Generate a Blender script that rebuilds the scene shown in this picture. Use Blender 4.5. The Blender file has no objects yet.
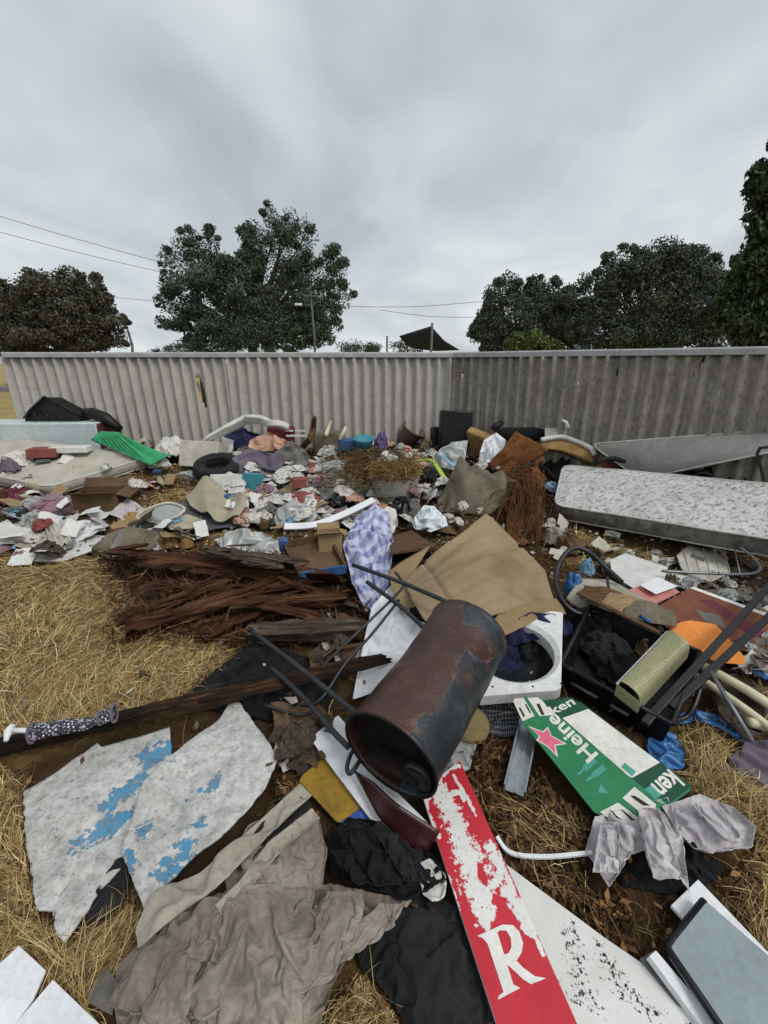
import bpy, math, random
import numpy as np
from mathutils import Vector, Matrix
random.seed(7); np.random.seed(7)
scene = bpy.context.scene
col = scene.collection

# ---------------------------------------------------------------- camera, sky, sun, exposure
EYE = Vector((0, 0, 1.65)); F = 440.0; PITCH = math.radians(18.8)
cd = bpy.data.cameras.new('camera'); cam = bpy.data.objects.new('camera', cd); col.objects.link(cam)
cd.sensor_fit = 'VERTICAL'; cd.sensor_height = 36; cd.sensor_width = 27; cd.lens = F / 1024 * 36
cd.clip_start = 0.05; cd.clip_end = 2000
cam.location = EYE; cam.rotation_euler = (math.pi/2 - PITCH, 0, 0)
scene.camera = cam
scene.view_settings.view_transform = 'Standard'; scene.view_settings.look = 'None'
scene.view_settings.gamma = 1; scene.view_settings.exposure = 0.25
scene.view_settings.use_curve_mapping = False

SUN_EL, SUN_AZ = math.radians(52), math.radians(132)      # azimuth clockwise from +Y
w = bpy.data.worlds.new('World'); scene.world = w; w.use_nodes = True
nt = w.node_tree; N = nt.nodes; L = nt.links
bg = N['Background']
sky = N.new('ShaderNodeTexSky'); sky.sky_type = 'NISHITA'; sky.sun_disc = False
sky.sun_elevation = SUN_EL; sky.sun_rotation = SUN_AZ
tc = N.new('ShaderNodeTexCoord'); sep = N.new('ShaderNodeSeparateXYZ'); L.new(tc.outputs['Generated'], sep.inputs[0])
def wm(op, a, b=None):
    n = N.new('ShaderNodeMath'); n.operation = op
    for i, s in enumerate((a, b)):
        if s is None: continue
        if isinstance(s, (int, float)): n.inputs[i].default_value = s
        else: L.new(s, n.inputs[i])
    return n.outputs[0]
zz = wm('ADD', wm('MAXIMUM', sep.outputs[2], 0.0), 0.22)
cx = wm('DIVIDE', sep.outputs[0], zz); cy = wm('DIVIDE', sep.outputs[1], zz)
cmb = N.new('ShaderNodeCombineXYZ'); L.new(cx, cmb.inputs[0]); L.new(cy, cmb.inputs[1])
def wnoise(scale, detail, rough, sx, off):
    mp = N.new('ShaderNodeMapping'); mp.inputs['Scale'].default_value = sx; mp.inputs['Location'].default_value = off
    L.new(cmb.outputs[0], mp.inputs[0])
    n = N.new('ShaderNodeTexNoise'); n.inputs['Scale'].default_value = scale; n.inputs['Detail'].default_value = detail
    n.inputs['Roughness'].default_value = rough; n.inputs['Distortion'].default_value = 0.6; L.new(mp.outputs[0], n.inputs['Vector'])
    return n.outputs['Fac']
n1 = wnoise(0.7, 4, 0.5, (1.3, 0.7, 1), (2.1, 0.4, 0)); n2 = wnoise(2.0, 4, 0.5, (1.2, 0.8, 1), (7.1, 3.0, 0))
nn = wm('ADD', wm('MULTIPLY', n1, 0.72), wm('MULTIPLY', n2, 0.28))
cr = N.new('ShaderNodeValToRGB'); L.new(nn, cr.inputs[0])
cr.color_ramp.elements[0].position = 0.34; cr.color_ramp.elements[0].color = (3.6, 3.98, 4.3, 1)
cr.color_ramp.elements[1].position = 0.66; cr.color_ramp.elements[1].color = (7.1, 7.5, 7.7, 1)
mx = N.new('ShaderNodeMix'); mx.data_type = 'RGBA'; mx.inputs['Factor'].default_value = 0.95
L.new(sky.outputs[0], mx.inputs[6]); L.new(cr.outputs[0], mx.inputs[7]); L.new(mx.outputs[2], bg.inputs[0])
bg.inputs[1].default_value = 0.1

sd = bpy.data.lights.new('sun', 'SUN'); sd.energy = 1.5; sd.angle = math.radians(26); sd.color = (1, 0.97, 0.93)
sun = bpy.data.objects.new('sun', sd); col.objects.link(sun)
sdir = Vector((math.sin(SUN_AZ)*math.cos(SUN_EL), math.cos(SUN_AZ)*math.cos(SUN_EL), math.sin(SUN_EL)))
sun.rotation_euler = sdir.to_track_quat('Z', 'Y').to_euler()

# ---------------------------------------------------------------- pixel <-> place
CP, SP = math.cos(PITCH), math.sin(PITCH)
def ray(x, y):
    u = (x-384)/F; v = (512-y)/F
    return Vector((u, CP+v*SP, -SP+v*CP))
def proj(p):
    X, Y, Z = p[0]-EYE.x, p[1]-EYE.y, p[2]-EYE.z
    d = Y*CP - Z*SP; up = Y*SP + Z*CP
    d = np.where(np.abs(d) < 1e-6, 1e-6, d) if isinstance(d, np.ndarray) else (d if abs(d) > 1e-6 else 1e-6)
    return 384+F*X/d, 512-F*up/d, d
def sstep(t):
    t = np.clip(t, 0, 1); return t*t*(3-2*t)
def vnoise(x, y, seed=0):
    x = np.asarray(x, float); y = np.asarray(y, float)
    xi = np.floor(x); yi = np.floor(y); fx = sstep(x-xi); fy = sstep(y-yi)
    def h(a, b):
        s = np.sin(a*127.1 + b*311.7 + seed*74.7)*43758.5453; return s-np.floor(s)
    return (h(xi, yi)*(1-fx)+h(xi+1, yi)*fx)*(1-fy) + (h(xi, yi+1)*(1-fx)+h(xi+1, yi+1)*fx)*fy
def fbm(x, y, seed=0, oct=3):
    s = 0; a = 0.5
    for i in range(oct): s = s + a*vnoise(x*2**i, y*2**i, seed+i*13); a *= 0.5
    return s
def bump(X, Y, cx, cy, rx, ry, h):
    return h*np.exp(-(((X-cx)/rx)**2 + ((Y-cy)/ry)**2))
def T(X, Y):
    X = np.asarray(X, float); Y = np.asarray(Y, float)
    z = 0.47*sstep((Y-3.2)/2.9)*(1-sstep((Y-7.0)/3.0))
    near = 1-sstep((np.hypot(X, Y)-9)/6)
    z = z + near*(0.10*(fbm(X*1.1+5, Y*1.1, 3)-0.45) + 0.03*(vnoise(X*5, Y*5, 8)-0.5))
    z = z + bump(X, Y, -0.9, 2.95, 0.75, 0.45, 0.14) + bump(X, Y, 0.65, 3.1, 0.45, 0.45, 0.22)
    z = z + bump(X, Y, 0.75, 4.4, 0.5, 0.6, 0.16) + bump(X, Y, -0.2, 5.3, 0.7, 0.5, 0.14) - bump(X, Y, 1.9, 4.3, 0.6, 0.5, 0.06)
    return z
GX0, GX1, GY0, GY1, GS = -9.0, 9.0, -1.0, 12.0, .03
_gx = np.arange(GX0, GX1+GS/2, GS); _gy = np.arange(GY0, GY1+GS/2, GS)
TG = T(*np.meshgrid(_gx, _gy)); TGL = TG.tolist(); _nx, _ny = len(_gx), len(_gy)
def t(X, Y):
    if not (GX0 < X < GX1-GS and GY0 < Y < GY1-GS): return float(T(X, Y))
    a = (X-GX0)/GS; b_ = (Y-GY0)/GS; i = int(a); j = int(b_); a -= i; b_ -= j; r0 = TGL[j]; r1 = TGL[j+1]
    return (r0[i]*(1-a)+r0[i+1]*a)*(1-b_)+(r1[i]*(1-a)+r1[i+1]*a)*b_
def TT(X, Y):
    a = np.clip((X-GX0)/GS, 0, _nx-1.001); b_ = np.clip((Y-GY0)/GS, 0, _ny-1.001); i = a.astype(int); j = b_.astype(int); a = a-i; b_ = b_-j
    return (TG[j, i]*(1-a)+TG[j, i+1]*a)*(1-b_)+(TG[j+1, i]*(1-a)+TG[j+1, i+1]*a)*b_
def P(x, y, h=0.0, mx_=40):
    d = ray(x, y); a = 0.3; b = None; s = a
    while s < mx_:
        q = EYE + d*s
        if q.z < t(q.x, q.y)+h: b = s; break
        a = s; s += 0.03 if s < 8 else 0.5
    if b is None: return EYE + d*mx_
    for _ in range(14):
        m = (a+b)/2; q = EYE + d*m
        if q.z < t(q.x, q.y)+h: b = m
        else: a = m
    return EYE + d*b
def PY(x, y, Y):                      # point on the pixel's ray at world depth Y
    d = ray(x, y); return EYE + d*(Y/d.y)
def PZ(x, y, z):
    d = ray(x, y); return EYE + d*((z-EYE.z)/d.z)
class Plane:                          # a plane resting on three points seen in the photo (x, y, height above ground)
    def __init__(s, a, b, c):
        A, B, C = (q if isinstance(q, Vector) else P(*q) for q in (a, b, c))
        s.o = A; s.n = (B-A).cross(C-A).normalized()
        if s.n.z < 0: s.n = -s.n
    def at(s, x, y, off=0.0):
        d = ray(x, y); o = s.o + s.n*off
        return EYE + d*((o-EYE).dot(s.n)/d.dot(s.n))

# ---------------------------------------------------------------- mesh helpers
def tag(o, label=None, cat=None, group=None, kind=None):
    if label: o['label'] = label
    if cat: o['category'] = cat
    if group: o['group'] = group
    if kind: o['kind'] = kind
    return o
def thing(name, loc, label, cat, group=None):
    o = bpy.data.objects.new(name, None); col.objects.link(o); o.location = loc; o.empty_display_size = 0.05
    return tag(o, label, cat, group)
def rootloc(o):
    l = Vector((0, 0, 0))
    while o: l = l + o.location; o = o.parent
    return l
def emit(name, v, f, m, parent=None, uv=None, mask=None, smooth=True, bevel=0, sub=0, solid=0, label=None, cat=None, group=None, kind=None, angle=None):
    v = np.array([tuple(q) for q in v], float) if not isinstance(v, np.ndarray) else v
    base = rootloc(parent) if parent else Vector((0, 0, 0))
    if parent: org = Vector(base)
    else: org = Vector((v[:, 0].mean(), v[:, 1].mean(), v[:, 2].min()))
    me = bpy.data.meshes.new(name)
    me.from_pydata([tuple(q) for q in (v - np.array(org))], [], f)
    if smooth: me.polygons.foreach_set('use_smooth', [True]*len(me.polygons))
    if uv is not None:
        ul = me.uv_layers.new(name='UVMap'); idx = np.empty(len(me.loops), int); me.loops.foreach_get('vertex_index', idx)
        ul.data.foreach_set('uv', np.asarray(uv, float)[idx].ravel())
    if mask is not None:
        at = me.attributes.new('mask', 'FLOAT', 'POINT')
        if callable(mask):
            px, py, _ = proj((v[:, 0], v[:, 1], v[:, 2])); mk = mask(px, py)
        else: mk = mask
        at.data.foreach_set('value', np.asarray(mk, float))
    me.materials.append(m); me.update()
    o = bpy.data.objects.new(name, me); col.objects.link(o)
    if parent: o.parent = parent; o.location = org-base
    else: o.location = org
    if solid:
        s = o.modifiers.new('solid', 'SOLIDIFY'); s.thickness = solid; s.offset = -1
    if bevel:
        b = o.modifiers.new('bevel', 'BEVEL'); b.width = bevel; b.segments = 2; b.limit_method = 'ANGLE'; b.angle_limit = math.radians(35)
    if sub:
        s = o.modifiers.new('sub', 'SUBSURF'); s.levels = sub; s.render_levels = sub
    if angle or bevel:
        try: me.set_sharp_from_angle(angle=math.radians(angle or 40))
        except Exception: pass
    return tag(o, label, cat, group, kind)
def fast(name, v, f, m, smooth=False, kind='stuff', label=None, cat=None, parent=None):      # big quad or triangle arrays
    v = np.asarray(v, np.float32); f = np.asarray(f, np.int32); k = f.shape[1]
    me = bpy.data.meshes.new(name); me.vertices.add(len(v)); me.vertices.foreach_set('co', v.ravel())
    me.loops.add(f.size); me.loops.foreach_set('vertex_index', f.ravel())
    me.polygons.add(len(f)); me.polygons.foreach_set('loop_start', np.arange(0, f.size, k)); me.polygons.foreach_set('loop_total', np.full(len(f), k))
    if smooth: me.polygons.foreach_set('use_smooth', np.ones(len(f), bool))
    me.update(calc_edges=True); me.validate(); me.materials.append(m)
    o = bpy.data.objects.new(name, me); col.objects.link(o)
    if parent: o.parent = parent
    return tag(o, label, cat, None, kind)
def join(*parts):
    V = []; Fc = []
    for v, f in parts:
        b = len(V); V += [tuple(q) for q in v]; Fc += [tuple(i+b for i in q) for q in f]
    return V, Fc
def boxv(o, a, b, c):                 # box from a corner and three edge vectors
    o, a, b, c = map(Vector, (o, a, b, c))
    if a.cross(b).dot(c) < 0: a, b = b, a
    v = [o, o+a, o+a+b, o+b, o+c, o+a+c, o+a+b+c, o+b+c]
    return v, [(3,2,1,0),(4,5,6,7),(0,1,5,4),(1,2,6,5),(2,3,7,6),(3,0,4,7)]
def cbox(c, sx, sy, sz, rz=0, M=None):
    M = (M or Matrix.Rotation(rz, 3, 'Z')); c = Vector(c)
    a, b, d = M@Vector((sx,0,0)), M@Vector((0,sy,0)), M@Vector((0,0,sz))
    return boxv(c-a/2-b/2-d/2, a, b, d)
def hexa(top, down):                  # slab: outline of the top, and a vector (or list) to the underside
    n = len(top); top = [Vector(q) for q in top]
    dn = down if isinstance(down, list) else [down]*n
    v = top + [a+Vector(d) for a, d in zip(top, dn)]
    f = [tuple(range(n)), tuple(range(2*n-1, n-1, -1))] + [(i, i+n, (i+1) % n+n, (i+1) % n) for i in range(n)]
    nn_ = Vector((0,0,0))
    for i in range(n): nn_ += (top[i]-top[0]).cross(top[(i+1) % n]-top[0])
    if nn_.dot(Vector(dn[0])) > 0: f = [tuple(reversed(q)) for q in f]
    return v, f
def slab(plane, pts, th, off=0.0):
    return hexa([plane.at(x, y, off) for x, y in pts], -plane.n*th)
def smoothpath(pts, n=6):
    pts = [Vector(p) for p in pts]; out = []
    for i in range(len(pts)-1):
        p0 = pts[max(i-1,0)]; p1 = pts[i]; p2 = pts[i+1]; p3 = pts[min(i+2, len(pts)-1)]
        for k in range(n):
            s = k/n
            out.append(0.5*((2*p1)+(p2-p0)*s+(2*p0-5*p1+4*p2-p3)*s*s+(3*p1-p0-3*p2+p3)*s**3))
    out.append(pts[-1]); return out
def tube(pts, r, seg=8, closed=False, cap=True, squash=None):
    pts = [Vector(p) for p in pts]; n = len(pts); V = []; Fc = []
    rr = r if isinstance(r, (list, tuple)) else [r]*n
    prev = None
    for i, p in enumerate(pts):
        a = pts[(i-1) % n] if (closed or i > 0) else p; b = pts[(i+1) % n] if (closed or i < n-1) else p
        d = (b-a); d = d.normalized() if d.length > 1e-9 else Vector((0,0,1))
        if prev is None:
            u = d.orthogonal().normalized() if abs(d.z) > .95 else d.cross(Vector((0,0,1))).normalized()
        else:
            u = (prev - d*prev.dot(d)); u = u.normalized() if u.length > 1e-6 else d.orthogonal().normalized()
        prev = u; q = d.cross(u)
        sy = squash or 1
        for k in range(seg):
            an = 2*math.pi*k/seg; V.append(p + (u*math.cos(an)+q*math.sin(an)*sy)*rr[i])
    m = n if closed else n-1
    for i in range(m):
        for k in range(seg):
            a = i*seg+k; b = i*seg+(k+1) % seg; c = ((i+1) % n)*seg+(k+1) % seg; e = ((i+1) % n)*seg+k
            Fc.append((a, b, c, e))
    if cap and not closed:
        Fc.append(tuple(range(seg-1, -1, -1))); Fc.append(tuple(range((n-1)*seg, n*seg)))
    return V, Fc
def lathe(c, ax, prof, seg=24, e1=None):        # prof: (distance along axis, radius)
    c = Vector(c); ax = Vector(ax).normalized(); e1 = Vector(e1) if e1 else ax.orthogonal(); e1 = (e1-ax*e1.dot(ax)).normalized(); e2 = ax.cross(e1)
    V = []; Fc = []
    for d, r in prof:
        for k in range(seg):
            an = 2*math.pi*k/seg; V.append(c+ax*d+(e1*math.cos(an)+e2*math.sin(an))*r)
    for i in range(len(prof)-1):
        for k in range(seg):
            Fc.append((i*seg+k, i*seg+(k+1) % seg, (i+1)*seg+(k+1) % seg, (i+1)*seg+k))
    return V, Fc
def resample(pts, n):
    pts = [np.array(p, float) for p in pts]; d = [0]
    for a, b in zip(pts, pts[1:]): d.append(d[-1]+np.linalg.norm(b-a)+1e-9)
    d = np.array(d)/d[-1]; tt = np.linspace(0, 1, n)
    A = np.array(pts); return np.stack([np.interp(tt, d, A[:, k]) for k in range(3)], 1)
def coons(top, right, bottom, left, nu, nv):
    """top: left->right, bottom: left->right, left: top->bottom, right: top->bottom; lists of 3-D points"""
    c0 = resample(top, nu); c1 = resample(bottom, nu); d0 = resample(left, nv); d1 = resample(right, nv)
    u = np.linspace(0, 1, nu)[None, :, None]; v = np.linspace(0, 1, nv)[:, None, None]
    S = (1-v)*c0[None] + v*c1[None] + (1-u)*d0[:, None] + u*d1[:, None]
    S -= (1-u)*(1-v)*c0[0] + u*(1-v)*c0[-1] + (1-u)*v*c1[0] + u*v*c1[-1]
    return S
def gridmesh(S):
    nv, nu, _ = S.shape; V = S.reshape(-1, 3)
    i = np.arange(nv*nu).reshape(nv, nu)
    f = np.stack([i[:-1, :-1], i[1:, :-1], i[1:, 1:], i[:-1, 1:]], -1).reshape(-1, 4)
    uu, vv = np.meshgrid(np.linspace(0, 1, nu), np.linspace(0, 1, nv))
    a = V[f[:, 1]]-V[f[:, 0]]; b = V[f[:, 3]]-V[f[:, 0]]
    if np.cross(a, b)[:, 2].sum() < 0: f = f[:, ::-1]
    return V, [tuple(int(k) for k in q) for q in f], np.stack([uu.ravel(), vv.ravel()], 1)
def patch(top, right, bottom, left, nu=24, nv=24, h=0.0, at=None):
    """each side a list of (x, y[, h]) photo pixels, projected on the ground at height h, or through at(x, y)"""
    def m(l): return [tuple(at(*q[:2]) if at else P(q[0], q[1], q[2] if len(q) > 2 else h)) for q in l]
    return coons(m(top), m(right), m(bottom), m(left), nu, nv)
def roughen(S, amp, fr, seed=0, oct=3):
    X = S[..., 0]; Y = S[..., 1]+S[..., 2]
    S = S.copy(); S[..., 2] += amp*(fbm(X*fr+seed*3.3, Y*fr+seed*1.7, seed, oct)-0.43)*2; return S
def above(S, m=0.018):
    S = S.copy(); S[..., 2] = np.maximum(S[..., 2], TT(S[..., 0], S[..., 1])+m); return S

# ---------------------------------------------------------------- cloth: sheets of fabric relaxed on the ground
def cloth(S, kx=1.3, ky=1.3, floor=0.004, steps=70, iters=6, seed=0, amp=0.03, fr=5.0, pin=0.5, bend=0.25, g=0.5, dirn=0.8, aniso=.45):
    rs = np.random.RandomState(seed); p = S.copy(); nv, nu, _ = p.shape; p0 = S.copy()
    L0 = lambda a, b, k: np.linalg.norm(a-b, axis=-1)*k
    u_ = np.linspace(0, 1, nu)[None]; v_ = np.linspace(0, 1, nv)[:, None]; er = np.clip(np.minimum(np.minimum(u_, 1-u_), np.minimum(v_, 1-v_))*7, .5, 1)
    KX = 1+(kx-1)*er; KY = 1+(ky-1)*er; K2 = (KX+KY)/2                      # hems stay smoother than the middle
    rh = L0(p[:, 1:], p[:, :-1], KX[:, 1:]); rv = L0(p[1:], p[:-1], KY[1:])
    d1 = L0(p[1:, 1:], p[:-1, :-1], K2[1:, 1:]); d2 = L0(p[1:, :-1], p[:-1, 1:], K2[1:, 1:])
    bh = L0(p[:, 2:], p[:, :-2], KX[:, 1:-1])*.97; bv = L0(p[2:], p[:-2], KY[1:-1])*.97
    u = np.linspace(0, 1, nu)[None]; v = np.linspace(0, 1, nv)[:, None]
    ed = np.minimum(np.minimum(u, 1-u), np.minimum(v, 1-v)); ramp = np.clip(ed*6, 0.15, 1)
    X, Y = p[..., 0], p[..., 1]; ca, sa = math.cos(dirn), math.sin(dirn)
    A = (X*ca+Y*sa)*fr; B = (-X*sa+Y*ca)*fr*aniso
    wx = 1.6*(fbm(A*.7+seed, B*.7, seed+3)-.45); wy = 1.6*(fbm(A*.7, B*.7+seed, seed+7)-.45)
    rid = lambda a, b, sd: np.abs(2*vnoise(a, b, sd)-1)**.75
    hgt = rid(A+wx+seed*1.3, B+wy, seed)*.65 + rid(A*2.1+wy*2, B*2.1+wx, seed+11)*.3 + rid(A*4.3+wx*3, B*3.5, seed+17)*.07
    p[..., 2] += amp*1.7*ramp*hgt + rs.rand(nv, nu)*.004
    p[..., 0] += amp*.7*ramp*(fbm(X*fr*1.4, Y*fr*1.4+seed, seed+5)-.45)*2
    p[..., 1] += amp*.7*ramp*(fbm(X*fr*1.4+9, Y*fr*1.4+seed, seed+9)-.45)*2
    q = p.copy(); dt2 = (1/60.)**2; fl = floor
    bnd = np.zeros((nv, nu), bool); bnd[0] = bnd[-1] = True; bnd[:, 0] = bnd[:, -1] = True
    def sol(a, b, r, st):
        d = b-a; l = np.linalg.norm(d, axis=-1, keepdims=True)+1e-9
        c = d*(st*0.5*(l-r[..., None])/l); a += c; b -= c
    for s in range(steps):
        vel = (p-q)*0.93; q = p.copy(); p = p+vel; p[..., 2] -= g*dt2
        for it in range(iters):
            for o in (0, 1):
                n = (nu-o)//2; sol(p[:, o:o+2*n:2], p[:, o+1:o+1+2*n:2], rh[:, o:o+2*n:2], 1)
                n = (nv-o)//2; sol(p[o:o+2*n:2], p[o+1:o+1+2*n:2], rv[o:o+2*n:2], 1)
            dd = .5
            a = p[1:, 1:].copy(); b = p[:-1, :-1].copy(); a_ = a.copy(); b_ = b.copy(); sol(a, b, d1, dd*.5); p[1:, 1:] += a-a_; p[:-1, :-1] += b-b_
            a = p[1:, :-1].copy(); b = p[:-1, 1:].copy(); a_ = a.copy(); b_ = b.copy(); sol(a, b, d2, dd*.5); p[1:, :-1] += a-a_; p[:-1, 1:] += b-b_
            a = p[:, 2:].copy(); b = p[:, :-2].copy(); a_ = a.copy(); b_ = b.copy(); sol(a, b, bh, bend*.5); p[:, 2:] += a-a_; p[:, :-2] += b-b_
            a = p[2:].copy(); b = p[:-2].copy(); a_ = a.copy(); b_ = b.copy(); sol(a, b, bv, bend*.5); p[2:] += a-a_; p[:-2] += b-b_
            p[bnd] += (p0[bnd]-p[bnd])*pin
        gz = (TT(p[..., 0], p[..., 1])+max(fl, .014)) if not callable(fl) else fl(p[..., 0], p[..., 1])
        p[..., 2] = np.maximum(p[..., 2], gz)
    return p

# ---------------------------------------------------------------- materials
def S3(h, k=1.0):
    h = h.lstrip('#'); o = []
    for i in (0, 2, 4):
        c = int(h[i:i+2], 16)/255; o.append((c/12.92 if c <= .04045 else ((c+.055)/1.055)**2.4)*k)
    return (*o, 1)
class MB:
    def __init__(s, name):
        s.m = bpy.data.materials.new(name); s.m.use_nodes = True; s.t = s.m.node_tree; s.N = s.t.nodes; s.L = s.t.links
        s.b = s.N['Principled BSDF']; s.co = None
    def coord(s, kind='Object'):
        if s.co is None: s.co = s.N.new('ShaderNodeTexCoord')
        return s.co.outputs[kind]
    def noise(s, scale, detail=6, rough=.6, stretch=None, off=0, kind='Object', dist=0.0):
        n = s.N.new('ShaderNodeTexNoise'); n.inputs['Scale'].default_value = scale; n.inputs['Detail'].default_value = detail
        n.inputs['Roughness'].default_value = rough; n.inputs['Distortion'].default_value = dist
        mp = s.N.new('ShaderNodeMapping'); mp.inputs['Location'].default_value = (off, off*1.7, off*.6)
        if stretch: mp.inputs['Scale'].default_value = stretch
        s.L.new(s.coord(kind), mp.inputs[0]); s.L.new(mp.outputs[0], n.inputs['Vector']); return n.outputs['Fac']
    def ramp(s, fac, *st):
        r = s.N.new('ShaderNodeValToRGB'); s.L.new(fac, r.inputs[0]); e = r.color_ramp.elements
        while len(e) < len(st): e.new(.5)
        for i, (p, c) in enumerate(st):
            e[i].position = p; e[i].color = c if isinstance(c, tuple) else (c, c, c, 1)
        return r.outputs[0]
    def mix(s, fac, a, b, mode='MIX'):
        n = s.N.new('ShaderNodeMix'); n.data_type = 'RGBA'; n.blend_type = mode
        for i, q in ((0, fac), (6, a), (7, b)):
            if isinstance(q, (int, float)): n.inputs[i].default_value = q
            elif isinstance(q, tuple): n.inputs[i].default_value = q
            else: s.L.new(q, n.inputs[i])
        return n.outputs[2]
    def math(s, op, a, b=None):
        n = s.N.new('ShaderNodeMath'); n.operation = op
        for i, q in enumerate((a, b)):
            if q is None: continue
            if isinstance(q, (int, float)): n.inputs[i].default_value = q
            else: s.L.new(q, n.inputs[i])
        return n.outputs[0]
    def attr(s, nm='mask'):
        n = s.N.new('ShaderNodeAttribute'); n.attribute_name = nm; return n.outputs['Fac']
    def island(s): return s.N.new('ShaderNodeNewGeometry').outputs['Random Per Island']
    def bump(s, h, st=.3, dist=.01):
        n = s.N.new('ShaderNodeBump'); n.inputs['Strength'].default_value = st; n.inputs['Distance'].default_value = dist
        s.L.new(h, n.inputs['Height']); s.L.new(n.outputs[0], s.b.inputs['Normal'])
    def done(s, c, rough=.8, spec=.3, metal=0.0, alpha=None, trans=None, sss=None, sheen=None):
        i = s.b.inputs
        for k, q in (('Base Color', c), ('Roughness', rough), ('Specular IOR Level', spec), ('Metallic', metal), ('Alpha', alpha), ('Transmission Weight', trans), ('Sheen Weight', sheen)):
            if q is None: continue
            if isinstance(q, (int, float, tuple)): i[k].default_value = q
            else: s.L.new(q, i[k])
        return s.m
def mat(name, c1, c2=None, scale=6, rough=.8, spec=.3, dirt=.35, dcol='#4a3d2c', dscale=3.0, bump=.25, bscale=90, bd=.003, metal=0, stretch=None, alpha=None, trans=None, sheen=None):
    b = MB(name); a1 = S3(c1); a2 = S3(c2) if c2 else tuple(x*.72 for x in a1[:3])+(1,)
    c = b.ramp(b.noise(scale, 7, .62, stretch), (.32, a2), (.66, a1))
    if dirt:
        f = b.ramp(b.noise(dscale, 9, .68, off=4.2), (.62-.3*dirt, 0.0), (.82-.2*dirt, min(1, dirt*1.3)))
        c = b.mix(f, c, S3(dcol))
    gr_ = b.ramp(b.noise(48, 9, .78, off=13), (.36, (.62, .60, .57, 1)), (.56, (1, 1, 1, 1)))
    c = b.mix(min(.9, .25+dirt), c, gr_, 'MULTIPLY')
    if sheen and bump:
        wr = b.math('ABSOLUTE', b.math('SUBTRACT', b.noise(16, 4, .5, off=8, dist=.8), .5)); hgt = b.math('ADD', b.math('MULTIPLY', b.noise(bscale, 5, .6), .12), b.math('MULTIPLY', wr, 1.6)); b.bump(hgt, .45, .010)
    elif bump: b.bump(b.noise(bscale, 5, .6, stretch, off=2), bump, bd)
    r = b.ramp(b.noise(scale*2.3, 4, off=9), (.3, max(0, rough-.12)), (.7, min(1, rough+.12)))
    return b.done(c, r, spec, metal, alpha, trans, sheen=sheen)
def maskmat(name, base, under, amp=.9, scale=14, edge=.04, rough=.6, dirt=.3, dcol='#5a5348', dscale=5, base2=None, under2=None, stretch=None, bump=.5, spec=.35, detail=8, thr=.5):
    """two-colour worn paint: attribute 'mask' says where the second colour survives, noise breaks its edge"""
    b = MB(name)
    ca = b.ramp(b.noise(7, 7), (.3, S3(base2 or base)), (.68, S3(base)))
    cb = b.ramp(b.noise(9, 6, off=3), (.3, S3(under2 or under)), (.68, S3(under)))
    n = b.math('MULTIPLY', b.math('SUBTRACT', b.noise(scale, detail, .68, stretch, off=1.3), .5), amp)
    fac = b.ramp(b.math('ADD', b.attr(), n), (thr-edge, 0.0), (thr+edge, 1.0))
    c = b.mix(fac, ca, cb)
    if dirt:
        f = b.ramp(b.noise(dscale, 10, .72, off=6.2), (.62-.3*dirt, 0.0), (.85-.2*dirt, min(1, dirt*1.3))); c = b.mix(f, c, S3(dcol))
    c = b.mix(min(1, .3+dirt), c, b.ramp(b.noise(70, 9, .8, off=17), (.36, (.5, .49, .47, 1)), (.47, (1, 1, 1, 1))), 'MULTIPLY')
    h = b.math('ADD', b.math('MULTIPLY', fac, .6), b.noise(60, 5))
    b.bump(h, bump, .003)
    return b.done(c, rough, spec)
M = {}
M['white'] = mat('white_paint', '#dcdcd8', '#c4c4c0', rough=.5, dirt=.22, dcol='#77705f', dscale=6)
M['cleanwhite'] = mat('white_laminate', '#e6e7ea', '#d5d7da', rough=.45, dirt=.1, dcol='#8d887c', dscale=8, bump=.06)
M['whitefab'] = mat('white_fabric', '#d9d7d1', '#b9b6ae', rough=.9, dirt=.3, dcol='#8b8371', sheen=.2)
M['offwhite'] = mat('off_white_plastic', '#cfcbbf', '#aaa598', rough=.6, dirt=.35, dcol='#6d6555')
M['cream'] = mat('cream_plastic', '#d8d2b4', '#bfb795', rough=.5, dirt=.3)
M['palepanel'] = mat('pale_blue_vinyl', '#c3cccd', '#b0babb', rough=.6, dirt=.15, dcol='#7a776c')
M['black'] = mat('black_plastic', '#0f1012', '#090a0b', rough=.5, dirt=.18, dcol='#46423b', spec=.35)
M['blackbag'] = mat('black_bin_bag', '#101114', '#08090b', rough=.3, dirt=.12, dcol='#3a3630', spec=.5)
M['blackfab'] = mat('black_fabric', '#131416', '#0b0c0d', rough=.95, dirt=.12, dcol='#34312d', sheen=.03)
M['charcoal'] = mat('charcoal_fabric', '#242527', '#18191a', rough=.95, dirt=.25, dcol='#403b34', sheen=.04)
M['darkmetal'] = mat('dark_steel_tube', '#3a4044', '#2a2d30', rough=.45, spec=.5, metal=.5, dirt=.35, dcol='#4f3828', dscale=12)
M['blacksteel'] = mat('black_coated_steel', '#17171a', '#222024', rough=.42, spec=.5, dirt=.3, dcol='#463226', dscale=12)
M['greysteel'] = mat('grey_steel', '#8b9094', '#74797d', rough=.4, metal=.7, dirt=.25, dcol='#5b5145', dscale=10)
M['alu'] = mat('galvanised_steel', '#b6babd', '#989da1', rough=.35, metal=.85, dirt=.2, dcol='#6a655c', dscale=14, bump=.1)
M['wood'] = mat('weathered_wood', '#6a4d33', '#3d2b1d', scale=9, stretch=(1, 7, 7), rough=.85, dirt=.3, dcol='#2a2018')
M['palewood'] = mat('pale_timber', '#a58a68', '#7d6548', scale=9, stretch=(1, 7, 7), rough=.85, dirt=.25)
M['redwood'] = mat('red_brown_board', '#7b4a35', '#613726', scale=8, rough=.7, dirt=.2)
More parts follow.
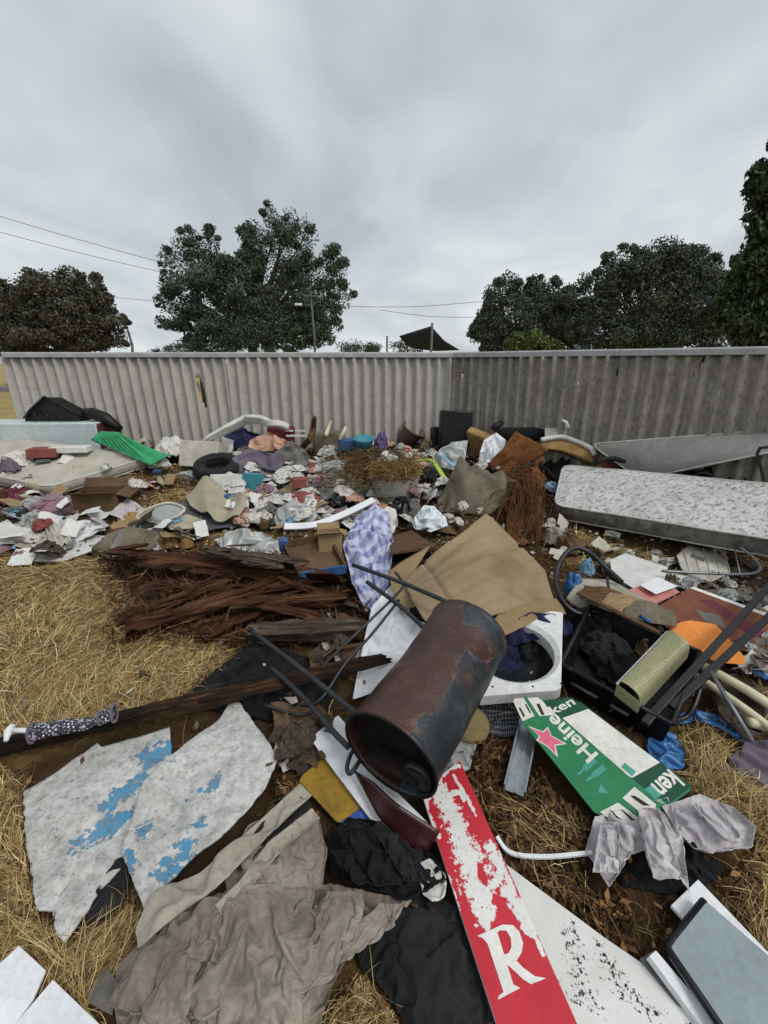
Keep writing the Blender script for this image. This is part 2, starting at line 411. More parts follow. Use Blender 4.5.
M['card'] = mat('brown_cardboard', '#97805f', '#83704f', scale=3, rough=.9, dirt=.25, dcol='#5f4f38', dscale=2.2, bump=.15)
M['carddark'] = mat('wet_cardboard', '#6b563d', '#4f3f2d', scale=4, rough=.9, dirt=.3)
M['rubber'] = mat('tyre_rubber', '#1d1e20', '#141517', rough=.75, dirt=.35, dcol='#4a453d', dscale=9)
M['green'] = mat('green_plastic', '#2fa06a', '#238655', rough=.42, spec=.5, dirt=.2, dcol='#7fb79b', dscale=5, bump=.05)
M['lime'] = mat('lime_plastic', '#a9c24c', '#8fa83c', rough=.5, dirt=.15)
M['maroon'] = mat('maroon_vinyl', '#6a2a36', '#511f2a', rough=.6, dirt=.2)
M['redfab'] = mat('faded_red_fabric', '#8f524c', '#733e3a', rough=.85, dirt=.25)
M['pinkfab'] = mat('dusty_pink_fabric', '#94707b', '#755661', rough=.9, dirt=.3, sheen=.3)
M['peach'] = mat('peach_fabric', '#caa48e', '#ac8874', rough=.9, dirt=.25)
M['purplefab'] = mat('grey_purple_fabric', '#6c6472', '#554e5b', rough=.9, dirt=.25, sheen=.3)
M['purple'] = mat('purple_plastic', '#62507e', '#4c3c64', rough=.45, dirt=.1)
M['blue'] = mat('blue_plastic', '#375f8e', '#2c4c74', rough=.45, dirt=.15)
M['bluebag'] = mat('blue_plastic_bag', '#3a74ad', '#2a5a90', rough=.35, spec=.5, dirt=.1, dcol='#1e3f6b')
M['teal'] = mat('teal_plastic', '#4a93a2', '#377c8a', rough=.5, dirt=.15)
M['lightblue'] = mat('light_blue_paper', '#86acc6', '#658da9', rough=.6, dirt=.2)
M['navy'] = mat('navy_fabric', '#23264a', '#191b36', rough=.9, dirt=.1, dcol='#3c3c4c', sheen=.05)
M['greyfab'] = mat('grey_fabric', '#77746f', '#5b5955', rough=.95, dirt=.3, sheen=.2)
M['brownfab'] = mat('dark_brown_fabric', '#544a40', '#3d352d', rough=.95, dirt=.3)
M['paleclothes'] = mat('pale_grey_cotton', '#cdc9cb', '#9f999d', scale=9, rough=.95, dirt=.35, dcol='#6c6463', sheen=.2)
M['trouser'] = mat('taupe_canvas', '#9e958a', '#756b62', scale=3.5, rough=.95, dirt=.5, dcol='#54473d', dscale=5, bump=.35, bscale=220, sheen=.15)
M['stonefab'] = mat('pale_stone_canvas', '#aaa598', '#8c877b', scale=5, rough=.95, dirt=.3, dcol='#6b6354', bump=.35, bscale=220)
M['beigevinyl'] = mat('beige_vinyl', '#a8a08a', '#938b76', rough=.6, dirt=.25)
M['greyvinyl'] = mat('grey_vinyl_backing', '#5b5e60', '#4a4d4f', rough=.75, dirt=.3)
M['foam'] = mat('yellowed_foam', '#a98a5c', '#8a6a3f', scale=10, rough=.95, dirt=.35, dcol='#6e4a26', dscale=6, bump=.5)
M['orange'] = mat('orange_plastic', '#e89043', '#d67f36', rough=.45, dirt=.16, dcol='#9a5b2a', dscale=9)
M['clearish'] = mat('clear_plastic_film', '#c9ccca', '#a9adab', rough=.2, spec=.6, dirt=.1, alpha=.62)
M['glassplastic'] = mat('clear_rigid_plastic', '#b6b68c', '#a0a078', rough=.18, spec=.6, dirt=.12, alpha=.55)
M['screen'] = mat('dark_glass', '#1a1f24', '#14181c', rough=.25, spec=.5, dirt=.3, dcol='#4a4a47')
M['greypanel'] = mat('grey_blue_panel', '#8e999c', '#838e91', rough=.5, dirt=.1, dcol='#6d6b63', bump=.08)
M['coir'] = mat('coir_mat', '#8a5a33', '#5f391d', scale=18, rough=1, dirt=.35, dcol='#3a2413', dscale=5, bump=.8, bscale=160, bd=.01)
M['carpet'] = mat('dirty_carpet', '#837b6c', '#676053', scale=6, rough=1, dirt=.5, dcol='#3b352c', dscale=4, bump=.6, bscale=200, bd=.005)
M['pot'] = mat('brown_plastic_pot', '#6f5a50', '#5b4941', rough=.6, dirt=.25)
M['sail'] = mat('navy_shade_sail', '#2b333e', '#232a34', rough=.9, dirt=0, bump=0)
M['concretepole'] = mat('grey_pole', '#6c6c6a', '#5a5a58', rough=.8, dirt=.2)
M['wire'] = mat('power_line', '#4c5054', '#44484c', rough=.6, dirt=0, bump=0)
M['yellow'] = mat('yellow_board', '#a8862f', '#8a6d26', scale=12, rough=.75, dirt=.45, dcol='#5f4c20', dscale=9)
M['bluefoil'] = mat('blue_foil_card', '#3457a8', '#27458c', rough=.4, dirt=.3, dcol='#9fb0d6', dscale=30)
M['darkred'] = mat('dark_red_plastic', '#3a1519', '#2a0f12', rough=.32, spec=.5, dirt=.2, dcol='#4b2c26')
M['pinkcard'] = mat('pink_card', '#cf8d86', '#b97670', rough=.7, dirt=.2)
M['stone'] = mat('round_dirty_foam', '#8d8058', '#6f6444', rough=.95, dirt=.4)

# ================================================================ SETTING
# ---------------------------------------------------------------- ground
def axis(segs):
    o = [segs[0][0]]
    for a, b, s in segs:
        n = max(1, int(round((b-a)/s))); o += list(np.linspace(a, b, n+1)[1:])
    return np.array(o)
xs = axis([(-600, -60, 90), (-60, -10, 5), (-10, -5.5, .3), (-5.5, 5.5, .05), (5.5, 10, .3), (10, 60, 5), (60, 600, 90)])
ys = axis([(-60, -4, 8), (-4, 0, .4), (0, 7, .05), (7, 14, .4), (14, 60, 4), (60, 900, 70)])
GX, GY = np.meshgrid(xs, ys); GZ = T(GX, GY)
b = MB('ground_earth')
soil = b.ramp(b.noise(3.5, 9, .7), (.3, S3('#2e2318')), (.52, S3('#4a3824')), (.72, S3('#6d5535')))
far = b.ramp(b.noise(.8, 6), (.3, S3('#8b7748')), (.7, S3('#a59363')))
sp = b.N.new('ShaderNodeSeparateXYZ'); b.L.new(b.coord('Object'), sp.inputs[0])
ff = b.ramp(b.math('MULTIPLY', sp.outputs[1], .1), (.75, 0.0), (.95, 1.0))
b.bump(b.noise(45, 8, .7), .9, .03)
strawc = b.ramp(b.noise(30, 8, .7, off=4), (.32, S3('#4a3a20')), (.68, S3('#94794a')))
soil = b.mix(b.ramp(b.math('ADD', b.attr(), b.math('MULTIPLY', b.math('SUBTRACT', b.noise(6, 6), .5), .5)), (.25, 0.0), (.7, .85)), soil, strawc)
ground_mat = b.done(b.mix(ff, soil, far), .95, .2)
V, Fc, _ = gridmesh(np.stack([GX, GY, GZ], -1))
g = fast('ground', V, np.array(Fc), ground_mat, True, 'structure')

# a pale road and verge far beyond the fence's open end
road = mat('road_asphalt', '#6d6c6a', '#5c5b59', rough=.9, dirt=.1)
rv = [(x, y, t(x, y)+.03) for x, y in [(-60, 27), (-8, 27), (-8, 33), (-60, 33)]]
emit('road', *hexa(rv, Vector((0, 0, -.05))), road, kind='structure', smooth=False)

# ---------------------------------------------------------------- corrugated cement fence
def fencemat(name, c1, c2, streak):
    b = MB(name)
    c = b.ramp(b.noise(5, 9, .7), (.3, S3(c2)), (.7, S3(c1)))
    lich = b.ramp(b.noise(26, 8, .75, (1, 1, .6), 3), (.5, 0.0), (.68, streak))
    c = b.mix(lich, c, S3('#4b463d'))
    drip = b.ramp(b.noise(14, 6, .65, (1.2, 1.2, .10), 7), (.5, 0.0), (.75, streak))
    c = b.mix(drip, c, S3('#56514a'))
    pale = b.ramp(b.noise(60, 4, .7, None, 5), (.6, 0.0), (.72, .35)); c = b.mix(pale, c, S3('#bdb8ab'))
    b.bump(b.noise(140, 5), .3, .003)
    return b.done(c, .93, .2)
fm1 = fencemat('weathered_cement_sheet', '#bdb9b1', '#a8a49c', .26)
fm2 = fencemat('lichen_stained_cement_sheet', '#aca69a', '#888277', .7)
capm = mat('pale_metal_capping', '#b7b8b6', '#9d9e9c', rough=.55, dirt=.25, dcol='#77736a', dscale=4)
TOPZ = 1.725
A0 = Vector((-5.23, 6.42, 0)); B0 = Vector((0.97, 6.42, 0)); C0 = Vector((5.3, 1.92, 0))
fence = thing('fence', (0.97, 6.42, 0.2), 'long grey corrugated cement sheet fence with pale metal capping behind the rubbish', 'fence')
PIT = .146
def fence_run(a, b_, m, rollfun, holes=()):
    d = (b_-a); Ln = d.length; d.normalize(); nrm = Vector((d.y, -d.x, 0))
    if nrm.y > 0: nrm = -nrm
    nsheet = math.ceil(Ln/(PIT*7)); k = 0; s0 = 0
    while s0 < Ln-.02:
        s1 = min(s0+PIT*7+.03, Ln)
        ss = np.arange(s0, s1+1e-6, PIT/12); zs = np.linspace(0.0, TOPZ+random.uniform(-.008, .004), 26)
        V = []; Fc = []; roll = rollfun(s0/Ln); off = (k % 2)*.006; lean = random.uniform(-.012, .012)
        for z in zs:
            for s in ss:
                c = .033*math.cos(2*math.pi*s/PIT) + off + .004*math.sin(s*2.1+z*3) + lean*(z-.4)
                p = a + d*(s - roll*(z-.4)) + nrm*c; V.append((p.x, p.y, z))
        n = len(ss)
        for j in range(len(zs)-1):
            for i in range(n-1):
                zc = (zs[j]+zs[j+1])/2; sc = (ss[i]+ss[i+1])/2
                if any(((sc-hs-(zc-hz)*sl)/hw)**2+((zc-hz)/hh)**2 < 1 for hs, hz, hw, hh, sl in holes): continue
                Fc.append((j*n+i, j*n+i+1, (j+1)*n+i+1, (j+1)*n+i))
        o = emit('corrugated_sheet', V, Fc, m, fence, solid=.006)
        s0 += PIT*7; k += 1
    # capping: folded metal channel in lengths
    s0 = 0
    while s0 < Ln-.02:
        s1 = min(s0+2.1, Ln)
        p0 = a+d*(s0+.002); p1 = a+d*(s1-.002); wv = nrm*.042; zc = TOPZ-.012
        prof = [(1, 0), (1, .05), (.75, .066), (-.75, .066), (-1, .05), (-1, 0)]
        V = [(p0+wv*q[0]+Vector((0, 0, zc+q[1]+random.uniform(0, .002)))) for q in prof]+[(p1+wv*q[0]+Vector((0, 0, zc+q[1]+random.uniform(0, .002)))) for q in prof]
        Fc = [(i, i+1, i+7, i+6) for i in range(5)]+[tuple(range(5, -1, -1)), tuple(range(6, 12))]
        emit('capping', V, Fc, capm, fence, smooth=False)
        s0 = s1
    return d, nrm, Ln
def hole_at(x, y, a, b_, w_, h_, sl=0):
    d = (b_-a).normalized(); r = ray(x, y)
    # ray meets vertical plane of the run
    nrm = Vector((d.y, -d.x, 0)); tt = (a-EYE).dot(nrm)/r.dot(nrm); p = EYE+r*tt
    return ((p-a).dot(d), p.z, w_, h_, sl)
cr0 = hole_at(203.5, 392, A0, B0, .035, .2, -.12)
fence_run(A0, B0, fm1, lambda s: .035 if s < .44 else 0.0, [cr0])
fence_run(B0, C0, fm2, lambda s: 0.0, [hole_at(702, 360, B0, C0, .02, .055, .25), hole_at(617, 373, B0, C0, .015, .022), hole_at(463, 374, B0, C0, .015, .04)])
vp = hole_at(578, 384, B0, C0, .02, .02); dR = (C0-B0).normalized(); nR = Vector((dR.y, -dR.x, 0)); nR = nR if nR.y < 0 else -nR
vc = B0+dR*vp[0]+nR*.034+Vector((0, 0, vp[1]))
emit('vent', *lathe(vc, nR, [(-.05, .028), (.0, .03), (.006, .026), (.008, .012), (.008, .001)], 12), M['white'], fence)
emit('post', *cbox((A0.x+2.8, A0.y+.09, .85), .34, .06, 1.7), M['wood'], fence, smooth=False)  # unseen backing added behind the crack so the opening stays dark
rl0, rl1 = B0-nR*.07, C0-nR*.07
emit('rail', *boxv(rl0+Vector((0, 0, 1.5)), rl1-rl0, -nR*.05, Vector((0, 0, .2))), M['wood'], fence, smooth=False)  # unseen timber added behind the holes to make them look dark

# ---------------------------------------------------------------- trees
def leafmat(name, c1, c2, c3):
    b = MB(name); c = b.ramp(b.island(), (0.0, S3(c1)), (.6, S3(c2)), (1.0, S3(c3)))
    b.done(c, .6, .25); return b.m
LM = {'dark': leafmat('dark_gum_leaves', '#38443a', '#4c5a4a', '#68755d'),  # far crowns' leaf colours are lightened to stand in for haze
      'olive': leafmat('olive_leaves', '#3c3d33', '#504e40', '#6a6552'),
      'fig': leafmat('dark_dense_leaves', '#39413a', '#4a5345', '#616a54'),
      'bright': leafmat('yellow_green_leaves', '#3f4a22', '#556130', '#6c7740'),
      'near': leafmat('hanging_green_leaves', '#26331f', '#384629', '#5b6440'),
      'twig': leafmat('dry_twigs', '#3b342b', '#4e463a', '#6b6252')}
barkm = mat('grey_bark', '#4a443c', '#332e28', scale=6, rough=.95, dirt=.2, stretch=(4, 4, 1))
def leaves(pts, size, rs, droop=0.0, aspect=.45):
    n = len(pts); d = rs.normal(size=(n, 3)); d[:, 2] -= droop; d /= np.linalg.norm(d, axis=1)[:, None]
    e = np.cross(d, rs.normal(size=(n, 3))); e /= np.linalg.norm(e, axis=1)[:, None]+1e-9
    s = size*rs.uniform(.6, 1.4, (n, 1)); a = d*s; b_ = e*s*aspect
    V = np.stack([pts-a*.5, pts+b_*.5, pts+a*.5, pts-b_*.5], 1).reshape(-1, 3)
    return V, np.arange(4*n).reshape(n, 4)
def tree(name, lobes, D, n, leaf, lm, label, seed, trunk_px, clump=.16, nclump=26, droop=.3, group='trees beyond the fence', depthf=.8, shell=.45, cat='tree'):
    """lobes: ellipses (x, y, rx, ry) read from the photo; the trunk stands on the ground at distance D"""
    rs = np.random.RandomState(seed); base = PY(trunk_px, 362, D); base = Vector((base.x, D, t(base.x, D)))
    root = thing(name, base, label, cat, group)
    pts = []; limbs = []
    big = []
    for l in lobes:                                    # each mass carries smaller billows round its edge
        if l[2] < 14: big.append(l); continue
        big.append((l[0], l[1], l[2]*.74, l[3]*.74)); na = 9; a0 = rs.rand()*6.28
        for q in range(na):
            a = a0+6.283*q/na+rs.uniform(-.3, .3); k = rs.uniform(.24, .46); rr_ = rs.uniform(.6, .84); big.append((l[0]+math.cos(a)*l[2]*rr_, l[1]+math.sin(a)*l[3]*rr_, l[2]*k, l[3]*k))
    lobes = big
    area = [l[2]*l[3] for l in lobes]; tot = sum(area)
    for l in lobes:
        c = PY(l[0], l[1], D); m = (D*CP-(c.z-EYE.z)*SP)/F; rx, rz, ry = l[2]*m, l[3]*m, l[2]*m*depthf
        k = max(4, int(nclump*4*l[2]*l[3]/tot)); nl = int(n*l[2]*l[3]/tot)
        q = rs.normal(size=(k, 3)); q /= np.linalg.norm(q, axis=1)[:, None]; rad = (shell+(1-shell)*rs.rand(k, 1))**.7
        cc = q*rad*np.array([rx, ry, rz])*.93 + np.array(c)
        cr_ = clump*(rx+rz)*1.05*rs.uniform(.5, 1.2, k)
        w_ = cr_**2; w_ /= w_.sum(); idx = rs.choice(k, nl, p=w_)
        g_ = rs.normal(size=(nl, 3)); g_ /= np.linalg.norm(g_, axis=1)[:, None]; g_ *= (rs.rand(nl, 1)**.45)*np.where(rs.rand(nl, 1) < .07, 1.3, 1.0)
        pts.append(cc[idx]+g_*cr_[idx, None]*np.array([1, 1, .8]))
        ni = int(nl*.45); gi = rs.normal(size=(ni, 3)); gi /= np.linalg.norm(gi, axis=1)[:, None]; lat = np.arcsin(np.clip(gi[:, 2], -1, 1)); lon = np.arctan2(gi[:, 1], gi[:, 0]); rn = .5+.62*fbm(lon*1.6+seed*3+l[0], lat*1.9+seed, seed+2)[:, None]; pts.append(np.array(c)+gi*(rs.rand(ni, 1)**.4)*rn*1.05*np.array([rx, ry, rz]))
        limbs += [(cc[i], np.array(c)) for i in rs.choice(k, min(k, 2), False)]
    pts = np.concatenate(pts); pts = pts[pts[:, 2] > base.z+.3]
    V, Fc = leaves(pts, leaf, rs, droop)
    o = fast('crown', V-np.array(base), Fc, lm, kind=None, parent=root)
    tv = []; hgt = max(q[2] for q in pts)-base.z; r0 = .03*hgt
    fork = Vector((base.x, base.y, base.z+hgt*.28))
    tv.append(tube([base-Vector((0,0,.2)), base+Vector((.02*hgt, 0, hgt*.15)), fork], [r0*1.25, r0, r0*.85], 8))
    for e, c in limbs:
        c = Vector(c); e = Vector(e); mid = fork.lerp(c, .55)+Vector((rs.uniform(-.3, .3), rs.uniform(-.3, .3), 0))
        tv.append(tube(smoothpath([fork-Vector((0,0,.2)), mid, mid.lerp(e, .5), mid.lerp(e, .8)], 4), list(np.linspace(r0*.38, r0*.05, 13)), 6))
    emit('trunk', *join(*tv), barkm, root)
    return root
tree('gum_tree', [(194, 276, 40, 50), (278, 252, 38, 52), (246, 326, 72, 28), (316, 290, 34, 44), (176, 308, 26, 28), (238, 290, 34, 44), (215, 334, 42, 22), (285, 334, 48, 22), (320, 326, 24, 26)], 34, 96000, .17, LM['dark'],
     'tall dark gum tree with twin rounded tops, left of centre beyond the fence', 3, 252, clump=.17, nclump=44)
tree('broad_tree', [(62, 306, 52, 40), (28, 316, 36, 40), (98, 325, 28, 30), (50, 338, 56, 18)], 27, 56000, .17, LM['olive'],
     'broad olive brown tree with flecks of sky, at the far left above the fence', 5, 70, clump=.15, nclump=54)
tree('dense_tree', [(520, 316, 42, 40), (560, 322, 40, 36), (492, 330, 20, 26), (548, 300, 30, 22), (525, 340, 48, 16)], 33, 62000, .18, LM['fig'],
     'lower dense round tree right of the shade sail', 7, 520, clump=.19, nclump=44, shell=.4)
tree('dense_tree', [(592, 312, 30, 40), (655, 298, 62, 54), (640, 268, 40, 24), (690, 272, 42, 26), (715, 308, 48, 48), (625, 336, 50, 20), (690, 336, 56, 22)], 31, 100000, .18, LM['fig'],
     'largest dense dome shaped dark tree, right of centre beyond the fence', 9, 655, clump=.18, nclump=56, shell=.4)
tree('bright_bush', [(527, 343, 24, 13), (545, 346, 20, 10)], 24, 3500, .17, LM['bright'],
     'low yellow green bush peeping over the fence below the dense trees', 11, 530, clump=.25, nclump=14, group=None, cat='bush')
tree('hanging_tree', [(778, 200, 34, 46), (800, 265, 66, 60), (752, 302, 42, 42), (776, 334, 56, 36)], 11.5, 26000, .15, LM['near'],
     'nearest tree with hanging leaves, cut by the right edge of the picture', 13, 800, clump=.2, nclump=34, droop=1.3)
for i, (x, y, rx, ry, D, lb) in enumerate([(352, 349, 12, 7, 70, 'tiny distant tree just right of the tall gum tree'), (372, 350, 9, 6, 70, 'tiny distant tree beside the short pole left of the shade sail'),
                                 (172, 351, 22, 7, 60, 'distant tree tops showing low between the broad tree and the gum tree'), (408, 348, 18, 11, 22, 'thin bare shrub behind the shade sail post'),
                                 (4, 330, 14, 24, 34, 'dim tree behind the broad tree at the left edge')]):
    tree('distant_tree', [(x, y, rx, ry)], D, 900, .3 if D > 25 else .1, LM['twig' if D < 25 else 'fig'], lb, 20+i, x, clump=.35, nclump=9, group='small far trees')

# ---------------------------------------------------------------- poles, lamp, wires, shade sail
def pole(name, x, ytop, D, r, label, cat, arms=()):
    b_ = PY(x, 362, D); b_ = Vector((b_.x, D, t(b_.x, D))); top = PY(x, ytop, D)
    root = thing(name, b_, label, cat)
    emit('shaft', *tube([b_-Vector((0, 0, .3)), (b_+top)/2, Vector((b_.x, D, top.z))], [r*1.2, r, r*.8], 8), M['concretepole'], root)
    for (y, w_) in arms:
        z = PY(x, y, D).z; emit('cross_arm', *cbox((b_.x, D-r-.05, z), w_, .07, .08), M['concretepole'], root, smooth=False)
    return root, b_
pole('power_pole', 131, 313, 60, .16, 'distant power pole with two short cross arms right of the broad tree', 'power pole', [(322, 2.2), (333, 1.6)])
lp, lb_ = pole('street_light', 314, 291, 30, .06, 'thin street light pole standing in front of the gum tree', 'street light', [(296, .9)])
ap = [PY(314, 312, 30), PY(309, 305, 30), PY(300, 304, 30)]
emit('lamp_arm', *tube(smoothpath(ap, 5), .02, 6), M['concretepole'], lp)
emit('lamp_head', *cbox(PY(298.5, 304.5, 30), .45, .2, .13), M['cleanwhite'], lp, smooth=False, bevel=.03)
pole('fence_post_beyond', 387, 336, 12, .03, 'short grey metal post left of the shade sail', 'post')
sroot, sb = pole('shade_sail_post', 431, 323, 14, .045, 'grey metal post holding up the dark shade sail', 'post')
sail = patch([(399, 336, 0), (431, 326, 0)], [(431, 326, 0), (447, 340, 0), (466, 349, 0)], [(415, 347, 0), (440, 350, 0), (466, 349, 0)], [(399, 336, 0), (406, 343, 0), (415, 347, 0)],
             14, 14, at=lambda x, y: PY(x, y, 14 + (x-431)*.03))
sail[..., 1] += 1.2*np.linspace(0, 1, 14)[:, None]
V, Fc, uv = gridmesh(sail); emit('shade_sail', V, Fc, M['sail'], solid=.01, label='dark navy shade sail stretched to a point above the fence', cat='shade sail')
def wire(pts, lb):
    v = [PY(*q) for q in pts]; o = emit('power_line', *tube(smoothpath(v, 5), .014 if v[0].y < 40 else .02, 5), M['wire'], label=lb, cat='power line', group='overhead power lines')
wire([(-60, 198, 24), (80, 240, 28), (200, 272, 30), (314, 296, 30)], 'upper power line sagging from the top left to the street light')
wire([(-60, 216, 24), (80, 253, 28), (200, 280, 30), (314, 297, 30)], 'second power line just below the upper one at left')
wire([(-60, 280, 40), (80, 294, 44), (200, 304, 48), (330, 306, 50)], 'faint lower power line passing behind the gum tree')
wire([(314, 305, 30), (400, 307, 30), (478, 302, 30), (620, 290, 30)], 'thin power line running right from the street light to the dense trees')
wire([(380, 310, 45), (440, 317, 45), (520, 316, 45)], 'short faint power line above the shade sail')

# ================================================================ OBJECTS: builders
from mathutils import noise as mnoise
def mpp(p):                            # metres per photo pixel at a place
    return proj(p)[2]/F
def poly_sd(px, py, poly):
    px = np.asarray(px, float); py = np.asarray(py, float); n = len(poly); ins = np.zeros(px.shape, bool); dm = np.full(px.shape, 1e9)
    for i in range(n):
        x0, y0 = poly[i]; x1, y1 = poly[(i+1) % n]
        dx, dy = x1-x0, y1-y0; tt = np.clip(((px-x0)*dx+(py-y0)*dy)/(dx*dx+dy*dy+1e-9), 0, 1)
        dm = np.minimum(dm, np.hypot(px-x0-tt*dx, py-y0-tt*dy))
        c = ((y0 > py) != (y1 > py)) & (px < dx*(py-y0)/(dy if dy else 1e-9)+x0); ins ^= c
    return np.where(ins, dm, -dm)
def mask_polys(polys, soft=8, cut=()):
    def f(px, py):
        m = np.full(np.shape(px), -9.0)
        for p in polys: m = np.maximum(m, poly_sd(px, py, p)/soft)
        for p in cut: m = np.minimum(m, -poly_sd(px, py, p)/soft)
        return .5+np.clip(m, -.8, .8)*.6
    return f
def mask_lines(lines, soft=1.0):       # lines: lists of (x, y, halfwidth)
    def f(px, py):
        m = np.full(np.shape(px), -1.0)
        for ln in lines:
            for (x0, y0, w0), (x1, y1, w1) in zip(ln, ln[1:]):
                dx, dy = x1-x0, y1-y0; tt = np.clip(((px-x0)*dx+(py-y0)*dy)/(dx*dx+dy*dy+1e-9), 0, 1)
                d = np.hypot(px-x0-tt*dx, py-y0-tt*dy); m = np.maximum(m, 1-d/(w0+(w1-w0)*tt))
        return .5+np.clip(m, -.7, .7)*.6
    return f
def dense(pts, plane, th, res=.012, off=0):
    """a planar board with a fine top face (for worn paint masks): outline in photo pixels"""
    top = [plane.at(x, y, off) for x, y in pts]; e1 = (top[1]-top[0]).normalized(); e2 = plane.n.cross(e1)
    return hexa(top, -plane.n*th)
def board(name, pts, hs, th, m, label=None, cat=None, parent=None, bevel=.002, idx=(0, 1, 2), off=0, group=None, mask=None, smooth=False):
    pl = Plane(*[(pts[i][0], pts[i][1], h) for i, h in zip(idx, hs)])
    v, f = slab(pl, pts, th, off)
    o = emit(name, v, f, m, parent, smooth=smooth, bevel=bevel, label=label, cat=cat, group=group, mask=mask); return o, pl
def sheet(name, top, right, bottom, left, m, label=None, cat=None, th=.006, n=24, h=.02, amp=.01, fr=4, seed=1, mask=None, parent=None, fit=True, at=None, group=None, sub=0, fun=None, jag=0):
    S = patch(top, right, bottom, left, n, n, h, at)
    S = roughen(S, amp, fr, seed)
    if fun: S = fun(S)
    if jag:
        for sl in ((0, slice(None)), (-1, slice(None)), (slice(None), 0), (slice(None), -1)):
            q = S[sl]; S[sl] = q+np.stack([fbm(q[:, 0]*45+seed, q[:, 1]*45, seed+3)-.47, fbm(q[:, 0]*45, q[:, 1]*45+seed, seed+6)-.47, q[:, 0]*0], 1)*jag
    if fit: S = above(S, .022)
    v, f, uv = gridmesh(S)
    return emit(name, v, f, m, parent, uv=uv, mask=mask, solid=th, label=label, cat=cat, group=group, sub=sub, angle=50)
def fabric(name, top, right, bottom, left, m, label=None, cat=None, kx=1.35, ky=1.35, n=36, seed=1, amp=.03, fr=5, h=.01, floor=.006, bend=.12, pin=.22, steps=30, parent=None, at=None, th=.002, group=None, nv=None, sub=1, g=.5, dirn=.8, aniso=.45):
    S = patch(top, right, bottom, left, n, nv or n, h, at)
    S = cloth(S, kx, ky, floor, steps, 5, seed, amp, fr, pin, bend, g, dirn, aniso)
    v, f, uv = gridmesh(S)
    return emit(name, v, f, m, parent, uv=uv, solid=th, sub=sub, label=label, cat=cat, group=group)
import bmesh
def ico(sub):
    bm = bmesh.new(); bmesh.ops.create_icosphere(bm, subdivisions=sub, radius=1); bm.verts.ensure_lookup_table()
    v = np.array([q.co[:] for q in bm.verts]); f = [tuple(x.index for x in q.verts) for q in bm.faces]; bm.free(); return v, f
ICO = {k: ico(k) for k in (2, 3, 4)}
_CR = {}
def crumpled(seed, n=30, loose=1.0):
    """a wad of crumpled sheet, about 2 x 2 x 1, resting on z = 0"""
    if (seed, n) in _CR: return _CR[(seed, n)]
    a_, b_ = np.meshgrid(np.linspace(-1, 1, n), np.linspace(-1, 1, n))
    x = a_*np.sqrt(1-b_*b_/2); y = b_*np.sqrt(1-a_*a_/2); r = np.hypot(x, y); s = seed*2.37
    d = lambda k, f: (fbm(x*f+s+k*7.7, y*f-s+k*3.1, k+int(seed), 4)-.47)
    th = 2.2*d(1, 1.3); X = x+.75*d(2, 2.3)+.3*d(6, 5); Y = y+.75*d(3, 2.3)+.3*d(7, 5)
    X, Y = X*np.cos(th)-Y*np.sin(th), X*np.sin(th)+Y*np.cos(th)
    rid = 1-np.abs(2*vnoise(x*2.4+s+d(4, 2)*3, y*2.4+d(5, 2)*3, int(seed))-1); rid2 = 1-np.abs(2*vnoise(x*5.5+s+d(4, 2)*5, y*5.5+d(5, 2)*5, int(seed)+3)-1)
    Z = (1-r**2.5)*.42 + .42*rid*(1-r**4) + .2*rid2
    S = np.stack([X*.82, Y*.82, Z], -1)
    S = cloth(S*.3, 1.12, 1.12, lambda X_, Y_: np.zeros_like(X_), 8, 4, int(seed) % 1000, .012, 14, .2, .12, .2)/.3
    S[..., 2] -= S[..., 2].min(); S /= np.array([np.abs(S[..., 0]).max(), np.abs(S[..., 1]).max(), S[..., 2].max()])
    V, f, uv = gridmesh(S); _CR[(seed, n)] = (V, f); return V, f
def lumpmesh(rx, ry, rz, seed, fr=2.2, amp=.35, sub=3, ridge=True, flat=.6, rz_=0):
    if ridge:
        V, f = crumpled(seed % 17); A = V*np.array([rx*1.1, ry*1.1, rz*1.7])
    else:
        v, f = ICO[sub]; out = []
        for q in v:
            p = Vector(q)*fr + Vector((seed*3.1, seed*1.7, seed*.9)); s = 1+amp*mnoise.fractal(p, .7, 2.1, 4); z = q[2]*s
            if z < -flat*.5: z = -flat*.5+(z+flat*.5)*.15
            out.append((q[0]*s*rx, q[1]*s*ry, z*rz))
        A = np.array(out)
    c, s_ = math.cos(rz_), math.sin(rz_)
    A = np.stack([A[:, 0]*c-A[:, 1]*s_, A[:, 0]*s_+A[:, 1]*c, A[:, 2]-A[:, 2].min()], 1)
    return A, f
def lump(name, x, y, w, hpx, m, label=None, cat=None, seed=1, h=0.0, deep=1.0, fr=2.2, amp=.4, sub=3, group=None, rz=None, parent=None, ridge=True):
    """a crumpled thing: (x, y) the bottom centre in the photo, w x hpx its size in pixels"""
    p = P(x, y, h); k = mpp(p); A, f = lumpmesh(w*k/2, w*k/2*deep, hpx*k*.62, seed, fr, amp, sub, ridge, rz_=seed*1.1 if rz is None and deep == 1 else (rz or 0))
    A = A + np.array(p) + np.array([0, w*k*.3*deep, -.01]); return emit(name, A, f, m, parent, label=label, cat=cat, group=group, sub=1 if ridge and w*k > .12 else 0)
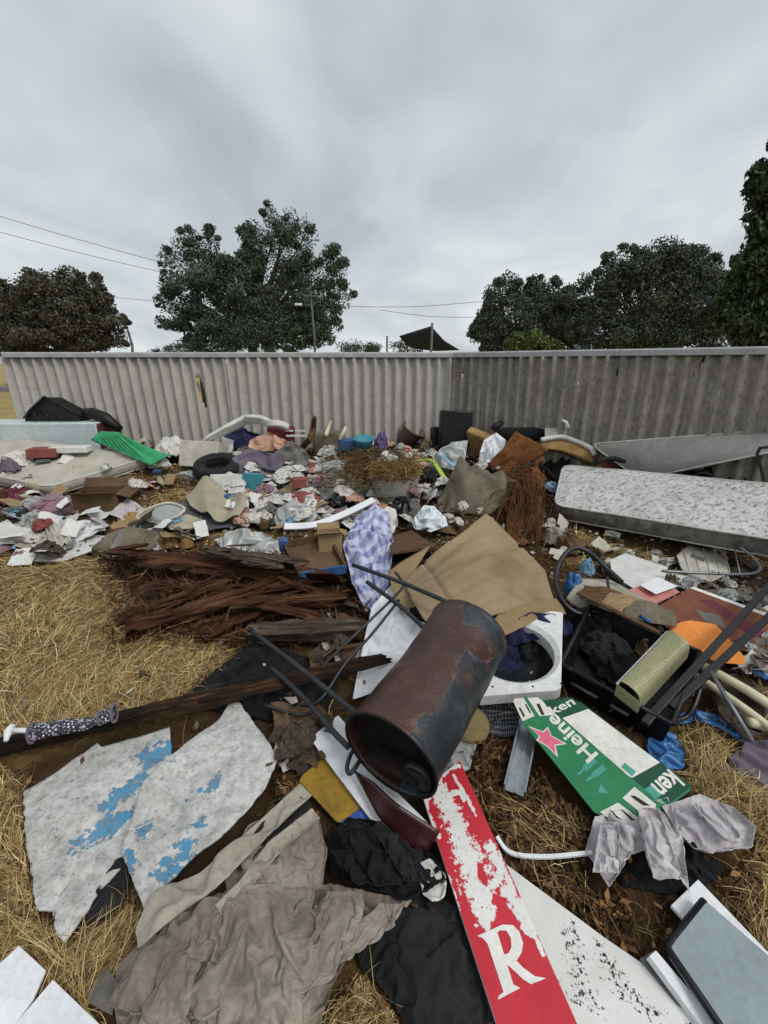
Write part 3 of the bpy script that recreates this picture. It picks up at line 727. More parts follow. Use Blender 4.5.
def log(pa, pb, r, seed, flat=.6, jag=.12, n=34, seg=14, tw=.3, bow=0.0):
    """splintered rotten timber: fibres run along it, ends torn"""
    pa, pb = Vector(pa), Vector(pb); d = pb-pa; Ln = d.length; d.normalize(); s = d.cross(Vector((0, 0, 1))).normalized(); u = s.cross(d)
    rs = np.random.RandomState(seed); V = []; uv = []
    fib = rs.uniform(.72, 1.25, seg); endA = rs.uniform(0, jag, seg); endB = rs.uniform(0, jag, seg)
    for i in range(n):
        q = i/(n-1)
        for k in range(seg):
            an = 2*math.pi*k/seg + tw*q
            w_ = fib[k]*(1+.28*(mnoise.noise(Vector((q*Ln*9, k*2.3, seed)))+.5*mnoise.noise(Vector((q*Ln*30, k*5.1, seed)))))*(.75+.5*float(vnoise(q*Ln*3, seed)))
            l = endA[k] + q*(Ln-endA[k]-endB[k])
            p = pa+d*l + s*(math.cos(an)*r*w_) + u*(math.sin(an)*r*flat*w_ + bow*math.sin(q*math.pi)); V.append(p); uv.append((l, k/seg*r*6))
    f = [(i*seg+k, i*seg+(k+1) % seg, (i+1)*seg+(k+1) % seg, (i+1)*seg+k) for i in range(n-1) for k in range(seg)]
    f += [tuple(range(seg-1, -1, -1)), tuple(range((n-1)*seg, n*seg))]
    return V, f, uv
def textmesh(s, bold=.0):
    c = bpy.data.curves.new('t', 'FONT'); c.body = s; c.offset = bold; c.resolution_u = 3; c.fill_mode = 'FRONT'; c.dimensions = '2D'
    o = bpy.data.objects.new('t', c); col.objects.link(o); dg = bpy.context.evaluated_depsgraph_get(); me = bpy.data.meshes.new_from_object(o.evaluated_get(dg))
    v = np.array([q.co[:] for q in me.vertices]); f = [tuple(p.vertices) for p in me.polygons]
    bpy.data.objects.remove(o); bpy.data.curves.remove(c); bpy.data.meshes.remove(me); return v, f
def text_on(name, s, plane, a, b_, height, m, parent, off=.0012, bold=.02, squeeze=1.0):
    """text whose baseline runs from pixel a to pixel b on a plane; height in metres (cap height)"""
    v, f = textmesh(s, bold); A = plane.at(*a, off); B = plane.at(*b_, off); d = B-A; Ln = d.length; d.normalize(); up = plane.n.cross(d)
    v[:, 0] -= v[:, 0].min(); k = Ln/v[:, 0].max(); hy = height/.7
    V = [A+d*(q[0]*k)+up*(q[1]*hy) for q in v]
    return emit(name, V, f, m, parent, smooth=False)
def flat(name, pts, plane, m, parent, off=.001, label=None):
    V = [plane.at(x, y, off) for x, y in pts]; f = [tuple(range(len(V)))]
    nrm = Vector((0, 0, 0))
    for i in range(len(V)): nrm += (V[i]-V[0]).cross(V[(i+1) % len(V)]-V[0])
    if nrm.dot(plane.n) < 0: f = [tuple(reversed(f[0]))]
    return emit(name, V, f, m, parent, smooth=False, label=label)
def ribbon(pts, wd, th, up=Vector((0, 0, 1))):      # flat strip along a path
    pts = [Vector(p) for p in pts]; V = []; f = []
    for i, p in enumerate(pts):
        d = (pts[min(i+1, len(pts)-1)]-pts[max(i-1, 0)]).normalized(); s = d.cross(up).normalized(); u = s.cross(d)
        w_ = wd[i] if isinstance(wd, (list, tuple)) else wd
        for a, b_ in ((-1, 0), (1, 0), (1, -1), (-1, -1)): V.append(p+s*(a*w_/2)+u*(b_*th))
    for i in range(len(pts)-1):
        for k in range(4): f.append((i*4+k, i*4+(k+1) % 4, (i+1)*4+(k+1) % 4, (i+1)*4+k))
    f += [(3, 2, 1, 0), tuple((len(pts)-1)*4+k for k in range(4))]
    return V, f
def path(*q, n=6, h=0.0): return smoothpath([P(a[0], a[1], a[2] if len(a) > 2 else h) for a in q], n)

def mattress(name, tc, thick, m, side_m, pipe_m, label, nu=44, nv=26, dome=.03, seed=1, cat='mattress', group=None):
    """tc: four top corners (back left, back right, front right, front left) in 3-D"""
    tc = [np.array(q, float) for q in tc]
    lu = .5-.5*np.cos(np.linspace(0, np.pi, nu)); lv = .5-.5*np.cos(np.linspace(0, np.pi, nv)); u = lu[None]; v = lv[:, None]
    lx = np.linalg.norm(tc[1]-tc[0]); ly = np.linalg.norm(tc[3]-tc[0]); rc = .09; cu = np.clip(1-np.minimum(u, 1-u)*lx/rc, 0, 1); cv = np.clip(1-np.minimum(v, 1-v)*ly/rc, 0, 1)
    pull = rc*.3*(cu*cv)**1.2; uu = u+np.where(u < .5, 1, -1)*pull/lx; vv = v+np.where(v < .5, 1, -1)*pull/ly
    S = (1-vv)[..., None]*((1-uu)[..., None]*tc[0]+uu[..., None]*tc[1]) + vv[..., None]*((1-uu)[..., None]*tc[3]+uu[..., None]*tc[2])
    nrm = np.cross(tc[3]-tc[0], tc[1]-tc[0]); nrm /= np.linalg.norm(nrm)
    if nrm[2] < 0: nrm = -nrm
    d = dome*(np.minimum(np.minimum(u, 1-u)*8, 1)*np.minimum(np.minimum(v, 1-v)*6, 1))**.6 + .012*(fbm(u*9+seed, v*5, seed)-.45)
    S = S + nrm*d[..., None]
    root = thing(name, tuple((tc[0]+tc[1]+tc[2]+tc[3])/4 - nrm*thick), label, cat, group)
    # round the plan corners
    def rim(off, inset=0.0):
        B = [S[0, i] for i in range(nu)]+[S[j, -1] for j in range(1, nv)]+[S[-1, i] for i in range(nu-2, -1, -1)]+[S[j, 0] for j in range(nv-2, 0, -1)]
        return [Vector(q)-Vector(nrm)*off for q in B]
    V, f, uv = gridmesh(S); emit('top_panel', V, f, m, root, uv=uv)
    r0 = rim(0.0); n = len(r0); cen = sum(r0, Vector())/n; rows = []
    for q, bl in ((0, 0), (.15, .012), (.5, .02), (.85, .012), (1, 0)):
        rows.append([p-Vector(nrm)*thick*q+(p-cen).normalized()*bl for p in r0])
    V = [p for r in rows for p in r]; f = [(i*n+k, (i+1)*n+k, (i+1)*n+(k+1) % n, i*n+(k+1) % n) for i in range(4) for k in range(n)]
    f.append(tuple(range(4*n, 5*n)))
    sb_ = emit('side_band', V, f, side_m, root, angle=60)
    emit('piping', *tube(rows[0], .009, 6, True), pipe_m, sb_); emit('piping', *tube(rows[4], .009, 6, True), pipe_m, sb_)
    return root
def tyre(c, ax, R, wd, label, group=None, tilt=None):
    root = thing('tyre', c, label, 'tyre', group); prof = []
    for k in range(17):
        a = math.pi*2*k/16 + math.pi; x = math.cos(a); y = math.sin(a)
        prof.append((wd/2*np.sign(y)*abs(y)**.7, R-.075+(.075 if x > 0 else .06)*np.sign(x)*abs(x)**.6))
    emit('carcass', *lathe(c, ax, prof, 40), M['rubber'], root)
    for s in (-1, 1): emit('bead', *tube([Vector(c)+Vector(ax).normalized()*(s*wd*.33)+(Vector(ax).orthogonal().normalized()*math.cos(a)+Vector(ax).normalized().cross(Vector(ax).orthogonal().normalized())*math.sin(a))*(R-.132) for a in np.linspace(0, 2*math.pi, 33)[:-1]], .009, 6, True), M['rubber'], root)
    return root
def carton(name, c, sx, sy, sz, rz, m, label, flaps=True, cat='box', group=None, tilt=0, inner=None):
    root = thing(name, c, label, cat, group); Mx = Matrix.Rotation(rz, 3, 'Z') @ Matrix.Rotation(tilt, 3, 'X'); th = .006; c = Vector(c)
    def w(nm, o, a, b, d, mm=m): emit(nm, *boxv(c+Mx@Vector(o), Mx@Vector(a), Mx@Vector(b), Mx@Vector(d)), mm, root, smooth=False)
    w('base', (-sx/2, -sy/2, 0), (sx, 0, 0), (0, sy, 0), (0, 0, th))
    w('side', (-sx/2, -sy/2, th), (sx, 0, 0), (0, th, 0), (0, 0, sz)); w('side', (-sx/2, sy/2-th, th), (sx, 0, 0), (0, th, 0), (0, 0, sz))
    w('side', (-sx/2, -sy/2+th, th), (th, 0, 0), (0, sy-2*th, 0), (0, 0, sz)); w('side', (sx/2-th, -sy/2+th, th), (th, 0, 0), (0, sy-2*th, 0), (0, 0, sz))
    if flaps:
        w('flap', (-sx/2, -sy/2, sz+th), (sx, 0, 0), (0, -sy*.35, sy*.18), (0, th*.4, th)); w('flap', (-sx/2, sy/2, sz+th), (sx, 0, 0), (0, sy*.3, sy*.3), (0, -th*.4, th))
        w('flap', (sx/2, -sy/2, sz+th), (0, sy, 0), (sx*.3, 0, -sx*.1), (0, 0, th))
    return root

# ================================================================ FOREGROUND
# ---- the red FOR sign board
signm = maskmat('red_sign_paint', '#c4303c', '#e3e2de', amp=1.9, scale=52, edge=.05, rough=.45, dirt=.12, dcol='#8b7f74', base2='#b82a36', under2='#d2d1cc', bump=.35)
spl = Plane((425, 795, .09), (575, 1018, .05), (492, 1020, .05))
spts = [(421, 791), (460, 761), (594, 1062), (509, 1062)]
st = [spl.at(*q) for q in spts]
S = coons([st[0], st[1]], [st[1], st[2]], [st[3], st[2]], [st[0], st[3]], 50, 150)
z6 = lambda zx, zy: (420+zx/3.878, 760+zy/3.878)
def zl(*q): return [(*z6(a, b), c/3.878) for a, b, c in q]
sm = mask_lines([zl((20, 150, 28), (70, 60, 28), (110, 30, 20), (150, 25, 12)), zl((75, 120, 42), (130, 230, 48), (165, 330, 55), (215, 430, 75), (235, 520, 66), (250, 610, 42), (258, 660, 14)),
                 zl((335, 500, 28), (380, 560, 36), (430, 670, 34)), zl((100, 130, 10), (158, 122, 9), (172, 160, 8)), zl((130, 60, 8), (190, 160, 9), (215, 215, 7)),
                 zl((10, 150, 14), (40, 240, 14), (75, 300, 10)), zl((270, 340, 30), (320, 430, 26), (290, 480, 26)), zl((330, 440, 16), (480, 760, 10)), zl((30, 330, 6), (110, 470, 18), (150, 590, 10))])
ehole = mask_polys([[z6(222, 395), z6(245, 410), z6(262, 455), z6(258, 490), z6(236, 480), z6(224, 440)]], 4)
V, Fc, uv = gridmesh(S); px_, py_, _ = proj((V[:, 0], V[:, 1], V[:, 2]))
mk = np.minimum(sm(px_, py_), 1.05-ehole(px_, py_)) - .15
sign = thing('sign_board', tuple(sum(st, Vector())/4-spl.n*.014), 'long red sign board with flaking white paint and a white letter R', 'sign')
emit('painted_face', V+np.array(spl.n)*.0015, Fc, signm, sign, uv=uv, mask=mk, smooth=False)
emit('board', *hexa(st, -spl.n*.014), M['cleanwhite'], sign, smooth=False)
lw = mat('white_letter_paint', '#e8e6e0', '#d8d6d0', rough=.5, dirt=.18, dcol='#b76a6a', dscale=40, bump=.1)
flat('letter_r_stem', [z6(*q) for q in [(222, 682), (282, 655), (300, 668), (362, 870), (390, 884), (302, 930), (305, 914), (324, 900), (262, 712), (245, 692)]], spl, lw, sign, .0027)
flat('letter_r_bowl', [z6(*q) for q in [(282, 655), (320, 638), (360, 640), (385, 665), (400, 710), (395, 745), (375, 778), (400, 805), (445, 838), (490, 846), (430, 870), (400, 850), (330, 785), (322, 757), (345, 748), (355, 725), (352, 690), (335, 662), (310, 660), (300, 668)]], spl, lw, sign, .0031)
flat('letter_f_arm', [z6(*q) for q in [(96, 133), (155, 115), (178, 160), (168, 165), (152, 135), (105, 150)]], spl, lw, sign, .0027)

# ---- speckled white panel beneath the sign
b = MB('chipped_white_panel'); c = b.ramp(b.noise(6, 7), (.3, S3('#c6c5c0')), (.7, S3('#dddcd8')))
vo = b.N.new('ShaderNodeTexVoronoi'); vo.inputs['Scale'].default_value = 95; vo.feature = 'F1'; b.L.new(b.coord(), vo.inputs['Vector'])
cells = b.math('ADD', b.noise(75, 6, .72), b.math('MULTIPLY', b.math('SUBTRACT', b.attr(), .5), .24))
fk = b.ramp(cells, (.635, 0.0), (.655, 1.0)); c = b.mix(fk, c, S3('#26241f')); b.bump(fk, .4, -.003); spkm = b.done(c, .55, .35)
ppl = Plane((520, 880, .045), (712, 1022, .03), (560, 1024, .03))
pp = [(495, 856), (605, 938), (652, 970), (735, 1042), (590, 1075), (555, 1010)]
tp = [ppl.at(*q) for q in pp]
S = coons([tp[0], tp[1], tp[2], tp[3]], [tp[3], tp[4]], [tp[5], tp[4]], [tp[0], tp[5]], 60, 40); V, Fc, uv = gridmesh(S)
emit('chipped_panel', V, Fc, spkm, uv=uv, solid=.012, smooth=False, mask=mask_lines([[(597, 945, 7), (607, 965, 15), (618, 985, 14), (640, 1005, 13), (665, 1022, 8)], [(570, 930, 16), (580, 990, 20), (600, 1010, 14)]]),
     label='white panel with chipped black speckles under the red sign', cat='panel')

# ---- right corner: grey panel with black edging, white boards
gpl = Plane((705, 903, .10), (768, 956, .10), (720, 1024, .10))
gp = [(704, 902), (708, 902), (820, 1000), (790, 1090), (757, 1080), (672, 955), (669, 947), (674, 939)]
gr = thing('edged_panel', tuple(gpl.at(730, 980)-gpl.n*.03), 'grey blue rectangular panel with black rubber edging, bottom right corner', 'panel')
emit('face', *slab(gpl, gp, .025), M['greypanel'], gr, smooth=False, bevel=.004)
emit('edging', *tube([gpl.at(*q, -.008) for q in [(757, 1080), (672, 955), (668, 947), (674, 938), (704, 901)]], .011, 6), M['black'], gr)
board('white_board', [(671, 905), (698, 879), (800, 985), (776, 1020)], (.05, .05, .05), .012, M['cleanwhite'], 'smooth white board partly under the grey edged panel', 'board')
board('white_bar', [(649, 956), (656, 950), (716, 1020), (740, 1060), (728, 1062)], (.07, .07, .06), .03, M['cleanwhite'], 'narrow white bar lying along the left side of the grey edged panel', 'bar')
board('dark_slab', [(640, 958), (655, 950), (690, 1000), (680, 1010)], (.03, .03, .03), .02, M['greyfab'], 'dark grey offcut beside the narrow white bar', 'offcut')

# ---- pale rags with black cloth
fabric('black_garment', [(628, 838), (660, 815), (690, 835)], [(690, 835), (720, 862), (716, 882)], [(622, 888), (670, 896), (716, 882)], [(628, 838), (615, 862), (622, 888)], M['blackfab'],
       'black garment tangled between two pale grey rags', 'garment', 1.4, 1.4, 40, 3, .03, 9, floor=.012)
fabric('pale_rag', [(595, 817), (630, 806), (668, 797)], [(668, 797), (682, 840), (690, 893)], [(609, 887), (632, 852), (660, 848), (690, 893)], [(595, 817), (586, 850), (609, 887)], M['paleclothes'],
       'larger crumpled pale grey rag at the foot of the green carton', 'rag', 1.35, 1.35, 56, 4, .085, 9, h=.07, floor=.05, bend=.06)
fabric('pale_rag', [(662, 806), (700, 794), (733, 807)], [(733, 807), (756, 826), (752, 846)], [(694, 848), (722, 850), (752, 846)], [(662, 806), (678, 830), (694, 848)], M['paleclothes'],
       'smaller pale grey rag spread to the right of the black garment', 'rag', 1.3, 1.35, 46, 6, .075, 9, h=.07, floor=.04, bend=.06)
rg = [o for o in bpy.data.objects if o.name.startswith('pale_rag')]
for i, (x0, y0, x1, y1, w0, w1) in enumerate([(648, 808, 668, 878, 10, 14), (610, 822, 606, 872, 9, 13), (700, 802, 735, 838, 10, 10)]):
    fabric('fold', [(x0-w0, y0), (x0+w0, y0)], [(x0+w0, y0), (x1+w1, y1)], [(x1-w1, y1), (x1+w1, y1)], [(x0-w0, y0), (x1-w1, y1)], M['paleclothes'], None, None, 1.9, 1.35, 26, 161+i, .07, 13, h=.11, floor=.09, bend=.06, aniso=.4, nv=36, parent=rg[0 if i < 2 else 1], steps=20)
fabric('purple_cloth', [(722, 768), (745, 742), (790, 736)], [(790, 736), (810, 760), (820, 790)], [(730, 772), (765, 790), (820, 790)], [(722, 768), (724, 770), (730, 772)], M['purplefab'],
       'grey purple cloth lying at the right edge of the picture', 'cloth', 1.35, 1.3, 28, 8, .03, 6, h=.02)

# ---- the green beer carton, opened flat
hg = mat('green_printed_card', '#1f7a4d', '#1a6a43', rough=.45, dirt=.16, dcol='#31573f', dscale=8, bump=.08, spec=.4)
hgd = mat('dark_green_printed_card', '#124a34', '#0f3f2c', rough=.45, dirt=.16, dcol='#2b4438', dscale=8, bump=.08)
hw = mat('white_printed_card', '#dad9d2', '#c9c8c0', rough=.6, dirt=.25, dcol='#8d8577', dscale=9, bump=.08)
hp = mat('faded_red_print', '#d96a86', '#cf5f7c', rough=.5, dirt=.1, dcol='#e0a0ae', bump=0)
hpl = Plane((524, 722, .15), (594, 812, .07), (690, 785, .08))
hroot = thing('beer_carton', tuple(hpl.at(600, 770)-hpl.n*.01), 'flattened green beer carton with a pink star and white label', 'carton')
emit('carton_board', *slab(hpl, [(513, 700), (523, 697), (537, 697.5), (546, 700), (572, 698), (692, 786), (690, 791), (664, 810), (655, 812), (642, 824), (630, 829), (594, 812), (522, 722)], .004), hg, hroot, smooth=False)
z1 = lambda x, y: (505+x/7.68, 690+y/7.68); z2 = lambda x, y: (585+x/6.678, 740+y/6.678)
flat('side_face', [z1(300, 80), z1(470, 60), z1(585, 95), (692, 786), z2(560, 425), z2(395, 320), z2(310, 255), z1(440, 220), z1(345, 190)], hpl, hgd, hroot, .0006)
flat('white_label', [z1(442, 215), z1(640, 145), z2(500, 150), z2(315, 253), z2(290, 240)], hpl, hw, hroot, .0012)
flat('flap', [z1(62, 85), z1(75, 65), z1(140, 58), z1(228, 200), z1(135, 240)], hpl, hw, hroot, .0012)
flat('flap', [z1(170, 60), z1(250, 55), z1(290, 85), z1(372, 192), z1(265, 200)], hpl, hw, hroot, .0012)
flat('flap', [z2(100, 480), z2(220, 418), z2(380, 535), z2(340, 580), z2(290, 597), z2(240, 580)], hpl, hw, hroot, .0012)
flat('flap', [z2(250, 388), z2(330, 312), z2(475, 430), z2(465, 475), z2(410, 515)], hpl, hw, hroot, .0012)
flaps_ = [o for o in bpy.data.objects if o.parent == hroot and o.name.startswith('flap')]
for o in flaps_:
    c_ = sum((v.co for v in o.data.vertices), Vector())/len(o.data.vertices)+hroot.location; q_ = proj(c_); o['cx'] = q_[0]; o['cy'] = q_[1]
cutm = mat('cut_hand_hole', '#3d3128', '#2e251e', rough=.9, dirt=0)
for pts in ([z1(105, 135), z1(120, 135), z1(155, 200), z1(140, 208)], [z1(152, 108), z1(165, 108), z1(200, 175), z1(190, 180)], [z1(240, 105), z1(265, 105), z1(305, 190), z1(280, 192)],
            [z2(160, 465), z2(190, 475), z2(205, 500), z2(255, 540), z2(210, 520)], [z2(235, 460), z2(255, 468), z2(332, 535), z2(310, 538)], [z2(298, 370), z2(335, 372), z2(435, 438), z2(390, 438), z2(335, 400)]):
    flat('hand_hole', pts, hpl, cutm, flaps_[min(range(4), key=lambda i: abs(flaps_[i]['cx']-sum(q[0] for q in pts)/len(pts))+abs(flaps_[i]['cy']-sum(q[1] for q in pts)/len(pts)))], .0018)
star = [(178, 275), (290, 318), (328, 282), (358, 350), (475, 415), (388, 428), (408, 518), (320, 432), (240, 388), (262, 352)]
cxs = sum(q[0] for q in star)/10; cys = sum(q[1] for q in star)/10
so_ = flat('star_outline', [z1(*q) for q in star], hpl, hw, hroot, .0012)
flat('star', [z1(cxs+(q[0]-cxs)*.84, cys+(q[1]-cys)*.84) for q in star], hpl, hp, so_, .0018)
cap = (hpl.at(*z1(715, 495))-hpl.at(*z1(640, 530))).length
text_on('lettering', 'Heine', hpl, z1(716, 492), z1(378, 178), cap*1.35, hw, hroot, .0014, .025)
text_on('lettering', 'ken', hpl, z1(372, 190), z1(545, 105), cap*.75, hw, hroot, .0014, .02)
text_on('lettering', 'ken', hpl, z2(560, 195), z2(440, 300), cap*1.3, hw, hroot, .0014, .025)
bot = mat('printed_bottle_teal', '#4fa08e', '#3c8776', rough=.45, dirt=.2, dcol='#9cc6bb', dscale=25, bump=0)
for a, b_ in (((690, 535), (560, 650)), ((765, 590), (620, 700))):
    (x0, y0), (x1, y1) = a, b_; dx, dy = x1-x0, y1-y0; l = math.hypot(dx, dy); nx, ny = -dy/l, dx/l
    q = [(0, 26), (.55, 26), (.7, 11), (1, 10), (1, -10), (.7, -11), (.55, -26), (0, -26)]
    flat('bottle_print', [z1(x0+dx*s+nx*w_, y0+dy*s+ny*w_) for s, w_ in q], hpl, bot, hroot, .0012)
flat('small_print', [z2(*q) for q in [(85, 350), (105, 295), (158, 360)]], hpl, bot, hroot, .0013)
flat('barcode', [z2(*q) for q in [(398, 330), (440, 300), (512, 365), (468, 400)]], hpl, bot, hroot, .0013)
flat('small_print', [z2(*q) for q in [(243, 180), (265, 150), (340, 210), (315, 245)]], hpl, bot, hroot, .0019)

for o in flaps_:
    del o['cx']; del o['cy']
# ---- galvanised channel and small things near it
ca, cb_ = P(537, 688, .07), P(514, 794, .03)
d = (cb_-ca).normalized(); s = d.cross(Vector((0, 0, 1))).normalized(); u = s.cross(d)
cv, cf = [], []
prof = [(-.042, 0), (-.042, .035), (-.036, .035), (-.036, .006), (-.01, .006), (-.01, .012), (.002, .012), (.002, .006), (.036, .006), (.036, .035), (.042, .035), (.042, 0)]
for e in (ca, cb_):
    for a, b_ in prof: cv.append(e+s*a+u*b_)
n = len(prof); cf = [(i, (i+1) % n, (i+1) % n+n, i+n) for i in range(n)]+[tuple(range(n-1, -1, -1)), tuple(range(n, 2*n))]
emit('metal_channel', cv, cf, M['alu'], smooth=False, label='galvanised steel channel sticking out below the white appliance frame', cat='metal channel')
b = MB('dark_plaid_fabric'); ck = b.N.new('ShaderNodeTexWave'); ck.inputs['Scale'].default_value = 4.5; b.L.new(b.coord('UV'), ck.inputs[0]); ck2 = b.N.new('ShaderNodeTexWave'); ck2.bands_direction = 'Y'; ck2.inputs['Scale'].default_value = 4.5; b.L.new(b.coord('UV'), ck2.inputs[0])
c = b.mix(b.ramp(ck.outputs['Fac'], (.7, 0.0), (.8, .6)), S3('#2f3236'), S3('#8a8c8e')); c = b.mix(b.ramp(ck2.outputs['Fac'], (.7, 0.0), (.8, .6)), c, S3('#8a8c8e')); plaidd = b.done(c, .9, .2)
fabric('plaid_cloth', [(478, 690), (500, 686), (520, 690)], [(520, 690), (522, 710), (520, 735)], [(490, 735), (505, 738), (520, 735)], [(478, 690), (482, 712), (490, 735)], plaidd, 'dark grey plaid cloth beside the steel channel', 'cloth', 1.25, 1.2, 26, 12, .02, 8)
p = P(473, 745, 0); k = mpp(p); emit('foam_disc', *lathe(p+Vector((0, .08, .02)), (0, -.5, 1), [(0, .001), (0, .07), (.02, .085), (.045, .085), (.06, .07), (.06, .001)], 24), M['stone'], label='round dirty yellow foam disc between the drum and the channel', cat='foam disc')
fabric('clear_bag', [(440, 745), (462, 730), (478, 742)], [(478, 742), (474, 755), (470, 770)], [(445, 775), (458, 775), (470, 770)], [(440, 745), (440, 760), (445, 775)], M['clearish'], 'crumpled clear plastic bag at the top end of the red sign', 'plastic bag', 1.5, 1.5, 22, 13, .03, 9)
# white trim strip curving to the rag
emit('white_trim', *ribbon(path((497, 836, .07), (511, 852, .06), (545, 856, .06), (592, 852, .06)), .013, .008), M['cleanwhite'], smooth=False, label='thin white trim strip between the red sign and the pale rag', cat='trim')

# ---- white, yellow and blue boards, dark red fin
wb, wpl = board('white_board', [(310, 738), (338, 715), (350, 728), (395, 790), (444, 838), (428, 842), (400, 832), (370, 818)], (.1, .1, .05), .01, M['cleanwhite'], 'cracked white board under the open end of the rusty drum', 'board', idx=(0, 1, 4))
ycard = thing('yellow_board', tuple(P(340, 800)), 'mouldy yellow board with a blue foil strip beside the cracked white board', 'board')
ypl = Plane((301, 783, .05), (323, 760, .06), (352, 820, .04))
emit('yellow_face', *slab(ypl, [(299, 781), (302, 775), (322, 759), (326, 760), (362, 807), (340, 822), (336, 821)], .008), M['yellow'], ycard, smooth=False, bevel=.002)
emit('foil_strip', *slab(ypl, [(362.6, 807), (374, 818), (356, 832), (340.6, 822)], .008), M['bluefoil'], ycard, smooth=False)
fin = patch([(354, 772, .14), (372, 782, .16), (398, 806, .17), (440, 832, .10)], [(440, 832, .10), (432, 845, .06), (425, 857, .03)], [(357, 778, .12), (377, 815, .10), (398, 840, .07), (425, 857, .03)], [(354, 772, .14), (357, 778, .12)], 24, 8)
V, Fc, uv = gridmesh(fin); emit('dark_red_fin', V, Fc, M['darkred'], solid=.008, label='dark red curved plastic fin pointing at the red sign', cat='plastic fin')
p = P(293, 750, .0); A, f = lumpmesh(.035, .014, .012, 5, 1.5, .2, 3, False, rz_=.9); emit('white_scrap', A+np.array(p)+np.array((0, 0, .02)), f, M['whitefab'], label='small white knob like scrap on the ground left of the cracked white board', cat='scrap')

# ---- black, grey and taupe clothes heap
fabric('dark_cloth', [(352, 935), (385, 905), (430, 892), (460, 910)], [(460, 910), (480, 960), (500, 1050)], [(385, 990), (420, 1045), (500, 1050)], [(352, 935), (362, 965), (385, 990)], M['charcoal'],
       'charcoal cloth spread left of the red sign', 'cloth', 1.4, 1.4, 56, 21, .06, 5, h=.03, bend=.1)
fabric('black_clothes', [(330, 832), (350, 818), (385, 822), (412, 838)], [(412, 838), (438, 862), (446, 880)], [(332, 872), (365, 888), (405, 898), (446, 880)], [(330, 832), (328, 850), (332, 872)], M['blackfab'],
       'black crumpled clothes below the yellow board', 'clothes', 1.6, 1.6, 56, 22, .10, 8, h=.06, floor=.04, bend=.08)
blkc = [o for o in bpy.data.objects if o.name.startswith('black_clothes')][0]
for i, (x0, y0, x1, y1, w0, w1) in enumerate([(350, 828, 395, 885, 14, 18), (385, 832, 420, 880, 10, 14), (340, 850, 372, 882, 10, 14)]):
    fabric('sleeve', [(x0-w0, y0), (x0+w0, y0)], [(x0+w0, y0), (x1+w1, y1)], [(x1-w1, y1), (x1+w1, y1)], [(x0-w0, y0), (x1-w1, y1)], M['blackfab' if i != 1 else 'charcoal'], None, None, 1.9, 1.4, 28, 151+i, .08, 11, h=.13, floor=.11, bend=.06, aniso=.4, nv=40, parent=blkc, steps=20)
fabric('white_rag', [(420, 862), (430, 858), (442, 870)], [(442, 870), (446, 885), (440, 900)], [(424, 895), (432, 902), (440, 900)], [(420, 862), (420, 880), (424, 895)], M['whitefab'], 'small white rag tucked under the left edge of the red sign', 'rag', 1.4, 1.4, 20, 23, .03, 10, h=.05, floor=.04)
fabric('trousers', [(140, 942), (185, 905), (240, 888), (330, 884), (412, 900)], [(412, 900), (396, 925), (352, 948), (332, 985), (312, 1050)], [(122, 1050), (220, 1060), (312, 1050)], [(140, 942), (116, 968), (114, 1005), (122, 1050)], M['trouser'],
       'large crumpled taupe canvas trousers filling the lower left foreground', 'trousers', 1.6, 1.6, 110, 31, .13, 6.2, h=.05, floor=.02, bend=.1, dirn=-.7, aniso=.32, steps=24, sub=1)
trou = [o for o in bpy.data.objects if o.name.startswith('trousers')][0]
for i, (x0, y0, x1, y1, w0, w1) in enumerate([(252, 890, 205, 1010, 17, 30), (300, 888, 262, 1005, 16, 26), (345, 893, 300, 985, 17, 24), (198, 912, 135, 1005, 16, 28), (392, 903, 318, 965, 12, 20), (225, 900, 160, 1030, 12, 22), (330, 905, 255, 1035, 14, 24)]):
    mx_, my_ = (x0+x1)/2+10*(-1)**i, (y0+y1)/2
    fabric('folded_layer', [(x0-w0, y0), (x0+w0, y0)], [(x0+w0, y0), (mx_+(w0+w1)/2, my_), (x1+w1, y1)], [(x1-w1, y1), (x1, y1+8), (x1+w1, y1)], [(x0-w0, y0), (mx_-(w0+w1)/2, my_), (x1-w1, y1)], M['trouser'],
           None, None, 2.0, 1.35, 34, 131+i, .10, 7.5, h=.10, floor=.08+.014*(i % 3), bend=.1, dirn=-.2, aniso=.3, nv=56, sub=1, parent=trou, steps=20)
fabric('canvas_waistband', [(226, 858), (250, 826), (288, 806), (318, 816)], [(318, 816), (326, 850), (322, 888)], [(232, 902), (280, 890), (322, 888)], [(226, 858), (226, 880), (232, 902)], M['trouser'],
       'flatter folded piece of taupe canvas above the crumpled trousers', 'canvas', 1.3, 1.35, 50, 33, .06, 6, h=.09, floor=.08, bend=.1)
for i, (tp_, bt_, lb) in enumerate([([(135, 928), (150, 895), (200, 872), (240, 838), (300, 783)], [(138, 948), (165, 925), (212, 892), (256, 848), (312, 795)], 'upper pale stone canvas strap running up from the trousers'),
                               ([(215, 905), (240, 880), (270, 840), (312, 808)], [(222, 915), (252, 885), (282, 850), (320, 818)], 'lower pale stone canvas strap crossing the flat taupe canvas')]):
    fabric('canvas_strap', tp_, [tp_[-1], bt_[-1]], bt_, [tp_[0], bt_[0]], M['stonefab'], lb, 'strap', 1.15, 1.35, 44, 35+i, .03, 6, h=.12, floor=.1, nv=10)
fabric('grey_strip', [(232, 862), (262, 822), (300, 796)], [(300, 796), (312, 806)], [(240, 872), (272, 838), (312, 806)], [(232, 862), (240, 872)], M['charcoal'], 'dark grey lining strip between the two stone canvas straps', 'strip', 1.1, 1.1, 30, 39, .01, 6, h=.11, floor=.09, nv=10)

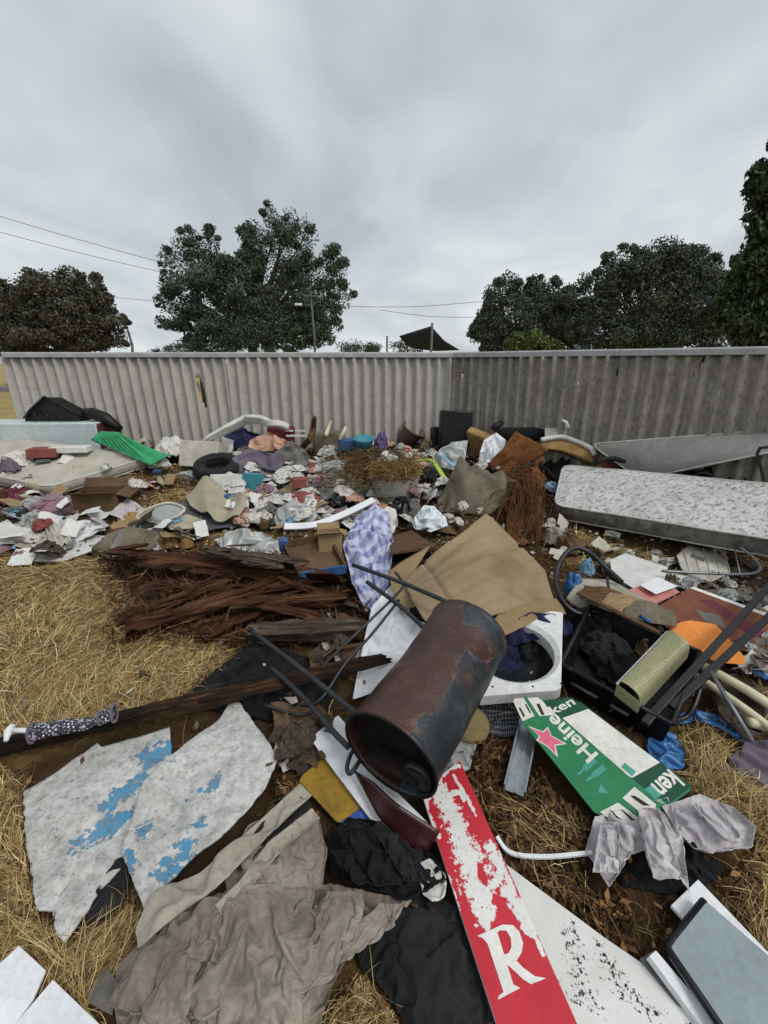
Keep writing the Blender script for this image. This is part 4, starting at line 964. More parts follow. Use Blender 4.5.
# ---- two panels with flaking blue paint
blm = maskmat('flaking_blue_paint', '#d0cfcb', '#4b94bb', amp=3.2, scale=34, edge=.08, rough=.75, dirt=.66, dcol='#77756f', dscale=24, base2='#adaca8', under2='#3a7da5', bump=.8)
sheet('painted_panel', [(22, 787), (58, 766), (97, 739), (101, 744), (170, 728)], [(170, 728), (172, 758), (152, 805), (128, 855)], [(37, 910), (55, 910), (58, 935), (66, 941), (100, 885), (128, 855)], [(22, 787), (25, 836), (37, 910)], blm,
      'left of two grey panels with flaking blue paint, torn at its lower end', 'panel', .008, 60, .045, .05, 3.5, 3, jag=.011,
      mask=mask_polys([[(135, 754), (170, 740), (172, 754), (148, 772)], [(112, 792), (128, 784), (146, 770), (148, 782), (128, 800), (102, 812), (98, 804)], [(68, 853), (101, 820), (135, 806), (136, 815), (94, 842)]], 9))
sheet('painted_panel', [(144, 783), (168, 758), (219, 715), (234, 692)], [(234, 692), (258, 728), (278, 757)], [(144, 908), (185, 868), (230, 828), (266, 787), (278, 757)], [(144, 783), (121, 852), (144, 908)], blm,
      'right of two grey panels with flaking blue paint, lying over the other', 'panel', .008, 60, .085, .045, 3.2, 5, jag=.010,
      mask=mask_polys([[(200, 792), (221, 776), (220, 786), (206, 796)], [(150, 876), (180, 864), (186, 870), (164, 882)], [(175, 848), (191, 836), (192, 860), (182, 864)], [(122, 850), (132, 850), (139, 870), (132, 876)], [(134, 828), (150, 824), (148, 838), (138, 840)], [(158, 862), (170, 854), (172, 866), (160, 870)], [(194, 824), (204, 818), (204, 826)]], 8))
fabric('torn_lining', [(100, 885), (115, 860), (128, 855)], [(128, 855), (130, 880), (125, 905)], [(85, 925), (102, 925), (125, 905)], [(100, 885), (90, 905), (85, 925)], M['charcoal'], 'torn dark lining hanging from the left painted panel', 'lining', 1.3, 1.3, 22, 41, .02, 8, h=.02)
board('white_tile', [(-40, 1000), (19, 945), (46, 970), (33, 999), (-10, 1060)], (.05, .05, .05), .01, M['cleanwhite'], 'white square board at the bottom left corner, behind its twin', 'board')
board('white_tile', [(13, 1026), (53, 979), (104, 1028), (60, 1075)], (.055, .055, .055), .01, M['cleanwhite'], 'white square board at the bottom left, nearest the taupe trousers', 'board')
board('cardboard_scrap', [(84, 1000), (106, 962), (118, 985), (112, 1015)], (.02, .02, .02), .004, M['greyfab'], 'grey cardboard scrap between the white boards and the trousers', 'cardboard')

# ---- spotted bootie with white stem on the burnt beam
sroot = thing('spotted_pouch', tuple(P(60, 735, .12)), 'grey and black spotted fabric pouch with a white plastic stem on the burnt beam', 'pouch')
b = MB('spotted_fabric'); vo = b.N.new('ShaderNodeTexVoronoi'); vo.inputs['Scale'].default_value = 60; b.L.new(b.coord(), vo.inputs['Vector'])
c = b.ramp(vo.outputs['Distance'], (.18, S3('#d5d3da')), (.3, S3('#33323a')), (.62, S3('#2c2b32')), (.72, S3('#9a98a6'))); spot = b.done(c, .8, .3)
pa = [PZ(32, 733, .20), PZ(55, 728, .21), PZ(85, 724, .21), PZ(100, 718, .21), PZ(114, 713, .22)]
emit('body', *tube(smoothpath(pa[:4], 5), [.038]*4+[.036]*4+[.03]*4+[.022]*4, 12, squash=.7), spot, sroot)
emit('cuff', *tube(smoothpath([pa[3], (pa[3]+pa[4])/2, pa[4]], 5), [.024]*3+[.035]*4+[.036]*4, 12, squash=.7), spot, sroot)
for q, r_ in ((pa[0], .04), (pa[3], .028), (pa[4], .038)):
    dd = (pa[3]-pa[0]).normalized(); e1 = dd.orthogonal().normalized(); e2 = dd.cross(e1)
    emit('trim', *tube([q+(e1*math.cos(a)+e2*math.sin(a))*r_*.95 for a in np.linspace(0, 6.283, 17)[:-1]], .006, 6, True), M['purplefab'], sroot)
emit('stem', *tube([PZ(32, 731, .21), PZ(12, 730, .21)], .01, 8), M['cleanwhite'], sroot)
emit('stem_head', *tube([PZ(13, 725, .22), PZ(8, 732, .21), PZ(6, 741, .2)], [.012, .016, .008], 8), M['cleanwhite'], sroot)

# ================================================================ ROTTEN TIMBER
b = MB('rotten_timber'); n = b.noise(1, 9, .7, (3, 40, 1), kind='UV')
c = b.ramp(n, (.30, S3('#1b130e')), (.47, S3('#3f2a1c')), (.62, S3('#6b4a30')), (.80, S3('#a0805a')))
c = b.mix(b.ramp(b.noise(5, 6, .6, off=3), (.52, 0.0), (.75, .6)), c, S3('#1d1612'))
b.bump(b.noise(1, 8, .75, (8, 110, 1), kind='UV'), 1.0, .012); rot = b.done(c, .95, .15)
b = MB('burnt_timber'); n = b.noise(1, 9, .7, (4, 40, 1), kind='UV')
c = b.ramp(n, (.32, S3('#191310')), (.5, S3('#2f2118')), (.64, S3('#6b4a2e')), (.8, S3('#a87c4c'))); c = b.mix(b.ramp(b.noise(3.2, 6, off=5), (.42, .85), (.58, 0.0)), c, S3('#16120f'))
b.bump(b.noise(1, 8, .75, (10, 90, 1), kind='UV'), 1.0, .012); burnt = b.done(c, .9, .2)
b = MB('red_rotten_timber'); n = b.noise(1, 9, .7, (3, 36, 1), kind='UV', off=3)
cc_ = b.ramp(n, (.30, S3('#1e140f')), (.48, S3('#452c1f')), (.63, S3('#6f4a35')), (.81, S3('#a38363')))
cc_ = b.mix(b.ramp(b.noise(5, 6, .6, off=3), (.52, 0.0), (.75, .6)), cc_, S3('#201610')); b.bump(b.noise(1, 8, .75, (8, 110, 1), kind='UV'), 1.0, .012); rot_red = b.done(cc_, .95, .15)
b = MB('greyed_rotten_timber'); n = b.noise(1, 9, .7, (3, 44, 1), kind='UV', off=6)
cc_ = b.ramp(n, (.30, S3('#1d1815')), (.48, S3('#463b32')), (.64, S3('#73655a')), (.82, S3('#a09385'))); b.bump(b.noise(1, 8, .75, (8, 110, 1), kind='UV'), 1.0, .012); rot_grey = b.done(cc_, .95, .15)
def timber(a, b_, r, seed, label, m=rot, flat=.5, jag=.15, group='rotten timbers in the heap', shards=7, bow=0.0, name='rotten_timber'):
    pa, pb = P(*a), P(*b_); rs = random.Random(seed); v, f, uv = log(pa, pb, r, seed, flat, jag, bow=bow)
    V = list(v); Fc = list(f); U = list(uv); d = (pb-pa); Ln = d.length; d.normalize(); s = d.cross(Vector((0, 0, 1))).normalized()
    for k in range(shards):                                     # long splinters still attached
        q = rs.uniform(0, .75)*Ln; l = rs.uniform(.12, .4)*min(1, Ln); o = pa+d*q+s*rs.uniform(-1, 1)*r+Vector((0, 0, r*flat*rs.uniform(.2, 1)))
        v2, f2, u2 = log(o, o+(d+s*rs.uniform(-.25, .25)+Vector((0, 0, rs.uniform(-.12, .15))))*l, r*rs.uniform(.1, .28), seed*31+k, .5, l*.3, 10, 6)
        bs = len(V); V += v2; Fc += [tuple(i+bs for i in q_) for q_ in f2]; U += u2
    if m is rot: m = (rot, rot_red, rot_grey, rot_red, rot)[seed % 5]
    return emit(name, V, Fc, m, uv=U, label=label, cat='timber', group=group, angle=70)
timber((108, 553, .16), (345, 578, .22), .10, 1, 'long splintered timber lying highest at the back of the heap', flat=.45, jag=.5, shards=16)
timber((195, 548, .24), (300, 566, .28), .08, 2, 'short reddish splintered slab on top of the longest rotten timber', flat=.35, jag=.3, shards=14)
timber((118, 632, .08), (320, 574, .18), .065, 3, 'slanting dark timber rising from the straw to the right', flat=.6, jag=.2, shards=12)
timber((112, 622, .05), (245, 575, .12), .055, 4, 'shorter slanting timber just behind the longer slanting one', flat=.55, jag=.25, shards=10)
timber((225, 606, .14), (348, 598, .14), .065, 5, 'split timber with pale core in the middle of the heap', flat=.55, jag=.12, shards=10)
timber((240, 598, .17), (330, 620, .10), .04, 6, 'thin broken batten crossing behind the blunt timber', flat=.5, jag=.2, shards=8)
timber((246, 632, .10), (362, 630, .10), .07, 7, 'blunt ended brown timber nearest the black tube frame', flat=.7, jag=.03, shards=6)
timber((190, 640, .03), (300, 590, .08), .06, 8, 'crumbled dark timber sinking into the dirt under the heap', flat=.5, jag=.3, shards=10)
timber((150, 590, .10), (260, 588, .12), .05, 9, 'fibrous dark timber low at the left of the heap', flat=.5, jag=.3, shards=12)
timber((270, 575, .2), (340, 600, .12), .035, 10, 'short dark stub at the right end of the heap', flat=.6, jag=.15, shards=6)
timber((-70, 762, .06), (392, 656, .17), .042, 11, 'long burnt beam crossing from the left edge to the rusty drum', m=burnt, flat=.75, jag=.08, group=None, shards=10, name='burnt_beam')
# black bag under the beam
fabric('black_cloth', [(255, 640), (285, 650), (330, 665)], [(330, 665), (335, 690), (325, 715)], [(180, 700), (230, 715), (280, 722), (325, 715)], [(255, 640), (215, 670), (180, 700)], M['blackfab'],
       'black cloth spread under the burnt beam', 'cloth', 1.25, 1.25, 44, 51, .03, 6, h=.02, floor=.014)

# ================================================================ RUSTY DRUM AND ITS NEIGHBOURS
def rayd(x, y, depth): return EYE+ray(x, y)*depth          # depth along the view axis
near = rayd(389, 756, 1.56); farp = rayd(467, 634, 2.08); R = .186
ax = (farp-near); DL = ax.length; ax.normalize(); up = (Vector((0, 0, 1))-ax*ax.z).normalized(); sd_ = ax.cross(up)
drum = thing('rusty_drum', tuple((near+farp)/2-up*R), 'large rusty metal drum lying on its side in the middle foreground', 'drum')
rows, segs = 56, 72; V = []; Fc = []
for i in range(rows):
    q = i/(rows-1)
    for k in range(segs):
        a = 2*math.pi*k/segs; rr = R*(1+.012*math.sin(3*a+q*4)) - .012*math.exp(-((q-.75)/.12)**2)*max(0, math.cos(a-.2)) - .02*math.exp(-((q-.55)/.2)**2-((a-5.6)/.5)**2)
        rr += .003*mnoise.noise(Vector((q*9, math.cos(a)*3, math.sin(a)*3)))
        if q < .015 or q > .985: rr += .006
        V.append(near+ax*(q*DL)+(up*math.cos(a)+sd_*math.sin(a))*rr)
holes_a = lambda q, a: (abs(a-5.15-.15*math.sin(q*30)) < .035+.05*float(vnoise(q*26, 3)) and .16 < q < .5 and float(vnoise(q*22, 9)) > .42) or (abs(a-5.05) < .04 and .09 < q < .12)
for i in range(rows-1):
    for k in range(segs):
        if holes_a((i+.5)/(rows-1), 2*math.pi*(k+.5)/segs): continue
        Fc.append((i*segs+k, i*segs+(k+1) % segs, (i+1)*segs+(k+1) % segs, (i+1)*segs+k))
b = MB('rusted_enamel')
rust = b.ramp(b.noise(5, 9, .68), (.3, S3('#2a1915')), (.55, S3('#40261f')), (.75, S3('#553427')))
rust = b.mix(b.ramp(b.noise(60, 6, .7, off=2), (.55, 0.0), (.75, .5)), rust, S3('#6e4430'))
ena = b.ramp(b.noise(4, 8, .66, (1, 1, 2.5), off=5), (.3, S3('#15191d')), (.55, S3('#262d33')), (.74, S3('#48545b')))
ena = b.mix(b.ramp(b.noise(7, 7, .7, off=11), (.56, 0.0), (.72, .8)), ena, S3('#5a3a22'))
nz = b.math('MULTIPLY', b.math('SUBTRACT', b.noise(14, 10, .75, off=8), .5), 1.5); mm = b.math('ADD', b.attr(), nz)
fac = b.ramp(mm, (.47, 0.0), (.53, 1.0)); rimf = b.ramp(mm, (.44, 0.0), (.485, 1.0), (.535, 1.0), (.57, 0.0))
c = b.mix(fac, rust, ena); c = b.mix(b.math('MULTIPLY', rimf, b.ramp(b.noise(9, 6, off=21), (.4, 0.0), (.65, .5))), c, S3('#857c6c')); c = b.mix(b.ramp(b.noise(26, 9, .75, off=31), (.54, 0.0), (.66, .65)), c, S3('#21150f')); c = b.mix(b.ramp(b.noise(12, 7, .7, (1, 1, .3), off=41), (.58, 0.0), (.72, .5)), c, S3('#7d5234')); b.bump(b.math('ADD', fac, b.noise(80, 6, .7)), .5, .004)
drumm = b.done(c, b.ramp(b.noise(9, 5, off=1), (.3, .26), (.7, .5)), .5)
emit('shell', V, Fc, drumm, drum, solid=.004, mask=mask_polys([[(404, 742), (424, 714), (437, 714), (445, 693), (454, 681), (458, 660), (466, 647), (482, 664), (505, 650), (520, 720), (440, 830), (400, 800)], [(464, 600), (480, 600), (505, 630), (505, 655), (492, 652), (482, 628), (464, 622)]], 9))
blk = mat('sooty_metal', '#1a1615', '#0d0b0b', rough=.6, dirt=.4, dcol='#3b2018', dscale=7)  # near-black metal for the drum's end plates, rim and bar
emit('end_plate', *lathe(near+ax*.05, -ax, [(0, R*.985), (.0, R*.9), (-.02, R*.86), (-.03, R*.5), (-.03, .001)], 40), blk, drum)
emit('rim', *tube([near+(up*math.cos(a)+sd_*math.sin(a))*(R+.002) for a in np.linspace(0, 6.283, 49)[:-1]], .005, 6, True), blk, drum)
vcn = near+ax*.03+sd_*R*.55-up*R*.35
vr_ = emit('vent_ring', *lathe(vcn, -ax, [(0, .06), (.02, .06), (.025, .052), (.02, .044), (.02, .02), (.025, .018), (.02, .001)], 24), M['blacksteel'], drum)
for k in range(5):
    dx = up*(k-2)*.016; emit('vent_bar', *tube([vcn-ax*.022+dx-sd_*.04, vcn-ax*.022+dx+sd_*.04], .004, 5), M['blacksteel'], vr_)
emit('far_plate', *lathe(farp-ax*.03, ax, [(0, R*.985), (0, R*.6), (-.02, .001)], 32), blk, drum)
lc = near+ax*.02-sd_*R*.5-up*R*.25
emit('shelf_bar', *cbox(lc-ax*.01+sd_*.1-up*.02, .05, .05, .02, M=Matrix((sd_, ax, up)).transposed()@Matrix.Diagonal((4.2, 1, 1))), blk, drum, smooth=False)
# tube frame (a collapsed chair frame)
fr_ = thing('tube_frame', tuple(P(330, 690)), 'collapsed black steel tube frame lying left of and behind the rusty drum', 'frame')
for pts, r_ in (([(249, 629, .30), (300, 668, .27), (352, 710, .24), (372, 726, .22)], .0125), ([(272, 668, .18), (304, 698, .17), (330, 728, .15), (349, 748, .13)], .0125),
               ([(353, 565, .42), (400, 582, .42), (445, 601, .44)], .0125), ([(367, 582, .36), (400, 606, .34), (430, 634, .32)], .0125),
               ([(395, 572, .42), (402, 582, .38), (399, 592, .35), (360, 630, .26), (322, 666, .16), (312, 672, .14), (298, 672, .14)], .008), ([(399, 600, .34), (372, 634, .28), (345, 664, .2), (320, 700, .1), (300, 705, .08)], .008),
               ([(372, 726, .22), (366, 748, .18), (352, 772, .16), (347, 768, .15), (352, 752, .16), (366, 738, .2)], .009), ([(265, 705, .1), (300, 715, .1), (320, 708, .1)], .008)):
    emit('tube', *tube(path(*pts, n=6), r_, 9), M['darkmetal'], fr_)
emit('tube_end', *tube([P(251, 630.5, .30), P(249, 629, .30)], .0145, 9), M['black'], fr_)
# white plastic sheet behind the drum
fabric('white_sheet', [(372, 606, .16), (392, 584, .22), (405, 596, .22)], [(405, 596, .22), (412, 618, .2), (440, 628, .18)], [(352, 700, .04), (380, 690, .06), (400, 680, .1), (440, 628, .18)], [(372, 606, .16), (362, 650, .1), (352, 700, .04)], M['cleanwhite'],
       'smooth white plastic sheet hanging behind the rusty drum', 'plastic sheet', 1.12, 1.08, 34, 61, .02, 4, floor=.03, bend=.6, pin=.7)
# washing machine front
wpl2 = Plane((482, 695, .16), (556, 692, .17), (560, 616, .26))
wm_ = thing('appliance_frame', tuple(wpl2.at(520, 660)-wpl2.n*.03), 'white appliance front frame with a big round opening beside the drum', 'appliance frame')
quad = [wpl2.at(*q) for q in [(474, 697), (561, 690), (563, 612), (482, 606)]]
cen = wpl2.at(513, 648); rad = .5*((wpl2.at(513, 674)-wpl2.at(513, 618)).length); e1 = (quad[1]-quad[0]).normalized(); e2 = wpl2.n.cross(e1)
nn_ = 64; outer = []; inner = []; inn2 = []
def rayquad(dv):
    best = 9
    for i in range(4):
        a, b_ = quad[i], quad[(i+1) % 4]; A2 = ((a-cen).dot(e1), (a-cen).dot(e2)); B2 = ((b_-cen).dot(e1), (b_-cen).dot(e2)); dx, dy = B2[0]-A2[0], B2[1]-A2[1]
        den = dv[0]*dy-dv[1]*dx
        if abs(den) < 1e-9: continue
        s = (A2[0]*dy-A2[1]*dx)/den; q = (A2[0]*dv[1]-A2[1]*dv[0])/den
        if s > 0 and -1e-6 <= q <= 1+1e-6: best = min(best, s)
    return best
for k in range(nn_):
    a = 2*math.pi*k/nn_; dv = (math.cos(a), math.sin(a)); D_ = e1*dv[0]+e2*dv[1]; ro = rayquad(dv); outer.append(cen+D_*ro); inner.append(cen+D_*min(rad*1.12, ro*.97)); inn2.append(cen+D_*min(rad, ro*.92))
V = outer+inner+[p-wpl2.n*.02 for p in inn2]+[p-wpl2.n*.09 for p in inn2]+[p-wpl2.n*.06 for p in outer]
n = nn_; Fc = [(r*n+k, r*n+(k+1) % n, (r+1)*n+(k+1) % n, (r+1)*n+k) for r in range(3) for k in range(n)]+[(4*n+k, 4*n+(k+1) % n, (k+1) % n, k) for k in range(n)]
whitem = mat('white_enamel', '#dfe0df', '#cfd0ce', rough=.35, dirt=.3, dcol='#807a6e', dscale=16, bump=.1, spec=.5)
emit('front_panel', V, Fc, whitem, wm_, angle=25)
emit('drum_recess', *lathe(cen-wpl2.n*.09, -wpl2.n, [(0, rad*.93), (.05, rad*.9), (.08, rad*.6), (.09, .001)], 40), M['screen'], wm_)
for dx, dy in ((-.8, -1.14), (.1, -1.22), (.75, -1.2), (1.12, -.8)):
    p = cen+e1*rad*dx+e2*rad*dy; emit('screw', *lathe(p, wpl2.n, [(0, .006), (.002, .005), (.002, .001)], 8), M['darkmetal'], wm_)
fabric('navy_cloth', [(500, 628, .24), (530, 612, .28), (556, 614, .26)], [(556, 614, .26), (572, 624, .2), (574, 634, .16)], [(502, 644, .16), (530, 640, .18), (556, 634, .2), (574, 634, .16)], [(500, 628, .24), (499, 636, .2), (502, 644, .16)], M['navy'],
       'navy blue cloth draped into the round appliance opening', 'cloth', 1.4, 1.4, 40, 63, .05, 7, floor=.1)
lump('navy_rag', 508, 668, 46, 26, M['navy'], 'navy rag stuffed inside the round appliance opening', 'rag', 12, .03, .9)
lump('dark_rag', 532, 662, 34, 24, M['charcoal'], 'dark rag beside the navy one in the appliance opening', 'rag', 9, .04, .9)
# large cardboard sheet
cardm = MB('large_cardboard'); b = cardm
c = b.ramp(b.noise(2.5, 8, .6), (.3, S3('#7c6c54')), (.7, S3('#988669')))
c = b.mix(b.ramp(b.noise(1, 5, .6, (2, 60, 1), kind='UV', off=2), (.5, 0.0), (.75, .35)), c, S3('#6c5a40'))
c = b.mix(b.ramp(b.noise(1.8, 8, .7, off=7), (.52, 0.0), (.66, .45)), c, S3('#5c4c37'))
b.bump(b.noise(1, 4, .5, (3, 80, 1), kind='UV'), .35, .004); cardm = b.done(c, .9, .2)
def cardfun(S):
    nv, nu, _ = S.shape; u = np.linspace(0, 1, nu)[None]; v = np.linspace(0, 1, nv)[:, None]
    S = S.copy(); S[..., 2] += .05*np.sin(np.pi*np.clip(u*1.1, 0, 1))*np.sin(np.pi*v) - .025*np.exp(-((v-.28-.1*u)/.02)**2) - .02*np.exp(-((u-.22)/.015)**2) + .012*np.sin(v*26+u*4)*np.exp(-((u-.5)/.3)**2)
    return S
sheet('cardboard_sheet', [(404, 580, .30), (440, 550, .34), (486, 512, .40)], [(486, 512, .40), (520, 545, .36), (545, 570, .32), (556, 603, .27)], [(425, 620, .34), (470, 622, .30), (510, 612, .28), (556, 603, .27)], [(404, 580, .30), (412, 600, .32), (425, 620, .34)], cardm,
      'large creased sheet of brown cardboard in the centre of the heap', 'cardboard', .006, 60, .3, .02, 3, 7, fun=cardfun)
sheet('cardboard_flap', [(486, 632, .27), (500, 612, .29), (556, 598, .29)], [(556, 598, .29), (562, 606, .27), (566, 614, .25)], [(490, 642, .24), (520, 628, .24), (545, 616, .25), (566, 614, .25)], [(486, 632, .27), (488, 637, .25), (490, 642, .24)], M['card'],
      'narrow cardboard flap with a hand slot over the appliance frame', 'cardboard', .006, 20, .3, .008, 5, 9)
sheet('cardboard_edge', [(388, 572, .26), (404, 560, .28), (430, 546, .3)], [(430, 546, .3), (415, 570, .3), (428, 600, .3)], [(400, 610, .24), (415, 606, .27), (428, 600, .3)], [(388, 572, .26), (392, 590, .25), (400, 610, .24)], M['card'],
      'left folded edge of brown cardboard beside the plaid sheet', 'cardboard', .006, 20, .3, .01, 5, 11)
# blue checked sheet
b = MB('blue_checked_cotton')
def wv(dirn, sc):
    n = b.N.new('ShaderNodeTexWave'); n.bands_direction = dirn; n.inputs['Scale'].default_value = sc; n.inputs['Distortion'].default_value = .8; b.L.new(b.coord('UV'), n.inputs[0]); return n.outputs['Fac']
c = b.mix(b.ramp(wv('X', 2.2), (.35, 0.0), (.65, 1.0)), S3('#a9aeca'), S3('#6c739e')); c2 = b.ramp(wv('Y', 2.8), (.35, S3('#c9ccdc')), (.65, S3('#6a719c'))); c = b.mix(.5, c, c2)
c = b.mix(b.ramp(b.noise(14, 6, .7), (.5, 0.0), (.7, .5)), c, S3('#c8cad4')); b.bump(b.noise(200, 4), .2, .002); checked = b.done(c, .95, .2, sheen=.2)
fabric('checked_sheet', [(356, 518, .34), (375, 504, .38), (388, 512, .34)], [(388, 512, .34), (394, 545, .26), (388, 585, .16)], [(366, 612, .06), (376, 606, .08), (388, 585, .16)], [(356, 518, .34), (343, 545, .26), (352, 580, .14), (366, 612, .06)], checked,
       'blue and white checked cotton sheet hanging in the centre of the heap', 'sheet', 1.45, 1.12, 46, 71, .04, 7, floor=.03, bend=.2)
fabric('white_rag', [(378, 512, .32), (388, 506, .33), (396, 510, .32)], [(396, 510, .32), (398, 522, .28), (394, 532, .26)], [(384, 530, .28), (389, 533, .27), (394, 532, .26)], [(378, 512, .32), (382, 520, .3), (384, 530, .28)], M['whitefab'], 'small white cloth at the right shoulder of the checked sheet', 'cloth', 1.35, 1.35, 18, 72, .03, 9, floor=.1)
# black tub on the right with beams, hoop, punnet
tub = thing('black_tub', tuple(P(630, 700)), 'black plastic tub cart with its dark interior open, right of the appliance frame', 'tub')
fl, fr2, br, bl = P(561, 664, .16), P(672, 724, .17), P(700, 652, .20), P(590, 606, .22)
rim = [fl, fr2, br, bl]; low = [p*.93+sum(rim, Vector())*.07/4-Vector((0, 0, .15)) for p in rim]
for p in low: p.z = max(p.z, t(p.x, p.y)+.005)
for i in range(4):
    a, b_, c_, d_ = rim[i], rim[(i+1) % 4], low[(i+1) % 4], low[i]; nr = (b_-a).cross(d_-a).normalized()
    cc_ = sum(rim, Vector())/4
    if nr.dot(cc_-a) < 0: nr = -nr
    emit('side', *hexa([a, b_, c_, d_], nr*.008), M['black'], tub, smooth=False)
    emit('rim', *tube([a, b_], .012, 6), M['black'], tub)
emit('base', *hexa(low, Vector((0, 0, .006))), M['black'], tub, smooth=False)
for (q0, q1) in ((.12, .38), (.5, .66)):
    a = fl.lerp(fr2, q0)-Vector((0, .012, .07)); b_ = fl.lerp(fr2, q1)-Vector((0, .012, .07)); emit('slot_bar', *tube([a, b_], .009, 6), M['greyvinyl'], tub)
for (a, b_, nm) in (((790, 562, .42), (645, 722, .16), 'longer dark bar reaching in from the right edge over the tub'), ((800, 586, .36), (672, 706, .18), 'shorter dark bar lying under the longer one at the tub')):
    pa, pb = P(*a), P(*b_); emit('dark_bar', *ribbon([pa, pb], .035, .02), M['blacksteel'], smooth=False, bevel=.003, label=nm, cat='bar', group='dark bars over the tub')
hoop = thing('black_hoop', tuple(P(575, 600)), 'black tubular hoop standing behind the black tub', 'hoop')
emit('hoop_tube', *tube(path((622, 582, .26), (604, 566, .34), (590, 553, .38), (574, 548, .40), (561, 560, .36), (556, 580, .3), (562, 600, .24), (575, 612, .2), (590, 616, .18)), .016, 9), M['blacksteel'], hoop)
emit('handle', *tube(path((607, 577, .30), (609, 592, .26), (608, 602, .24), (600, 608, .22), (592, 612, .2)), .009, 8), M['blacksteel'], hoop)
emit('handle', *tube(path((700, 688, .16), (694, 706, .12), (684, 718, .08), (662, 722, .08)), .012, 8), M['blacksteel'], tub)
# clear punnet tray
pr = thing('clear_tray', tuple(P(650, 690)), 'ribbed clear yellowish plastic food tray lying on the black tub', 'tray')
ta, tb, tcc, td = P(617, 684, .24), P(667, 632, .30), P(690, 648, .27), P(640, 702, .20)
Sx = coons([ta, tb], [tb, tcc], [td, tcc], [ta, td], 140, 12); u = np.linspace(0, 1, 140)[None]; v = np.linspace(0, 1, 12)[:, None]
Sx[..., 2] += .035*np.sin(np.pi*v)**.3 + .004*np.sin(u*150)
V, Fc, uv = gridmesh(Sx); emit('ribbed_shell', V, Fc, M['glassplastic'], pr, solid=.002)
emit('white_edge', *tube([ta, tb], .006, 6), M['cleanwhite'], pr)
emit('tray_end', *hexa([ta, td, td-Vector((0, 0, .06)), ta-Vector((0, 0, .06))], (ta-tb).normalized()*.003), M['glassplastic'], pr, smooth=False)
emit('tray_side', *hexa([td, tcc, tcc-Vector((0, 0, .06)), td-Vector((0, 0, .06))], Vector((0, .003, 0))), M['glassplastic'], pr, smooth=False)
# orange panel
oo, opl = board('orange_panel', [(667, 625), (690, 620), (716, 624), (746, 658), (744, 664), (716, 662), (690, 648)], (.2, .2, .14), .008, M['orange'], 'bright orange plastic panel behind the clear tray', 'panel', idx=(0, 2, 3), bevel=.003)
oo2 = emit('printed_board', *slab(Plane((661, 604, .22), (700, 590, .26), (768, 622, .16)), [(660, 605), (690, 588), (770, 616), (800, 640), (760, 655), (700, 640)], .006), M['redwood'], smooth=False, label='brown poster board with a maroon strip and white edge, behind the orange panel', cat='board')
bp = Plane((661, 604, .22), (700, 590, .26), (768, 622, .16)); pr2 = oo2
flat('maroon_strip', [(700, 600), (712, 600), (780, 640), (768, 648)], bp, M['maroon'], oo2, .001); flat('white_edge', [(690, 588), (693, 586.5), (772, 615), (771, 618)], bp, M['white'], oo2, .0015)
flat('grey_print', [(694, 609), (720, 616), (726, 628), (706, 622)], bp, M['greyfab'], oo2, .0017)
board('pink_card', [(628, 590), (660, 578), (680, 592), (652, 606)], (.2, .2, .17), .004, M['pinkcard'], 'pale pink card behind the poster board', 'card')
board('pale_card', [(640, 585), (658, 577), (678, 586), (656, 594)], (.225, .225, .21), .004, M['cleanwhite'], 'small pale grey card lying on the pink card', 'card')
board('white_plasterboard', [(610, 560), (625, 553), (668, 567), (662, 588), (640, 592), (612, 575)], (.16, .16, .14), .008, M['white'], 'dirty white panel just below the stained mattress', 'panel', idx=(0, 1, 3))
rk = thing('wire_rack', tuple(P(705, 570)), 'grey wire rack with rounded frame below the stained mattress', 'rack')
emit('frame', *tube(path((662, 571, .2), (700, 573, .2), (748, 574, .19), (760, 568, .2), (752, 556, .24), (740, 547, .28), n=5), .011, 8), M['greysteel'], rk)
for q in range(6):
    a = P(690+q*10, 573.5, .2); b_ = P(682+q*10.5, 548+q*.2, .27); emit('wire', *tube([a, b_], .004, 6), M['greysteel'], rk)
sheet('dirty_paper', [(676, 556), (690, 545), (712, 548)], [(712, 548), (726, 560), (730, 575)], [(690, 575), (710, 580), (730, 575)], [(676, 556), (680, 566), (690, 575)], M['offwhite'], 'crumpled dirty white paper under the wire rack', 'paper', .003, 20, .1, .03, 7, 5)
# cushion and brown sheets behind the tub
sheet('grey_board', [(566, 598, .2), (580, 578, .24), (610, 580, .22)], [(610, 580, .22), (640, 596, .2), (660, 606, .18)], [(580, 606, .2), (600, 612, .2), (630, 620, .17), (660, 606, .18)], [(566, 598, .2), (572, 603, .2), (580, 606, .2)], M['stonefab'], 'pale grey cushion board inside the black hoop', 'cushion', .02, 22, .2, .008, 4, 3)
for i, (x, y, lb) in enumerate([(585, 592, 'curled strip of brown veneer on the pale cushion'), (605, 600, 'second curled brown veneer strip above the tub'), (628, 608, 'crumpled grey brown packing paper behind the clear tray')]):
    sheet('veneer_strip' if i < 2 else 'packing_paper', [(x, y-8, .27), (x+20, y-6, .3), (x+45, y+2, .25)], [(x+45, y+2, .25), (x+50, y+12, .23), (x+48, y+20, .2)], [(x-6, y+6, .26), (x+15, y+14, .26), (x+48, y+20, .2)], [(x, y-8, .27), (x-4, y, .28), (x-6, y+6, .26)], [M['wood'], M['palewood'], M['carpet']][i], lb, 'paper' if i == 2 else 'veneer', .004, 20, .2, .03, 6, 13+i)
lump('blue_crumple', 574, 596, 18, 24, M['bluebag'], 'crumpled blue plastic seen through the black hoop', 'plastic bag', 15, .14)
lump('blue_crumple', 588, 575, 14, 18, M['lightblue'], 'light blue crumpled wrapper at the top of the black hoop', 'wrapper', 16, .2)
